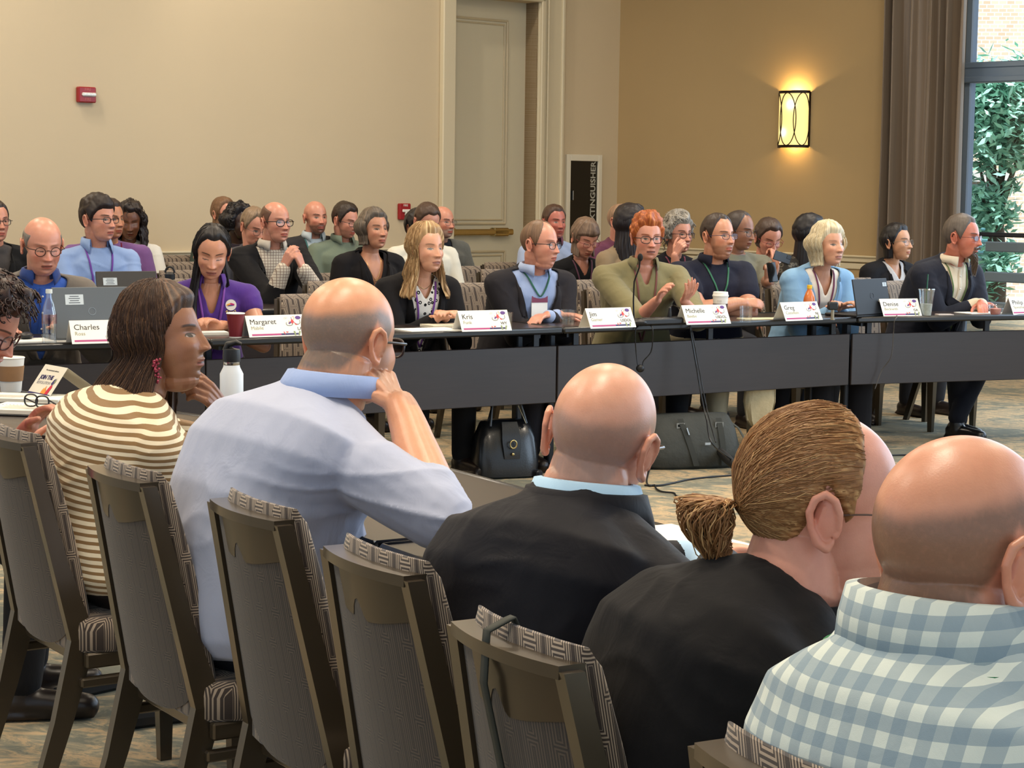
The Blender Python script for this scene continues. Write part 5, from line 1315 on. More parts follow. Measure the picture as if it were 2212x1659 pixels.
def tnt(*a, **k): return dict(k='shirt', **k)
if want('m'):
    person(vox=.009, ws=3.4, head=(-12, 478, 11.2), haz=-50, baz=-62, label='man with glasses in black jacket cut off by the left frame edge', skin=PK, hair=dict(kind='short', th=.008, col=DBR), glasses=dict(col=(30, 26, 26)),
           clothes=[shirt((70, 66, 66)), jack((24, 24, 26)), trou((30, 30, 34))], R=dict(w=(.1, .3, .66)), L=dict(w=(.1, .3, .66)))
    person(vox=.009, ws=3.4, head=(214, 474, 10.95), haz=-33, baz=-62, hs=1.04, label='young man with dark hair and glasses in light blue shirt with purple lanyard', skin=PK, flush=.3, fat=.4, lean=(.12, 0), bulk=1.06, hair=dict(kind='short', th=.015, col=hcol(36, 24, 20), recede=-.02, top=.7, quiff=.008, rough=.5),
           glasses=dict(col=(28, 24, 30), size=(.024, .015)), clothes=[shirt((138, 162, 206), wr=.008), coll((146, 170, 212), open=40, w=.055), lany((104, 60, 150), end=.4, badge=False), trou((40, 44, 60))], R=dict(w=(.04, .40, .78)), L=dict(w=(.04, .38, .78)))
    person(vox=.009, ws=3.4, head=(238, 474, 12.0), haz=-40, baz=-62, label='person in purple shirt mostly hidden behind the dark haired man in light blue', skin=TN, hair=dict(kind='short', th=.012, col=DBR), clothes=[shirt((112, 76, 130), sl=.35, sg=.02), lany((110, 30, 60), end=.2, badge=False), trou((40, 40, 44))], bulk=1.15, shw=.21, R=dict(w=(.1, .3, .66)), L=dict(w=(.1, .3, .66)))
    person(vox=.009, ws=3.4, head=(280, 478, 13.2), haz=-78, baz=-70, pitch=-14, fem=1, label='woman with long dark curly hair in white top looking down', skin=BR, flush=.15, eyes=.1, hair=dict(kind='curly', col=hcol(34, 24, 22), len=.24, open=60, th=.02, puff=.035, flare=.04, rough=.8, curls=160, curlen=.06), clothes=[shirt((226, 222, 212), sl=.36, sg=.022, wr=.008), trou((40, 40, 44))], R=dict(w=(.06, .3, .66)), L=dict(w=(.06, .3, .66)))
    person(vox=.009, ws=3.4, head=(484, 462, 14.9), haz=-40, baz=-62, fem=1, label='woman with long light brown hair seated by the back wall, face half hidden', skin=PK, hair=dict(kind='long', col=hcol(112, 82, 58), len=.26, open=58, th=.012), glasses=dict(col=(90, 60, 50)), clothes=[shirt((60, 70, 62)), trou((40, 40, 44))], R=dict(w=(.1, .3, .66)), L=dict(w=(.1, .3, .66)))
    person(vox=.009, ws=3.4, head=(516, 482, 13.9), haz=-35, baz=-62, fem=1, label='woman with short dark curly hair in dark top with lime lanyard', skin=DK, flush=0, hair=dict(kind='curly', col=hcol(22, 18, 22), len=.05, open=60, th=.024, puff=.02, rough=.9, curls=200, curlen=.03), clothes=[shirt((52, 44, 52)), lany((140, 200, 40), end=.3, badge=False), trou((40, 40, 44))], R=dict(w=(.1, .3, .66)), L=dict(w=(.1, .3, .66)))
    person(vox=.009, ws=3.4, head=(549, 490, 13.0), haz=-50, baz=-62, pitch=-22, label='man with greying light hair and glasses, head bowed', skin=PK, age=1, hair=dict(kind='short', th=.012, col=hcol(130, 108, 86), recede=.01), glasses=dict(col=(70, 60, 60), r=.0012), clothes=[shirt((66, 66, 72)), trou((40, 40, 44))], R=dict(w=(.1, .3, .66)), L=dict(w=(.1, .3, .66)))
    Yh = 11.35
    person(head=(596, 480, 11.6), haz=-48, baz=-62, hs=1.02, age=.6, label='man with receding cropped hair and dark glasses in black blazer, fingers interlaced under chin', skin=PK, flush=.5, lean=(.24, 0), bulk=1.02, cutf=.17, browa=.4, stub=(hcol(90, 62, 48), .7, .95), hair=dict(kind='short', th=.0035, col=hcol(96, 66, 50), baldtop=1.0, rough=.2, top=0),
           glasses=dict(col=(26, 22, 22), size=(.025, .018), r=.0024), clothes=[shirt(cloth('check shirt', (206, 196, 180), pat=('check', (130, 110, 100), 60)), cuff=.006), coll((200, 190, 176)), jack((26, 25, 27), sl=.84), trou((30, 30, 34))], vox=.0038,
           R=dict(w=PY(613, 578, Yh), e=PY(585, 652, Yh+.04), hd=PY(634, 534, Yh-.03)-PY(613, 578, Yh), hn=V(-.4, -1, .2), curl=(.5, .55, .6, .65), thumb=.3), L=dict(w=PY(655, 582, Yh), e=PY(690, 640, Yh+.12), hd=PY(636, 534, Yh-.01)-PY(655, 582, Yh), hn=V(1, -.6, .3), curl=(.5, .55, .6, .65), thumb=.3))
    person(vox=.009, ws=3.4, head=(682, 470, 13.9), haz=-58, baz=-66, label='bald man with dark beard in charcoal suit and pale blue shirt', skin=PK, flush=.6, beard=('full', hcol(60, 40, 32), .75), stub=(hcol(110, 74, 58), .4, .9), bulk=1.05, clothes=[shirt((182, 196, 204)), coll((190, 202, 210)), plk((182, 196, 204)), jack((50, 48, 50), v=(.08, .4)), lany((60, 110, 110), end=.36, badge=False), trou((44, 42, 44))], R=dict(w=(.1, .3, .66)), L=dict(w=(.1, .3, .66)))
    person(vox=.009, ws=3.4, head=(747, 477, 13.9), haz=-38, baz=-60, pitch=-12, label='bearded man with glasses in sage green shirt, looking down', skin=PK, beard=('full', hcol(110, 80, 66), .55), eyes=.2, bulk=1.15, hair=dict(kind='short', th=.012, col=hcol(48, 36, 28), top=.8), glasses=dict(col=(40, 36, 40)), clothes=[shirt((110, 122, 106)), coll((116, 128, 112)), trou((40, 40, 44))], R=dict(w=(.1, .3, .66)), L=dict(w=(.1, .3, .66)))
    person(vox=.009, ws=3.4, head=(808, 496, 11.9), haz=-52, baz=-60, pitch=3, fem=1, age=.5, label='woman with dark grey-brown bob in black blazer and gold ring necklace', skin=LT2, flush=.4, lean=(.12, 0), bulk=1.08, hair=dict(kind='bob', col=hcol(84, 74, 64), hi=hcol(120, 104, 88), len=.09, open=60, th=.017, puff=.016, part=.0, recede=-.006), clothes=[shirt((30, 28, 30), v=(.075, .22), sl=.5), dict(k='necklace', len=.15, ring=1, m=mat((196, 160, 96), .3, metal=1, name='rose gold')), jack((26, 24, 26), v=(.10, .36)), trou((26, 24, 26))], R=dict(w=(.1, .3, .70)), L=dict(w=(.1, .3, .70)))
    person(vox=.009, ws=3.4, head=(906, 492, 13.9), haz=-50, baz=-62, fem=1, label='dark haired person in orange top almost hidden behind the blond woman', skin=BR, hair=dict(kind='short', col=hcol(24, 18, 20), th=.022, top=.3), clothes=[shirt((226, 110, 60)), trou((40, 40, 44))], R=dict(w=(.1, .3, .66)), L=dict(w=(.1, .3, .66)))
    person(vox=.009, ws=3.4, head=(923, 480, 12.9), haz=-60, baz=-62, pitch=-24, label='brown haired man with bowed head behind the blond woman', skin=PK, eyes=.1, hair=dict(kind='short', th=.01, col=hcol(74, 54, 42)), bulk=1.1, clothes=[shirt((222, 216, 200)), coll((222, 216, 200)), trou((40, 40, 44))], R=dict(w=(.1, .3, .66)), L=dict(w=(.1, .3, .66)))
    person(vox=.009, ws=3.4, head=(957, 480, 14.6), haz=-46, baz=-58, age=1, label='balding man with grey beard and glasses in charcoal cardigan by the door', skin=PK, flush=.6, beard=('full', hcol(150, 138, 126), .75), bulk=1.15, stub=(hcol(150, 110, 90), .3, .9), glasses=dict(col=(90, 80, 76), r=.0012), clothes=[shirt((34, 38, 48)), jack(cloth('knit', (74, 74, 70), pat=('heather', (104, 104, 98), 300)), v=(.08, .4)), trou((40, 40, 44))], R=dict(w=(.1, .3, .66)), L=dict(w=(.1, .3, .66)))
    person(vox=.009, ws=3.4, head=(1198, 480, 14.2), haz=-62, baz=-64, label='red faced man with cropped brown hair seen above the thinning haired man', skin=sk(188, 112, 96), flush=.7, hair=dict(kind='short', th=.009, col=hcol(76, 54, 42), top=.8), clothes=[shirt((166, 182, 214)), coll((110, 60, 80)), trou((40, 40, 44))], R=dict(w=(.1, .3, .66)), L=dict(w=(.1, .3, .66)))
    person(vox=.009, ws=3.4, head=(1264, 514, 12.6), haz=-62, baz=-66, pitch=-26, fem=1, label='woman with straight ash brown hair and red glasses in black top, looking down', skin=PK, eyes=.1, lean=(.2, 0), hair=dict(kind='long', col=hcol(104, 82, 66), hi=hcol(138, 112, 90), len=.11, open=50, th=.013, recede=-.03), glasses=dict(col=(130, 40, 50), r=.0014), clothes=[shirt((24, 24, 26), v=(.05, .1)), lany((90, 50, 70), end=.25, badge=False), trou((30, 30, 34))], R=dict(w=(.06, .3, .68)), L=dict(w=(.06, .3, .68)))
    person(vox=.009, ws=3.4, head=(1343, 478, 13.9), haz=-40, baz=-60, label='person with thin light hair mostly hidden behind dark long hair', skin=PK, hair=dict(kind='short', th=.006, col=hcol(150, 120, 96)), clothes=[shirt((98, 50, 70)), trou((40, 40, 44))], R=dict(w=(.1, .3, .66)), L=dict(w=(.1, .3, .66)))
    person(vox=.009, ws=3.4, head=(1366, 486, 12.4), haz=8, baz=-50, fem=1, label='woman with long black hair turned away in tan top behind the redhead', skin=TN, lean=(.1, .05), bulk=1.1, hair=dict(kind='long', col=hcol(32, 24, 26), len=.28, open=60, th=.018, flare=.02, wave=.004), clothes=[shirt((138, 118, 92), sl=.9, gr=.018), trou((40, 40, 44))], R=dict(w=(.1, .3, .66)), L=dict(w=(.1, .3, .66)))
    Yg = 12.2
    person(head=(1466, 506, 12.5), haz=-58, baz=-66, fem=1, age=.8, label='woman with grey curly hair and dark glasses, hand over her mouth', skin=PK, lean=(.2, 0), hair=dict(kind='curly', col=hcol(128, 122, 112), hi=hcol(176, 170, 160), len=.03, open=64, th=.024, puff=.018, rough=.8, curls=260, curlen=.045, recede=-.01), glasses=dict(col=(50, 30, 40)), clothes=[shirt((30, 30, 36), sl=.5), lany((120, 50, 70), end=.2, badge=False), trou((40, 40, 44))], vox=.0036,
           R=dict(w=PY(1458, 552, Yg), e=PY(1462, 620, Yg+.05), hd=PY(1476, 520, Yg-.02)-PY(1458, 552, Yg), hn=V(-.5, -1, .2), curl=.75), L=dict(w=(.1, .35, .75)))
    person(head=(1598, 498, 12.2), haz=-40, baz=-60, pitch=-8, label='heavyset man with thin hair and glasses in grey shirt holding up a phone', skin=sk(150, 104, 80), bulk=1.3, shw=.215, fat=.6, flush=.2, hair=dict(kind='short', th=.006, col=hcol(60, 50, 46), recede=.02), glasses=dict(col=(40, 34, 34), r=.0013), clothes=[shirt((112, 110, 94), sl=.55, sg=.02), trou((40, 40, 44))], vox=.0036,
           R=dict(w=(.1, .3, .66)), L=dict(w=PY(1663, 622, 11.7), hd=V(.1, -.1, 1), hn=V(.2, -1, .2), curl=.7))
    person(head=(1660, 514, 12.7), haz=-70, baz=-66, pitch=-24, fem=1, label='woman with straight brown hair and red glasses resting cheek on hand', skin=PK, eyes=.1, lean=(.22, 0), hair=dict(kind='long', col=hcol(70, 54, 46), len=.06, open=62, th=.012, part=0), glasses=dict(col=(140, 40, 50), r=.0014), clothes=[shirt((186, 170, 168), v=(.07, .12), sl=.4), lany((120, 50, 60), end=.15, badge=False), trou((40, 40, 44))], vox=.0036,
           L=dict(w=PY(1672, 560, 12.4), e=PY(1690, 622, 12.4), hd=PY(1670, 528, 12.5)-PY(1672, 560, 12.4), hn=V(.6, -1, 0), curl=.7), R=dict(w=(.1, .35, .74)))
    person(vox=.009, ws=3.4, head=(1752, 508, 12.4), haz=20, baz=-40, fem=1, label='black haired woman turned away in dark patterned top behind the platinum blond', skin=TN, lean=(.1, -.1), hair=dict(kind='long', col=hcol(18, 14, 18), len=.22, open=60, th=.018, flare=.02), clothes=[shirt(cloth('dark patterned top', (46, 42, 38), pat=('blobs', (90, 84, 74), 24)), sl=.9), trou((40, 40, 44))], R=dict(w=(.1, .3, .66)), L=dict(w=(.1, .3, .66)))
    person(vox=.009, ws=3.4, head=(1938, 524, 13.0), haz=-42, baz=-58, pitch=4, fem=1, label='woman with black hair tied back and thin glasses in black jacket near the curtain', skin=AS, flush=.1, hair=dict(kind='long', col=hcol(20, 16, 18), len=.10, open=78, th=.014, flare=-.01, tuck=.02, part=.01), glasses=dict(col=(120, 110, 100), r=.0011), clothes=[shirt((186, 182, 180), v=(.05, .1)), jack((20, 20, 24), v=(.08, .3)), trou((40, 40, 44))], R=dict(w=(.1, .3, .68)), L=dict(w=(.1, .3, .68)))
if want('n'):
    # ---- near row
    person(head=(-36, 700, 5.3), haz=-8, baz=10, pitch=-30, fem=1, near=True, label='curly haired woman at left edge in magenta top, head bowed over phone', skin=PK, eyes=.1, lean=(.3, 0), ws=2.4,
           hair=dict(kind='curly', col=hcol(42, 26, 22), hi=hcol(70, 44, 34), len=.03, open=66, th=.028, puff=.02, rough=.9, curls=1200, curlen=.05, recede=-.01), glasses=dict(col=(70, 36, 30), r=.0024, size=(.026, .02)), bulk=1.1,
           clothes=[shirt((160, 28, 84), sl=.8), trou((24, 24, 26))], vox=.0038, R=dict(w=PY(104, 1046, 4.62), hd=V(.8, -.2, .35), hn=V(.1, -1, -.2), curl=(.9, .95, 1.0, 1.05), thumb=.7), L=dict(w=(.0, .42, .78)))
    M_str = cloth('striped knit', (222, 208, 180), pat=('stripe', (138, 108, 70), 22, 2, 16), wr=1) if False else cloth('striped knit', (226, 212, 184), pat=('stripe', (136, 106, 70), 62, 2, 9))
    person(dec=0, head=(354, 728, 4.6), haz=-6, baz=28, pitch=6, roll=0, hs=.97, fem=1, fat=.5, near=True, label='woman with shoulder length dark brown hair in cream and tan striped top, chin on hand', skin=sk(150, 104, 76), flush=.12, lips=sk(150, 84, 72)[:3], iris=(.02, .012, .01), gaze=.4, ws=2.6, vox=.0036, dchin=.5,
           lean=(.10, .0), drop=.04, bulk=1.25, shw=.18, slump=.08, hair=dict(kind='long', col=hcol(58, 38, 28), hi=hcol(110, 78, 52), len=.235, open=66, openr=64, th=.019, flare=.10, part=.02, strands=2600, sr=.0006, fwd=-.075, lock=.004, recede=-.012), brow=hcol(40, 26, 20),
           clothes=[shirt(M_str, sl=.62, sg=.02, gr=.020, wr=.009, vox=.007, tmin=-.2), trou((40, 30, 26))],
           L=dict(w=PY(484, 888, 4.72), e=PY(512, 985, 4.78), hd=PY(440, 838, 4.66)-PY(484, 888, 4.72), hn=V(.45, -.75, .5), curl=(.55, .6, .65, .7), thumb=.4), R=dict(w=(.04, .38, .70), hint=(.4, -.6, -.7)), post=lambda c: (watch(c, -1), earring(c)))
    person(head=(757, 736, 3.95), haz=54, baz=37, pitch=-9, hs=1.085, near=True, fat=.7, nape=1, label='large bald man in light blue shirt leaning chin on his right hand, seen from behind', skin=sk(226, 164, 128), flush=.4, ws=2.0, vox=.0036, wide=1.03, stub=(hcol(118, 110, 102), .85, 1.0), nk=.035, beard=('full', hcol(150, 130, 118), .5),
           lean=(.16, .17), drop=.05, bulk=1.28, belly=.12, shw=.20, slump=.10, armr=1.2, glasses=dict(col=(44, 34, 34), r=.0024), neckr=.068,
           clothes=[shirt(cloth('oxford shirt', (176, 182, 204)), sl=.70, sg=.013, gr=.022, wr=.014, wf=6, vox=.006, tmin=-.2), coll((150, 170, 214), off=.012, h=.034, up=.035), trou((28, 30, 38))],
           R=dict(w=PY(866, 878, 3.86), e=PY(950, 1120, 3.66), hd=PY(826, 818, 3.90)-PY(866, 878, 3.86), hn=V(.6, -.7, .3), curl=(.5, .55, .6, .62), thumb=.5, shd=V(.02, 0, 0)), L=dict(w=PY(868, 1212, 3.9), hd=V(.9, -.35, -.25), hn=V(0, -.3, 1), curl=.7, shd=V(.08, -.03, -.07)), post=lambda c: ring(c))
    person(head=(1302, 948, 3.1), haz=68, baz=48, pitch=-6, roll=11, hs=1.05, near=True, fat=.4, nape=1, label='bald man with glasses in black suit jacket seen from behind', skin=sk(232, 172, 144), flush=.3, ws=2.9, vox=.0056, stub=(hcol(140, 126, 120), .6, .95), nk=.03, ear=1.1,
           lean=(.05, .07), drop=.05, bulk=1.14, belly=.04, shw=.188, slump=.12, glasses=dict(col=(36, 26, 26), r=.0024), neckr=.062,
           clothes=[shirt((176, 206, 232), gr=.014), coll((176, 210, 236), off=.008, h=.045, up=.02), jack(cloth('black suiting', (20, 20, 27), .6), v=None, gr=.03, wr=.008, vox=.007, pad=.012), dict(k='collar', m=cloth('black suiting', (20, 20, 27), .6), open=55, off=.020, h=.030, w=.05, up=.022), trou((20, 20, 24))],
           R=dict(w=(.02, .44, .79), hint=(.8, -.3, -.5)), L=dict(w=(.04, .44, .79), hint=(.8, -.3, -.5)))
    person(head=(1786, 1092, 2.55), haz=4, baz=20, pitch=-4, hs=1.06, fem=1, fat=1, near=True, label='woman with light brown hair tied in a curly low ponytail in sheer black top', skin=sk(230, 166, 144), flush=.8, ws=2.9, vox=.0056, ear=1.08,
           lean=(.16, .06), drop=.07, bulk=1.22, belly=.05, shw=.185, slump=.10, neckr=.06, dchin=.8, nk=.03, hair=dict(kind='pony', col=hcol(146, 102, 62), hi=hcol(206, 164, 112), th=.010, rough=.15, top=.2, recede=.035, temple=.05, bun=(-.0, -.114, -.012)), glasses=dict(col=(110, 90, 84), r=.0011, metal=.6),
           clothes=[shirt(cloth('black jersey', (20, 19, 21), .75), sl=.9, sg=.026, gr=.024, wr=.006, vox=.008, tmin=-.2), dict(k='fn', f=lambda c: sheer(c)), trou((20, 20, 22))], R=dict(w=(.0, .42, .79), hint=(.8, -.3, -.6)), L=dict(w=(.04, .42, .79)))
    person(head=(2090, 1192, 2.02), haz=36, baz=42, pitch=-3, hs=1.05, fat=.8, nape=1, near=True, label='balding man in blue and white gingham shirt at right edge, seen from behind', skin=sk(226, 162, 132), flush=.4, ws=2.9, vox=.0056, wide=1.03, stub=(hcol(128, 98, 78), .85, 1.02), nk=.06, ear=1.1,
           lean=(.03, -.02), drop=.065, bulk=1.06, shw=.175, slump=.08, neckr=.07, clothes=[shirt(cloth('gingham cotton', (214, 222, 214), pat=('gingham', (118, 142, 160), 35)), sl=.9, sg=.026, gr=.024, wr=.006, wf=7, vox=.007, tmin=-.2), dict(k='collar', m=cloth('gingham cotton', (214, 222, 214), pat=('gingham', (118, 142, 160), 35)), off=.015, h=.048, w=.06, open=30, up=.012), dict(k='fn', f=lambda c: neckband(c)), trou((40, 44, 60))], R=dict(w=(.04, .42, .79)), L=dict(w=(.06, .42, .79), shd=V(.05, -.02, -.03)))
# ================================================================ objects on the far tables
M_card = mat((236, 232, 224), .5, name='white card stock'); M_ink = mat((18, 16, 16), .5, name='black ink'); M_olive = mat((150, 146, 112), .6, name='olive ink')
M_mag = mat((176, 66, 122), .5, name='magenta ink'); M_vio = mat((92, 56, 130), .5, name='violet ink'); M_rd = mat((206, 60, 66), .5, name='red ink'); M_navy = mat((50, 44, 96), .5, name='navy ink'); M_sage = mat((140, 152, 110), .5, name='sage ink'); M_org = mat((236, 150, 60), .5, name='orange ink')
FM = lambda o, x, y, z: Matrix(((x[0], y[0], z[0], o[0]), (x[1], y[1], z[1], o[1]), (x[2], y[2], z[2], o[2]), (0, 0, 0, 1)))
def poly(mb, pts, z): 
    return mb.add([(x, y, z) for x, y in pts], [tuple(range(len(pts)))])
def curl_line(mb, pts, w, z):
    P = [V(x, y, 0) for x, y in pts]; G = []
    for i, p in enumerate(P):
        t = (P[min(i+1, len(P)-1)]-P[max(i-1, 0)]).normalized(); n = V(-t.y, t.x, 0); G.append([tuple(p+n*w/2+V(0, 0, z)), tuple(p-n*w/2+V(0, 0, z))])
    return mb.grid(G)
def emblem(par, M, sc=1.0):
    """confetti coloured crest of curling ribbons, flame shapes and a violet oval"""
    mb = MB(); Z = .0007
    def part(name, mb, m):
        o = obj(name, mb, m, par, rc=False); o.matrix_local = M@Matrix.Scale(sc, 4); return o
    a = MB(); poly(a, [(-.012, -.012), (-.004, .002), (.0, .012), (.006, .002), (.014, -.012), (.006, -.004), (.0, -.014), (-.005, -.004)], Z); poly(a, [(.008, -.004), (.022, -.016), (.012, -.016)], Z); part('red_crest', a, M_rd)
    a = MB(); poly(a, [(-.018, -.008), (-.008, .0), (-.004, -.006), (-.014, -.013)], Z*1.3); poly(a, [(-.003, .012), (-.001, .019), (.001, .012)], Z*1.3); part('violet_flecks', a, M_vio)
    a = MB(); curl_line(a, [(-.012, .004), (-.014, -.002), (-.010, -.006), (-.006, -.002)], .0018, Z*1.2); curl_line(a, [(.004, .018), (.010, .022), (.012, .012), (.006, .004)], .0018, Z*1.2); part('gold_curls', a, M_org)
    a = MB(); curl_line(a, [(-.026, -.004), (-.028, -.012), (-.022, -.018), (-.012, -.019), (-.004, -.017), (.002, -.010)], .002, Z); curl_line(a, [(.034, .004), (.034, -.008), (.026, -.014), (.016, -.012)], .002, Z); part('grey_ribbons', a, mat((84, 84, 70), .5, name='grey ink'))
    a = MB(); poly(a, [(.029+.012*math.cos(t), .015+.0075*math.sin(t)) for t in np.arange(20)*2*PI/20], Z); part('violet_oval', a, M_vio)
    a = MB()
    for cx in (-.030, -.023): curl_line(a, [(cx+.0042*math.cos(t), .013+.003*math.sin(t)+(cx+.03)*.35) for t in np.linspace(0, 2*PI, 14)], .0007, Z)
    part('mask_outline', a, mat((150, 150, 140), .5, name='pale grey ink'))
def name_card(pos, ux, first, last, st, label, group='name cards along the far tables', W=.272, yaw=0, tent=.052, H_=.108):
    """folded tent card; pos: middle of the front lower edge, ux: direction along the card to the viewer's right"""
    ux = V(ux).normalized(); uy = V(-ux.y, ux.x, 0)   # away from the viewer
    t = empty('name_card', pos, math.atan2(ux.y, ux.x), label, 'name card', group)
    d = tent; h = math.sqrt(H_*H_-d*d*.8)
    mb = MB()
    for s in (0, 1):
        y0, y1 = (0, d) if s == 0 else (2*d, d)
        mb.rings(np.array([[(x, y0, .0005), (x, y1, h), (x, y1+.0006*(1 if s == 0 else -1), h-.001), (x, y0+.0012*(1 if s == 0 else -1), .0005)] for x in (-W/2, W/2)]))
    obj('card', mb, M_card, t)
    L_ = math.hypot(d, h); up = V(0, d/L_, h/L_); nr_ = V(0, -h/L_, d/L_)
    F_ = FM((0, -.0006, 0), (1, 0, 0), up, nr_)
    def put(name, me, m, x, y): o = obj(name, me, m, t, rc=False); o.matrix_local = F_@Matrix.Translation((x, y, 0)); return o
    put('first_name', text_mesh(first, .036, 'LEFT', .0003, 0), M_ink, -W/2+.016, L_*.60)
    put('surname', text_mesh(last, .024, 'LEFT', .0003, 0), M_olive, -W/2+.017, L_*.365)
    if st: put('state_code', text_mesh(st, .021, 'RIGHT', .0003, .0003), mat((70, 66, 60), .5, name='grey ink dark'), W/2-.018, L_*.30)
    b = MB().box((-.02, L_*.13, .0004), (W*.62, .0085, .0004)); o = put('magenta_stripe', b, M_mag, -.02, 0)
    b = MB().box((.062, L_*.13, .0005), (W*.32, .0085, .0004)); put('violet_stripe', b, M_navy, .0, 0)
    b = MB(); 
    for x_, a_ in ((.085, .1), (.108, -.4)): b.box((x_, L_*.155, .0008), (.008, .022, .0004), R=Matrix.Rotation(a_, 3, 'Z'))
    put('sage_marks', b, M_sage, .0, 0)
    b = MB(); poly(b, [(.028, L_*.24), (.034, L_*.24), (.037, L_*.12), (.034, L_*.12)], .001); poly(b, [(.040, L_*.245), (.056, L_*.235), (.048, L_*.18)], .001); put('red_marks', b, M_rd, .0, 0)
    emblem(t, F_@Matrix.Translation((W/2-.062, L_*.70, 0)), 1.15)
    return t
def tpt(px, py, h=TH): return PH(px, py, h)
CARDS = [((162, 744), (285, 741), 'Charles', 'Ross', '', 'name card reading Charles Ross in front of the grey laptop'),
         ((541, 731), (663, 727), 'Margaret', 'Mabile', 'LA', 'name card reading Margaret Mabile beside the maroon cup'),
         ((999, 717), (1106, 715), 'Kris', 'Funk', 'WY', 'name card reading Kris Funk in front of the blond woman'),
         ((1275, 711), (1377, 707), 'Jim', 'Garner', 'USDOL', 'name card reading Jim Garner left of the microphone'),
         ((1481, 702), (1583, 700), 'Michelle', 'Beebe', 'USDOL', 'name card reading Michelle Beebe in front of white coffee cup'),
         ((1694, 695), (1783, 691), 'Greg', 'Castellani', 'NJ', 'name card reading Greg Castellani beside orange drink bottle'),
         ((1906, 688), (1997, 681), 'Denise', 'Beckwith', 'GA', 'name card reading Denise Beckwith against the black laptop'),
         ((2190, 681), (2262, 679), 'Philip', 'Spessher', '', 'name card reading Philip cut off by right frame edge')]
for (x0, y0), (x1, y1), f, l, st_, lb in CARDS:
    a = tpt(x0, y0); b = tpt(x1, y1); d = (b-a)
    if d.length < .15 or abs(d.y) > abs(d.x): _, ed = edge_at((x0+x1)/2); d = ed
    _, ed = edge_at((x0+x1)/2); c = tpt((x0+x1)/2, (y0+y1)/2); dd = (d.normalized()*.35+ed*.65).normalized()
    w_ = (x1-x0)/FPX*c.y/max(.3, dd.x); c.z = TH
    name_card(c+V(0, .008, .0005), dd, f, l, st_, lb, W=min(.29, max(.24, w_)))
c = PY(1037, 627, 11.0); 
# --- laptops
def laptop(px, py, face_az, w, dph, h, tilt, col, label, sticker=None, logo=True):
    """px,py: lower middle of the lid back as seen; face_az: direction its screen looks (towards the user)"""
    p = PH(px, py, TH+.014); a = math.radians(face_az); f = V(math.cos(a), math.sin(a), 0)
    t = empty('laptop', (p.x, p.y, TH), a-PI/2, label, 'laptop')
    m = mat(col, .5, metal=.15, name='laptop shell'); mk = mat((18, 18, 20), .5, name='laptop keys')
    obj('base', MB().box((0, dph/2, .009), (w, dph, .016), bev=.004), m, t, sm=30)
    obj('keyboard', MB().box((0, dph*.42, .0175), (w*.86, dph*.45, .002), bev=.001), mk, t)
    R = Matrix.Rotation(math.radians(tilt), 3, 'X')
    Mx = Matrix.Translation((0, 0, .014))@R.to_4x4()
    lid = obj('lid', MB().box((0, 0, h/2), (w, .008, h), bev=.003), m, t, sm=30, M=Mx)
    obj('screen', MB().box((0, .0045, h/2), (w*.94, .001, h*.88)), mat((120, 150, 190), .3, emit=.25, name='lit laptop screen'), lid)
    ml = mat(tuple(min(255, int(q*1.5+30)) for q in col), .3, metal=.7, name='laptop badge')
    if logo: obj('lid_logo', MB().tube([(.016*math.cos(q), -.0045, h*.52+.016*math.sin(q)) for q in np.arange(24)*2*PI/24], .0012, 5, loop=True), ml, lid, sm=60)
    if sticker:
        sx, sz, sw, sh = sticker; s_ = obj('asset_sticker', MB().box((sx, -.0047, sz), (sw, .0006, sh)), mat((196, 206, 212), .5, name='sticker paper'), lid)
        b = MB()
        for i in range(4): b.box((sx, -.0053, sz+sh*(.32-.21*i)), (sw*(.5+.12*(i % 2)), .0003, sh*.07))
        obj('sticker_print', b, mat((70, 76, 84), .6, name='grey print'), s_)
    return t
laptop(203, 730, 118, .345, .235, .225, -14, (92, 98, 104), 'open grey laptop seen from behind in front of the man in grey blazer', (-.075, .17, .08, .045))
laptop(1888, 679, 134, .32, .22, .20, -12, (22, 22, 25), 'open black laptop seen from behind left of green straw cup', (.13, .165, .035, .022))
# second row table and its laptop at the left
ta = PY(60, 640, 10.15); tb = PY(420, 640, 10.75)
def plan(px, Y): p = PY(px, 600, Y); return V(p.x, p.y, 0)
GB = 'tables of the second row'
for (pa, Ya), (pb_, Yb), lb in [((-60, 9.75), (350, 10.55), 'dark folding table behind the man in grey blazer'), ((430, 10.5), (800, 11.3), 'dark folding table behind the purple polo'), ((905, 11.35), (1240, 12.05), 'dark folding table behind the man with lanyard badge')]:
    a = plan(pa, Ya); b = plan(pb_, Yb); L_ = (b-a).length; b = a+(b-a)*min(1, 1.83/L_) if L_ > 1.83 else b
    folding_table(a[:2], b[:2], .42, lb, GB)
p_ = PY(278, 629, 10.4); t = laptop(278, 640, 118, .33, .23, .21, -14, (58, 54, 50), 'open dark laptop with paper sticker behind the grey laptop', (-.09, .155, .075, .04), logo=False); t.location = (p_.x, p_.y, TH)
p_ = PY(1052, 632, 11.65); nc = name_card(V(p_.x, p_.y, TH), (.84, .54, 0), 'Ann', 'Lee', '', 'white name card on the second table right of the blond woman', None)
for ch in [x for x in bpy.data.objects if x.parent == nc and x.name.split('.')[0] in ('first_name', 'surname')]: bpy.data.objects.remove(ch)
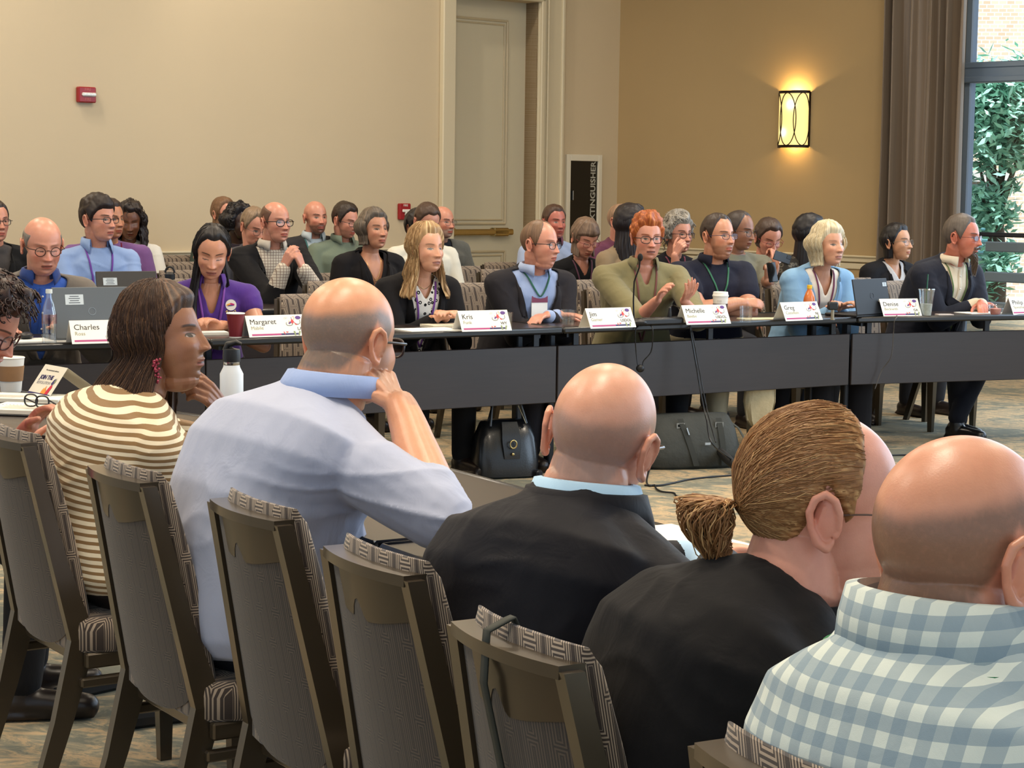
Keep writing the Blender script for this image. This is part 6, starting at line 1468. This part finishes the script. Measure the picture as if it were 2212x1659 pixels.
# --- drinks
def glassy(name, tint, ior=1.4, rough=0.0):
    return glassmat(name, tint, .03, ior)
M_clear = glassmat('clear drinking glass', (.985, .99, .99, 1), .06, 1.25); M_water = glassmat('water', (.95, .96, .95, 1), .05, 1.15)
def cup(px, py, label, prof, m, parts=(), cat='cup', h=TH, Y=None, n=28):
    p = PH(px, py, h) if Y is None else PY(px, py, Y)
    t = empty('cup', (p.x, p.y, h), 0, label, cat); obj('cup_body', MB().lathe(prof, n=n), m, t, sm=35)
    for nm, pr, mm in parts: obj(nm, MB().lathe(pr, n=n), mm, t, sm=35)
    return t
def tumbler(px, py, label, h_=.085, r=.04, lv=.045):
    t = empty('drinking_glass', PH(px, py, TH), 0, label, 'glass')
    obj('glass_body', MB().lathe([(r*.92, 0), (r, h_), (r-.003, h_), (r*.92-.003, .012), (.001, .010)], cap=False), M_clear, t, sm=35)
    obj('water', MB().lathe([(r*.92-.004, .0125), (r*.95-.004, lv), (.001, lv)], cap=False), M_water, t, sm=35); return t
cup(509, 729, 'maroon ribbed paper cup beside Margaret name card', [(.028, 0), (.029, .006), (.041, .108), (.039, .108), (.027, .01)], mat((112, 22, 32), .5, nv=.15, ns=90, name='maroon paper', stretch=(1, 1, .02)), [('rim', [(.0405, .106), (.043, .109), (.0405, .112), (.039, .109)], M_card), ('cup_base', [(.0282, .0), (.0292, .008), (.0285, .0085)], M_card)])
tumbler(1226, 706, 'water glass in front of the man with lanyard badge'); tumbler(1611, 696, 'small water glass right of Michelle name card', .085, .036); tumbler(1092, 712, 'water glass half hidden behind Kris name card', .085, .036)
t = cup(1555, 700, 'white takeaway coffee cup with lid and brown sleeve', [(.030, 0), (.031, .004), (.042, .125), (.030, .126)], M_card, [('lid', [(.0435, .122), (.0445, .128), (.041, .134), (.040, .146), (.037, .148), (.002, .145)], M_white), ('sleeve', [(.0345, .03), (.0395, .085), (.0405, .085), (.0355, .03)], mat((74, 50, 38), .7, name='brown card sleeve'))], Y=10.52)
for z in (.098, .104): o = obj('cup_print', text_mesh('____', .012, 'CENTER'), mat((90, 90, 80), .6, name='pale print'), t, rc=False); o.matrix_local = Matrix.Translation((-.01, -.0412, z))@FM((0, 0, 0), (1, 0, 0), (0, 0, 1), (0, -1, 0))
t = empty('iced_drink_cup', PH(2000, 683, TH), 0, 'clear plastic iced drink cup with green straw', 'cup')
obj('cup_body', MB().lathe([(.029, 0), (.030, .004), (.044, .148), (.043, .148), (.028, .004)], cap=False), glassmat('clear plastic', (.97, .98, .98, 1), .10, 1.2), t, sm=35)
obj('ice', MB().lathe([(.027, .005), (.034, .07), (.001, .072)], cap=False), mat((196, 206, 204), .3, alpha=.55, nv=.4, ns=60, name='melting ice'), t, sm=35)
obj('lid', MB().lathe([(.046, .146), (.047, .150), (.044, .155), (.012, .156)], cap=False), glassmat('clear lid', (.97, .97, .95, 1), .3, 1.3), t, sm=35)
obj('straw', MB().tube([(-.004, 0, .01), (.004, 0, .235)], .0036, 8), mat((22, 84, 60), .4, name='green straw'), t, sm=60)
t = empty('portion_cup', PH(2150, 680, TH), 0, 'small clear plastic cup beside bearded man', 'cup')
obj('cup_body', MB().lathe([(.028, 0), (.040, .055), (.042, .057), (.039, .055), (.027, .002)], cap=False), M_clear, t, sm=35)
obj('contents', MB().lathe([(.026, .002), (.034, .035), (.001, .04)], cap=False), mat((190, 120, 110), .5, name='pink snack'), t, sm=35)
# bottles
def bottle(pos, label, parts, cat='bottle'):
    t = empty('bottle', pos, 0, label, cat)
    for nm, pr, mm in parts: obj(nm, MB().lathe(pr, n=24, cap=False), mm, t, sm=40)
    return t
prof = [(.030, 0), (.032, .01), (.031, .05), (.0315, .11), (.032, .13), (.024, .165), (.013, .195), (.0125, .215)]
bottle(PH(107, 742, TH), 'clear plastic soda bottle beside the grey laptop', [('bottle_body', prof+[(r-.001, z) for r, z in prof[::-1]], glassmat('clear bottle plastic', (.97, .98, .985, 1), .10, 1.2)), ('cap', [(.001, .232), (.014, .232), (.0145, .215), (.012, .214)], mat((210, 216, 214), .4, name='white cap')), ('label', [(.0322, .085), (.0325, .125), (.0318, .125), (.0318, .085)], glassmat('faded label', (.95, .80, .80, 1), .1, 1.2))])
prof = [(.030, 0), (.032, .008), (.0325, .09), (.030, .105), (.022, .128), (.013, .145), (.0128, .152)]
bottle(PY(1747, 692, 10.9)*1.0, 'orange drink bottle with yellow cap beside blue blazer', [('bottle_body', prof, mat((214, 120, 60), .15, coat=.5, name='orange juice')), ('label', [(.033, .02), (.0331, .085), (.0325, .085), (.0325, .02)], mat((196, 96, 40), .4, name='orange label')), ('cap', [(.001, .172), (.0145, .172), (.0148, .152), (.012, .151)], mat((240, 190, 40), .4, name='yellow cap'))])
bpy.context.view_layer.update()
for o in [o for o in bpy.data.objects if o.name.startswith('bottle') and o.parent is None]: o.location.z = TH
t = empty('water_flask', (0, 0, 0), 0, 'dark flask with loop lid and green shoulder on the second row table', 'bottle'); p_ = PY(367, 592, 11.1); t.location = (p_.x, p_.y, TH)
obj('flask_body', MB().lathe([(.036, 0), (.038, .01), (.038, .115), (.02, .14), (.02, .15)]), mat((26, 104, 62), .4, name='green enamel'), t, sm=40)
obj('flask_lid', MB().lathe([(.028, .145), (.029, .175), (.02, .185), (.001, .186)]), mat((20, 20, 22), .5, name='black plastic'), t, sm=40)
obj('lid_loop', MB().tube([(.026*math.cos(a), 0, .182+.034*math.sin(a)) for a in np.linspace(0, PI, 14)], .0055, 8), mat((20, 20, 22), .5, name='black plastic'), t, sm=40)
# --- microphone, power strip, cables, camera
mp = PH(1372, 705, TH); mp = V(mp.x, mp.y+.10, TH)
t = empty('gooseneck_microphone', mp, 0, 'black gooseneck microphone standing before the redheaded woman', 'microphone')
M_bk = mat((16, 16, 18), .45, name='black plastic')
obj('microphone_base', MB().box((0, 0, .016), (.12, .15, .032), bev=.012), M_bk, t, sm=40)
tip = PY(1383, 556, mp.y-.05)-mp
obj('gooseneck', MB().tube([(0, .02, .03), (-.004, .02, .12), (-.002, .015, .22), tip*.85+V(.0, 0, .0), tip], .0042, 8), mat((30, 30, 32), .4, metal=.4, name='gooseneck steel'), t, sm=60)
obj('microphone_head', MB().ell(tip, (.014, .014, .020)), mat((12, 12, 13), .9, bump=.6, bs=500, name='foam'), t, sm=60)
sp_ = PH(1428, 704, TH); _, ed = edge_at(1428)
t = empty('power_strip', (sp_.x, sp_.y+.07, TH), math.atan2(ed.y, ed.x), 'black power strip on the table beside the microphone', 'power strip')
obj('strip_housing', MB().box((0, 0, .019), (.27, .065, .038), bev=.01), M_bk, t, sm=40)
for i in range(4): obj('socket', MB().box((-.09+.06*i, 0, .0385), (.03, .03, .002), bev=.0008), mat((40, 40, 44), .4, name='socket face'), t)
obj('plug', MB().cap((.06, 0, .04), .012, (.06, 0, .085), .007), M_bk, t, sm=60)
def cable(name, pts, r, label, m=M_bk, extra=None):
    # smooth through the points
    P = [V(p) for p in pts]; out = []
    for i in range(len(P)-1):
        p0, p1, p2, p3 = P[max(i-1, 0)], P[i], P[i+1], P[min(i+2, len(P)-1)]
        for k in range(8):
            t_ = k/8; out.append(.5*((2*p1)+(p2-p0)*t_+(2*p0-5*p1+4*p2-p3)*t_*t_+(3*p1-p0-3*p2+p3)*t_**3))
    out.append(P[-1]); mb = MB().tube(out, r, 6); o = obj(name, mb, m, sm=60); tag(o, label, 'cable'); return o
e1, _ = edge_at(1385); Yc = e1.y-.03
cable('cable', [PY(1400, 700, Yc+.12), PY(1378, 705, Yc), PY(1372, 722, Yc-.02), PY(1374, 760, Yc), PY(1378, 790, Yc), PY(1384, 800, Yc), PY(1388, 792, Yc), PY(1390, 780, Yc), PY(1406, 760, Yc), PY(1410, 730, Yc-.02), PY(1408, 706, Yc-.02), PY(1392, 698, Yc+.1)], .0032, 'looped black cable hanging over the table edge with a knot')
o = obj('cable_knot', MB().ell(PY(1383, 796, Yc-.005), (.022, .015, .02)), M_bk, bpy.data.objects['cable'], sm=60)
e2, _ = edge_at(1490); Y2 = e2.y-.03
fl_ = PH(1532, 948, .0)
cable('cable', [V(sp_.x+.05, sp_.y+.09, TH+.08), PY(1452, 660, Y2+.15), PY(1472, 668, Y2+.03), PY(1488, 690, Y2-.02), PY(1493, 725, Y2-.04), PY(1504, 790, Y2-.06), PY(1514, 850, Y2-.1), PY(1526, 905, Y2-.16), PY(1540, 960, Y2-.5), PH(1600, 1005, .006)], .0042, 'black cable running from power strip over the table edge to the floor')
cable('cable', [PY(1490, 700, Y2+.05), PY(1496, 722, Y2-.05), PY(1509, 790, Y2-.07), PY(1520, 850, Y2-.1), PY(1532, 905, Y2-.16), PY(1546, 955, Y2-.5)], .0034, 'thin black cable beside the power strip cable')
e3, _ = edge_at(1900)
cable('cable', [PY(1935, 680, e3.y+.12), PY(1938, 684, e3.y+.0), PY(1932, 694, e3.y-.03), PY(1930, 720, e3.y), PY(1925, 770, e3.y), PY(1905, 800, e3.y+.02), PY(1890, 840, e3.y)], .0028, 'thin grey cable hanging below Denise name card', mat((70, 66, 62), .5, name='grey cable'))
t = empty('table_camera', V(PH(1798, 691, TH)), .2, 'small black camera on a short stand in front of blue blazer', 'camera')
obj('camera_stand', MB().lathe([(.014, 0), (.014, .004), (.009, .006), (.009, .055), (.001, .056)]), mat((150, 140, 120), .3, metal=.6, name='steel stand'), t, sm=40)
obj('camera_body', MB().box((0, 0, .076), (.055, .03, .044), bev=.006), M_bk, t, sm=40)
# --- papers and small things on far tables
def paper(px, py, w, d, az, label, th=.003, col=(230, 228, 220), h=TH, name='paper', cat='paper', extra=None):
    p = PH(px, py, h); t = obj(name, MB().box((0, 0, th/2), (w, d, th)), mat(col, .6, nv=.04, ns=20, name='paper'), loc=(p.x, p.y, h+.0004), rz=math.radians(az)); tag(t, label, cat); return t
paper(70, 737, .28, .2, 25, 'white notepad under the hand of the man in grey blazer', .006, name='notepad', cat='notepad')
paper(452, 722, .16, .11, 20, 'folded white napkin beside the maroon cup', .012, name='napkin', cat='napkin')
paper(925, 714, .28, .2, 30, 'stack of white papers left of Kris name card', .006)
paper(672, 722, .05, .12, 40, 'white paper strip sticking out behind Margaret name card', .003)
paper(960, 706, .20, .14, 30, 'small open cream notebook in front of the blond woman', .012, (224, 214, 190), name='notebook', cat='notebook')
paper(1245, 688, .24, .16, 30, 'white notepad behind Jim name card', .008, name='notepad', cat='notepad')
paper(1640, 690, .22, .10, 20, 'cream notepad behind Greg name card', .006, (226, 214, 176), name='notepad', cat='notepad')
paper(2115, 676, .25, .15, 30, 'white paper under the hands of the bearded man', .003)
paper(2040, 681, .09, .06, 10, 'folded tissue in front of the iced drink', .006, (206, 190, 180), name='tissue', cat='tissue')
t = obj('mouse', MB().ell((0, 0, .014), (.03, .05, .016)), M_bk, loc=PH(57, 732, TH+.006), sm=60); tag(t, 'black computer mouse on the notepad at far left', 'mouse')
# phones
def phone(name, pos, X, Yv, label, col=(14, 14, 16), back=False, sc=1.0):
    X = V(X).normalized(); Z = X.cross(V(Yv)).normalized(); Yv = Z.cross(X)
    t = empty(name, (0, 0, 0), 0, label, 'phone'); t.matrix_world = FM(pos, X, Yv, Z)@Matrix.Scale(sc, 4)
    obj('phone_case', MB().box((0, 0, 0), (.076, .152, .010), bev=.004), mat((30, 30, 32) if back else (196, 188, 172), .25, name='phone case'), t, sm=40)
    obj('phone_screen', MB().box((0, 0, .0055), (.070, .146, .0012), bev=.0005), mat(col, .06, name='dark glass screen'), t)
    if back:
        obj('camera_bump', MB().box((.018, .052, -.0065), (.034, .036, .004), bev=.002), mat((22, 22, 24), .3, name='black glass'), t, sm=40)
    return t
phone('phone', PY(1668, 588, 11.62), (1, .35, .1), (-.1, .2, 1), 'dark phone held up behind the man in navy polo', back=True, sc=.78)
phone('phone', PY(1690, 556, 12.25), (.3, .1, 1), (1, .3, 0), 'dark phone held by the woman resting cheek on hand', back=True, sc=.78)
# ================================================================ things under the far tables
def bagmesh(prof, w):  # rounded soft box by rings
    return MB().rings(np.array([[(math.copysign(abs(math.cos(a))**.5, math.cos(a))*w*k, math.copysign(abs(math.sin(a))**.6, math.sin(a))*d*k2, z) for a in np.arange(32)*2*PI/32] for z, k, d, k2 in prof]))
M_lth = mat((20, 21, 24), .28, coat=.25, bump=.3, bs=180, name='black leather'); M_nyl = mat((54, 56, 52), .75, nv=.1, ns=8, bump=.5, bs=26, bd=.01, name='charcoal nylon')
hp = PH(1088, 1035, .0); hb = empty('handbag', (hp.x, hp.y+.12, 0), .35, 'black leather handbag with gold turn lock on the floor', 'bag')
obj('bag_body', bagmesh([(0, .8, .10, 1), (.01, .98, .12, 1), (.08, 1.0, .12, 1), (.2, .92, .09, 1), (.27, .78, .05, 1), (.285, .7, .03, 1)], .165), M_lth, hb, sm=60)
obj('bag_flap', MB().grid([[(x*(1-.4*abs(t-.5)), -.122+.05*t*t+ .0*x, .10+.18*t) for x in np.linspace(-.05, .05, 5)] for t in np.linspace(0, 1, 8)]), M_lth, hb, sm=60, rc=False)
obj('gold_lock', MB().tube([(.0+.017*math.cos(a), -.135, .175+.02*math.sin(a)) for a in np.arange(20)*2*PI/20], .004, 8, loop=True), M_brass, hb, sm=60)
obj('gold_stud', MB().ell((0, -.132, .125), (.008, .006, .008)), M_brass, hb, sm=60)
for s in (-1, 1):
    obj('handle', MB().tube([(s*.10, s*.03-.04, .26), (s*.085, s*.02-.03, .36), (s*.04, s*.02-.03, .43), (-s*.0, s*.02-.03, .445), (-s*.05, s*.02-.03, .42), (-s*.09, s*.03-.04, .27)], .008, 8), M_lth, hb, sm=60)
obj('zip_chain', MB().tube([(.05, -.06, .36), (.085, -.08, .27)], .003, 6), mat((180, 176, 160), .25, metal=1, name='silver chain'), hb, sm=60)
dp = PH(1490, 1015, 0); db = empty('duffel_bag', (dp.x, dp.y+.16, 0), .30, 'charcoal duffel bag with grey buckles on the floor', 'bag')
obj('bag_body', bagmesh([(0, .95, .13, 1), (.02, 1.02, .15, 1), (.1, 1.0, .15, 1), (.2, .92, .12, 1), (.26, .82, .07, 1), (.275, .78, .04, 1)], .27), M_nyl, db, sm=60)
for xx, b_ in ((-.085, .06), (.13, .01)):
    obj('strap', MB().grid([[(xx+b_*(1-t)*1.2+w_, -.158+.065*t*t-.004, .02+.24*t) for w_ in (-.016, .016)] for t in np.linspace(0, 1, 10)]), mat((44, 46, 42), .8, name='webbing'), db, sm=60, rc=False)
    bk = MB(); z = .235; bk.box((xx, -.105, z), (.045, .008, .008)); bk.box((xx, -.108, z-.02), (.045, .008, .006)); bk.box((xx-.02, -.107, z-.01), (.006, .008, .028)); bk.box((xx+.02, -.107, z-.01), (.006, .008, .028)); obj('buckle', bk, mat((150, 152, 150), .35, metal=.7, name='grey buckle'), db)
obj('zip_pull', MB().tube([(-.06, -.13, .215), (-.05, -.14, .18)], .004, 6), mat((180, 182, 180), .3, metal=.9, name='zip metal'), db, sm=60)
obj('brand_tab', MB().box((.045, -.165, .135), (.03, .003, .012)), mat((170, 178, 184), .4, name='silver tab'), db)
obj('carry_strap', MB().tube([(.2, -.02, .25), (.26, -.06, .2), (.3, -.12, .1), (.40, -.16, .02), (.5, -.15, .012)], .013, 8, flat=.35), mat((62, 62, 54), .8, name='olive webbing'), db, sm=60)
up_ = PH(1592, 1012, .03); u2 = PY(1545, 965, up_.y+.25)
ub = empty('folded_umbrella', (0, 0, 0), 0, 'black folded umbrella leaning on the duffel bag', 'umbrella')
obj('umbrella_canopy', MB().tube([up_, up_.lerp(u2, .5), u2], [.02, .026, .017], 12), mat((14, 14, 15), .7, bump=.4, bs=80, name='black nylon'), ub, sm=60)
obj('umbrella_handle', MB().tube([u2, u2+(u2-up_).normalized()*.07], .009, 8), M_bk, ub, sm=60)
sm_ = cable('cable', [PH(1392, 1048, .005), PH(1430, 1048, .005), PH(1500, 1034, .005), PH(1600, 1025, .005), PH(1700, 1018, .005), PH(1900, 985, .005), PH(2060, 985, .005)], .005, 'long black cable lying straight across the carpet')
cable('cable', [PH(1416, 980, .02), PH(1404, 1010, .01), PH(1397, 1038, .006), PH(1402, 1049, .006), PH(1414, 1048, .006), PH(1418, 1056, .006), PH(1430, 1062, .006), PH(1455, 1065, .006), PH(1462, 1072, .006), PH(1478, 1072, .006), PH(1496, 1070, .006), PH(1500, 1084, .006), PH(1512, 1084, .006), PH(1532, 1072, .006)], .0045, 'kinked black cable on the carpet right of the bald man')
tb_ = PH(1640, 905, .05); tb_ = PY(1640, 880, 10.6)
tg = empty('canvas_bag', (tb_.x, tb_.y, 0), .2, 'beige canvas bag hanging under the table beside brown shoes', 'bag')
obj('bag_body', MB().rings(np.array([[(k*.09*math.copysign(abs(math.cos(a))**.6, math.cos(a))+.03*(z-.3), k*.03*math.sin(a)+.01*math.sin(9*a+z*20), z) for a in np.arange(24)*2*PI/24] for z, k in ((.17, .5), (.2, .75), (.3, 1), (.42, .95), (.5, .8))])), mat((196, 178, 140), .85, bump=.5, bs=30, bd=.01, name='canvas'), tg, sm=60)
obj('bag_strap', MB().tube([(.05, 0, .49), (.03, .01, .6), (0, .02, .70)], .008, 6, flat=.4), mat((196, 178, 140), .85, name='canvas strap'), tg, sm=60)
# ================================================================ near left table
def NT(px, py, h=TH): return PH(px, py, h)
p = NT(24, 847); t = cup(24, 847, 'white paper coffee cup with tan sleeve at left edge', [(.032, 0), (.033, .004), (.044, .112), (.042, .112), (.030, .006)], M_card, [('rim', [(.044, .111), (.0465, .114), (.044, .117), (.042, .113)], M_card), ('sleeve', [(.0375, .038), (.0425, .088), (.0435, .088), (.0385, .038)], mat((150, 112, 76), .8, nv=.12, ns=30, name='tan card sleeve'))])
def notebook(px, py, w, d, az, label, col=(234, 230, 214), cov=(24, 26, 30), spiral=True, h=TH, cat='notebook'):
    p = NT(px, py, h); t = empty('notebook', (p.x, p.y, h), math.radians(az), label, cat)
    obj('cover', MB().box((0, 0, .003), (w+.012, d+.012, .005), bev=.002), mat(cov, .5, name='notebook cover'), t)
    obj('pages', MB().box((0, 0, .012), (w, d, .013), bev=.001), mat(col, .7, nv=.05, ns=6, name='notebook pages'), t)
    if spiral: obj('punched_holes', MB().box((0, 0, .0187), (.001, .001, .0001)), M_ink, t)
    if spiral:
        mb = MB()
        for i in range(34): mb.box((-w/2+.01+(w-.02)*i/33, d*.12, .0188), (.0028, .0028, .0006))
        o = bpy.data.objects[t.children[-1].name] if False else [c for c in bpy.data.objects if c.parent == t and c.name.startswith('punched')][0]; o.data = mb.mesh('holes'); o.data.materials.append(M_ink)
    mb = MB(); rr = random.Random(9)
    for i in range(9):
        y = d*.06-i*d*.05; x0 = -w*.40+rr.uniform(0, .02); x1 = x0+w*rr.uniform(.25, .75); mb.box(((x0+x1)/2, y, .0187), (x1-x0, .0012, .0003))
    obj('handwriting', mb, mat((150, 146, 140), .7, name='pencil grey'), t); return t
nb = notebook(120, 893, .40, .20, -10, 'open spiral notebook with handwriting on the near left table'); notebook(60, 868, .26, .16, -8, 'white ruled pad behind the spiral notebook', spiral=False)
gp_ = NT(84, 884, TH+.02)
g = empty('reading_glasses', gp_, math.radians(-4), 'black reading glasses lying on the spiral notebook', 'glasses')
mb = MB(); ln_ = MB()
for s in (-1, 1):
    pts = [(s*.0-.01+ (s*.021)+.0, math.cos(a)*0-.002*s, .0) for a in (0,)]
    ring_ = [((.017 if s > 0 else -.03)+.0195*math.copysign(abs(math.cos(a))**.8, math.cos(a)), -.02*s, .024+.018*math.copysign(abs(math.sin(a))**.8, math.sin(a))) for a in np.arange(24)*2*PI/24]
    mb.tube(ring_, .0026, 6, loop=True); c = ((.017 if s > 0 else -.03), -.02*s, .024); ln_.add([c]+ring_, [(0, i+1, (i+1) % 24+1) for i in range(24)])
mb.tube([(-.0115, .016, .03), (-.006, 0, .034), (.0, -.016, .03)], .0026, 6)
mb.tube([(.036, -.02, .03), (.07, .0, .006), (.12, .03, .004), (.135, .05, .012), (.15, .07, .03)], .0026, 6); mb.tube([(-.048, .02, .03), (-.02, .05, .01), (.06, .09, .006), (.09, .10, .015)], .0026, 6)
obj('frame', mb, M_bk, g, sm=60); obj('lenses', ln_, M_lens, g, rc=False)
# leaning event card tent
ca_ = NT(48, 858); cb_ = NT(104, 870); uxc = (cb_-ca_).normalized()
t = empty('event_card', (ca_+cb_)/2+V(0, .0, 0), math.atan2(uxc.y, uxc.x), 'folded event card reading JOIN THE with bird and flames, on the near left table', 'card')
W_ = .16; H2 = .125; d_ = .075; hgt = .105; mb = MB()
L_ = math.hypot(d_, hgt); up = V(0, d_/L_, hgt/L_); nn = V(0, -hgt/L_, d_/L_); F_ = FM((0, -.0008, 0), (1, 0, 0), up, nn)
for y0, y1 in ((0, d_), (d_*2.9, d_)): mb.rings(np.array([[(x, y0, .0005), (x, y1, hgt), (x, y1+.0008, hgt-.001), (x, y0+.0014, .0005)] for x in (-W_/2, W_/2)]))
obj('card', mb, mat((226, 218, 200), .5, name='cream card stock'), t)
def putc(name, me, m, x, y, rz=0): o = obj(name, me, m, t, rc=False); o.matrix_local = F_@Matrix.Translation((x, y, 0))@Matrix.Rotation(rz, 4, 'Z'); return o
putc('card_lettering', text_mesh('JOIN THE', .021, 'CENTER', .0003, .0008), mat((40, 34, 84), .5, name='indigo ink'), -.014, L_*.60, .03)
putc('card_outline_lettering', text_mesh('REVOLUTION', .015, 'CENTER', .0003), mat((150, 146, 150), .5, name='grey ink'), -.014, L_*.46, .03)
putc('card_heading', text_mesh('The annual national conference', .0072, 'CENTER', .0003), mat((110, 104, 100), .5, name='soft grey ink'), -.004, L_*.84)
b = MB().box((0, L_*.14, .0006), (W_*.96, L_*.12, .0004)); putc('card_band', b, M_navy, 0, 0)
b = MB()
for x_, h_ in ((.012, .022), (.022, .032), (.031, .018)): poly(b, [(x_-.006, L_*.2), (x_+.006, L_*.2), (x_+.004, L_*.2+h_*.6), (x_, L_*.2+h_), (x_-.005, L_*.2+h_*.5)], .0009)
putc('flame_print', b, M_org, 0, 0)
b = MB(); poly(b, [(.036, L_*.2), (.056, L_*.2), (.060, L_*.42), (.050, L_*.5), (.040, L_*.36)], .001); putc('red_bird_print', b, mat((196, 30, 60), .5, name='crimson ink'), 0, 0)
b = MB(); poly(b, [(.040, L_*.5), (.046, L_*.62), (.056, L_*.66), (.058, L_*.54), (.050, L_*.46)], .0011); putc('indigo_bird_print', b, M_navy, 0, 0)
b = MB(); poly(b, [(.054, L_*.56), (.060, L_*.68), (.0615, L_*.52)], .0012); putc('leaf_print', b, M_sage, 0, 0)
# white flask with black spout behind the woman's hand
wf_ = PH(488, 898, TH); t = empty('white_flask', (wf_.x, wf_.y+.12, TH), 0, 'white insulated bottle with black spout lid behind the watch', 'bottle')
obj('flask_body', MB().lathe([(.034, 0), (.036, .008), (.036, .115), (.026, .135), (.024, .145), (.001, .145)], cap=False), mat((226, 230, 234), .35, name='white enamel'), t, sm=40)
obj('steel_ring', MB().lathe([(.0245, .142), (.0255, .144), (.0255, .152), (.024, .153)], cap=False), mat((190, 190, 190), .2, metal=1, name='steel'), t, sm=40)
lid_ = obj('flask_lid', MB().lathe([(.027, .153), (.028, .17), (.026, .19), (.001, .196)], cap=False), M_bk, t, sm=40)
obj('spout', MB().tube([(-.02, 0, .185), (-.012, 0, .204), (.014, 0, .212), (.03, 0, .206)], [.009, .010, .009, .005], 8), M_bk, t, sm=60)
ph_ = PY(140, 982, 4.62); phone('phone', ph_, (.75, .2, -.3), (.42, .1, .80), 'phone in pale case held by the curly haired woman')
nb2 = notebook(165, 1075, .15, .21, 60, 'small cream notepad with pen on the lap beside the striped top', (226, 218, 180), (16, 16, 18), False, .60)
q = V(nb2.location); t = obj('pen', MB().tube([(-.05, 0, 0), (.06, 0, 0), (.07, 0, 0)], [.005, .005, .001], 8), mat((40, 40, 44), .3, metal=.5, name='pen metal'), loc=(q.x+.02, q.y+.0, .625), rz=.4, sm=60); tag(t, 'dark pen lying on the small cream notepad', 'pen')
# printed bag / programme on the table in front of the bald man
pp = NT(1478, 1185); t = empty('printed_programme', (pp.x-.02, pp.y+.03, TH), math.radians(-58), 'white printed programme with colourful bird, right of the bald man', 'programme')
obj('sheet', MB().box((0, 0, .006), (.30, .215, .012)), M_card, t)
b = MB(); poly(b, [(.04, -.09), (.10, -.10), (.11, -.03), (.07, -.02)], .0125); obj('red_print', b, mat((200, 30, 60), .5, name='crimson ink'), t, rc=False)
b = MB(); poly(b, [(.03, -.01), (.05, .04), (.09, .05), (.10, .0), (.07, -.02)], .0126); obj('violet_print', b, M_navy, t, rc=False)
b = MB(); poly(b, [(.10, -.02), (.13, -.05), (.12, -.09), (.10, -.06)], .0127); obj('orange_print', b, M_org, t, rc=False)
b = MB(); poly(b, [(.10, .0), (.13, .03), (.125, -.02)], .0127); obj('leaf_print', b, M_sage, t, rc=False)
# dark strap hung over the back of the fifth chair
c5 = near[4]; a5 = c5.rotation_euler.z; M5 = Matrix.Translation(c5.location)@Matrix.Rotation(a5, 4, 'Z')
pts = [(-.02, -.17, .45), (-.022, -.22, .70), (-.022, -.245, .86), (-.018, -.262, .898), (-.015, -.30, .885), (-.012, -.305, .82), (-.015, -.275, .70), (-.03, -.235, .5), (-.035, -.21, .36)]
P3 = []
for i in range(len(pts)-1):
    for k in range(5): P3.append(V(pts[i]).lerp(V(pts[i+1]), k/5))
G = [[tuple(M5@(p+V(w_, 0, 0))) for w_ in (-.008, .008)] for p in P3]
o = obj('strap', MB().grid(G), mat((38, 42, 36), .7, name='dark olive webbing'), sm=60, rc=False); md = o.modifiers.new('s', 'SOLIDIFY'); md.thickness = .003; tag(o, 'dark bag strap hanging over the back of a near chair', 'strap')
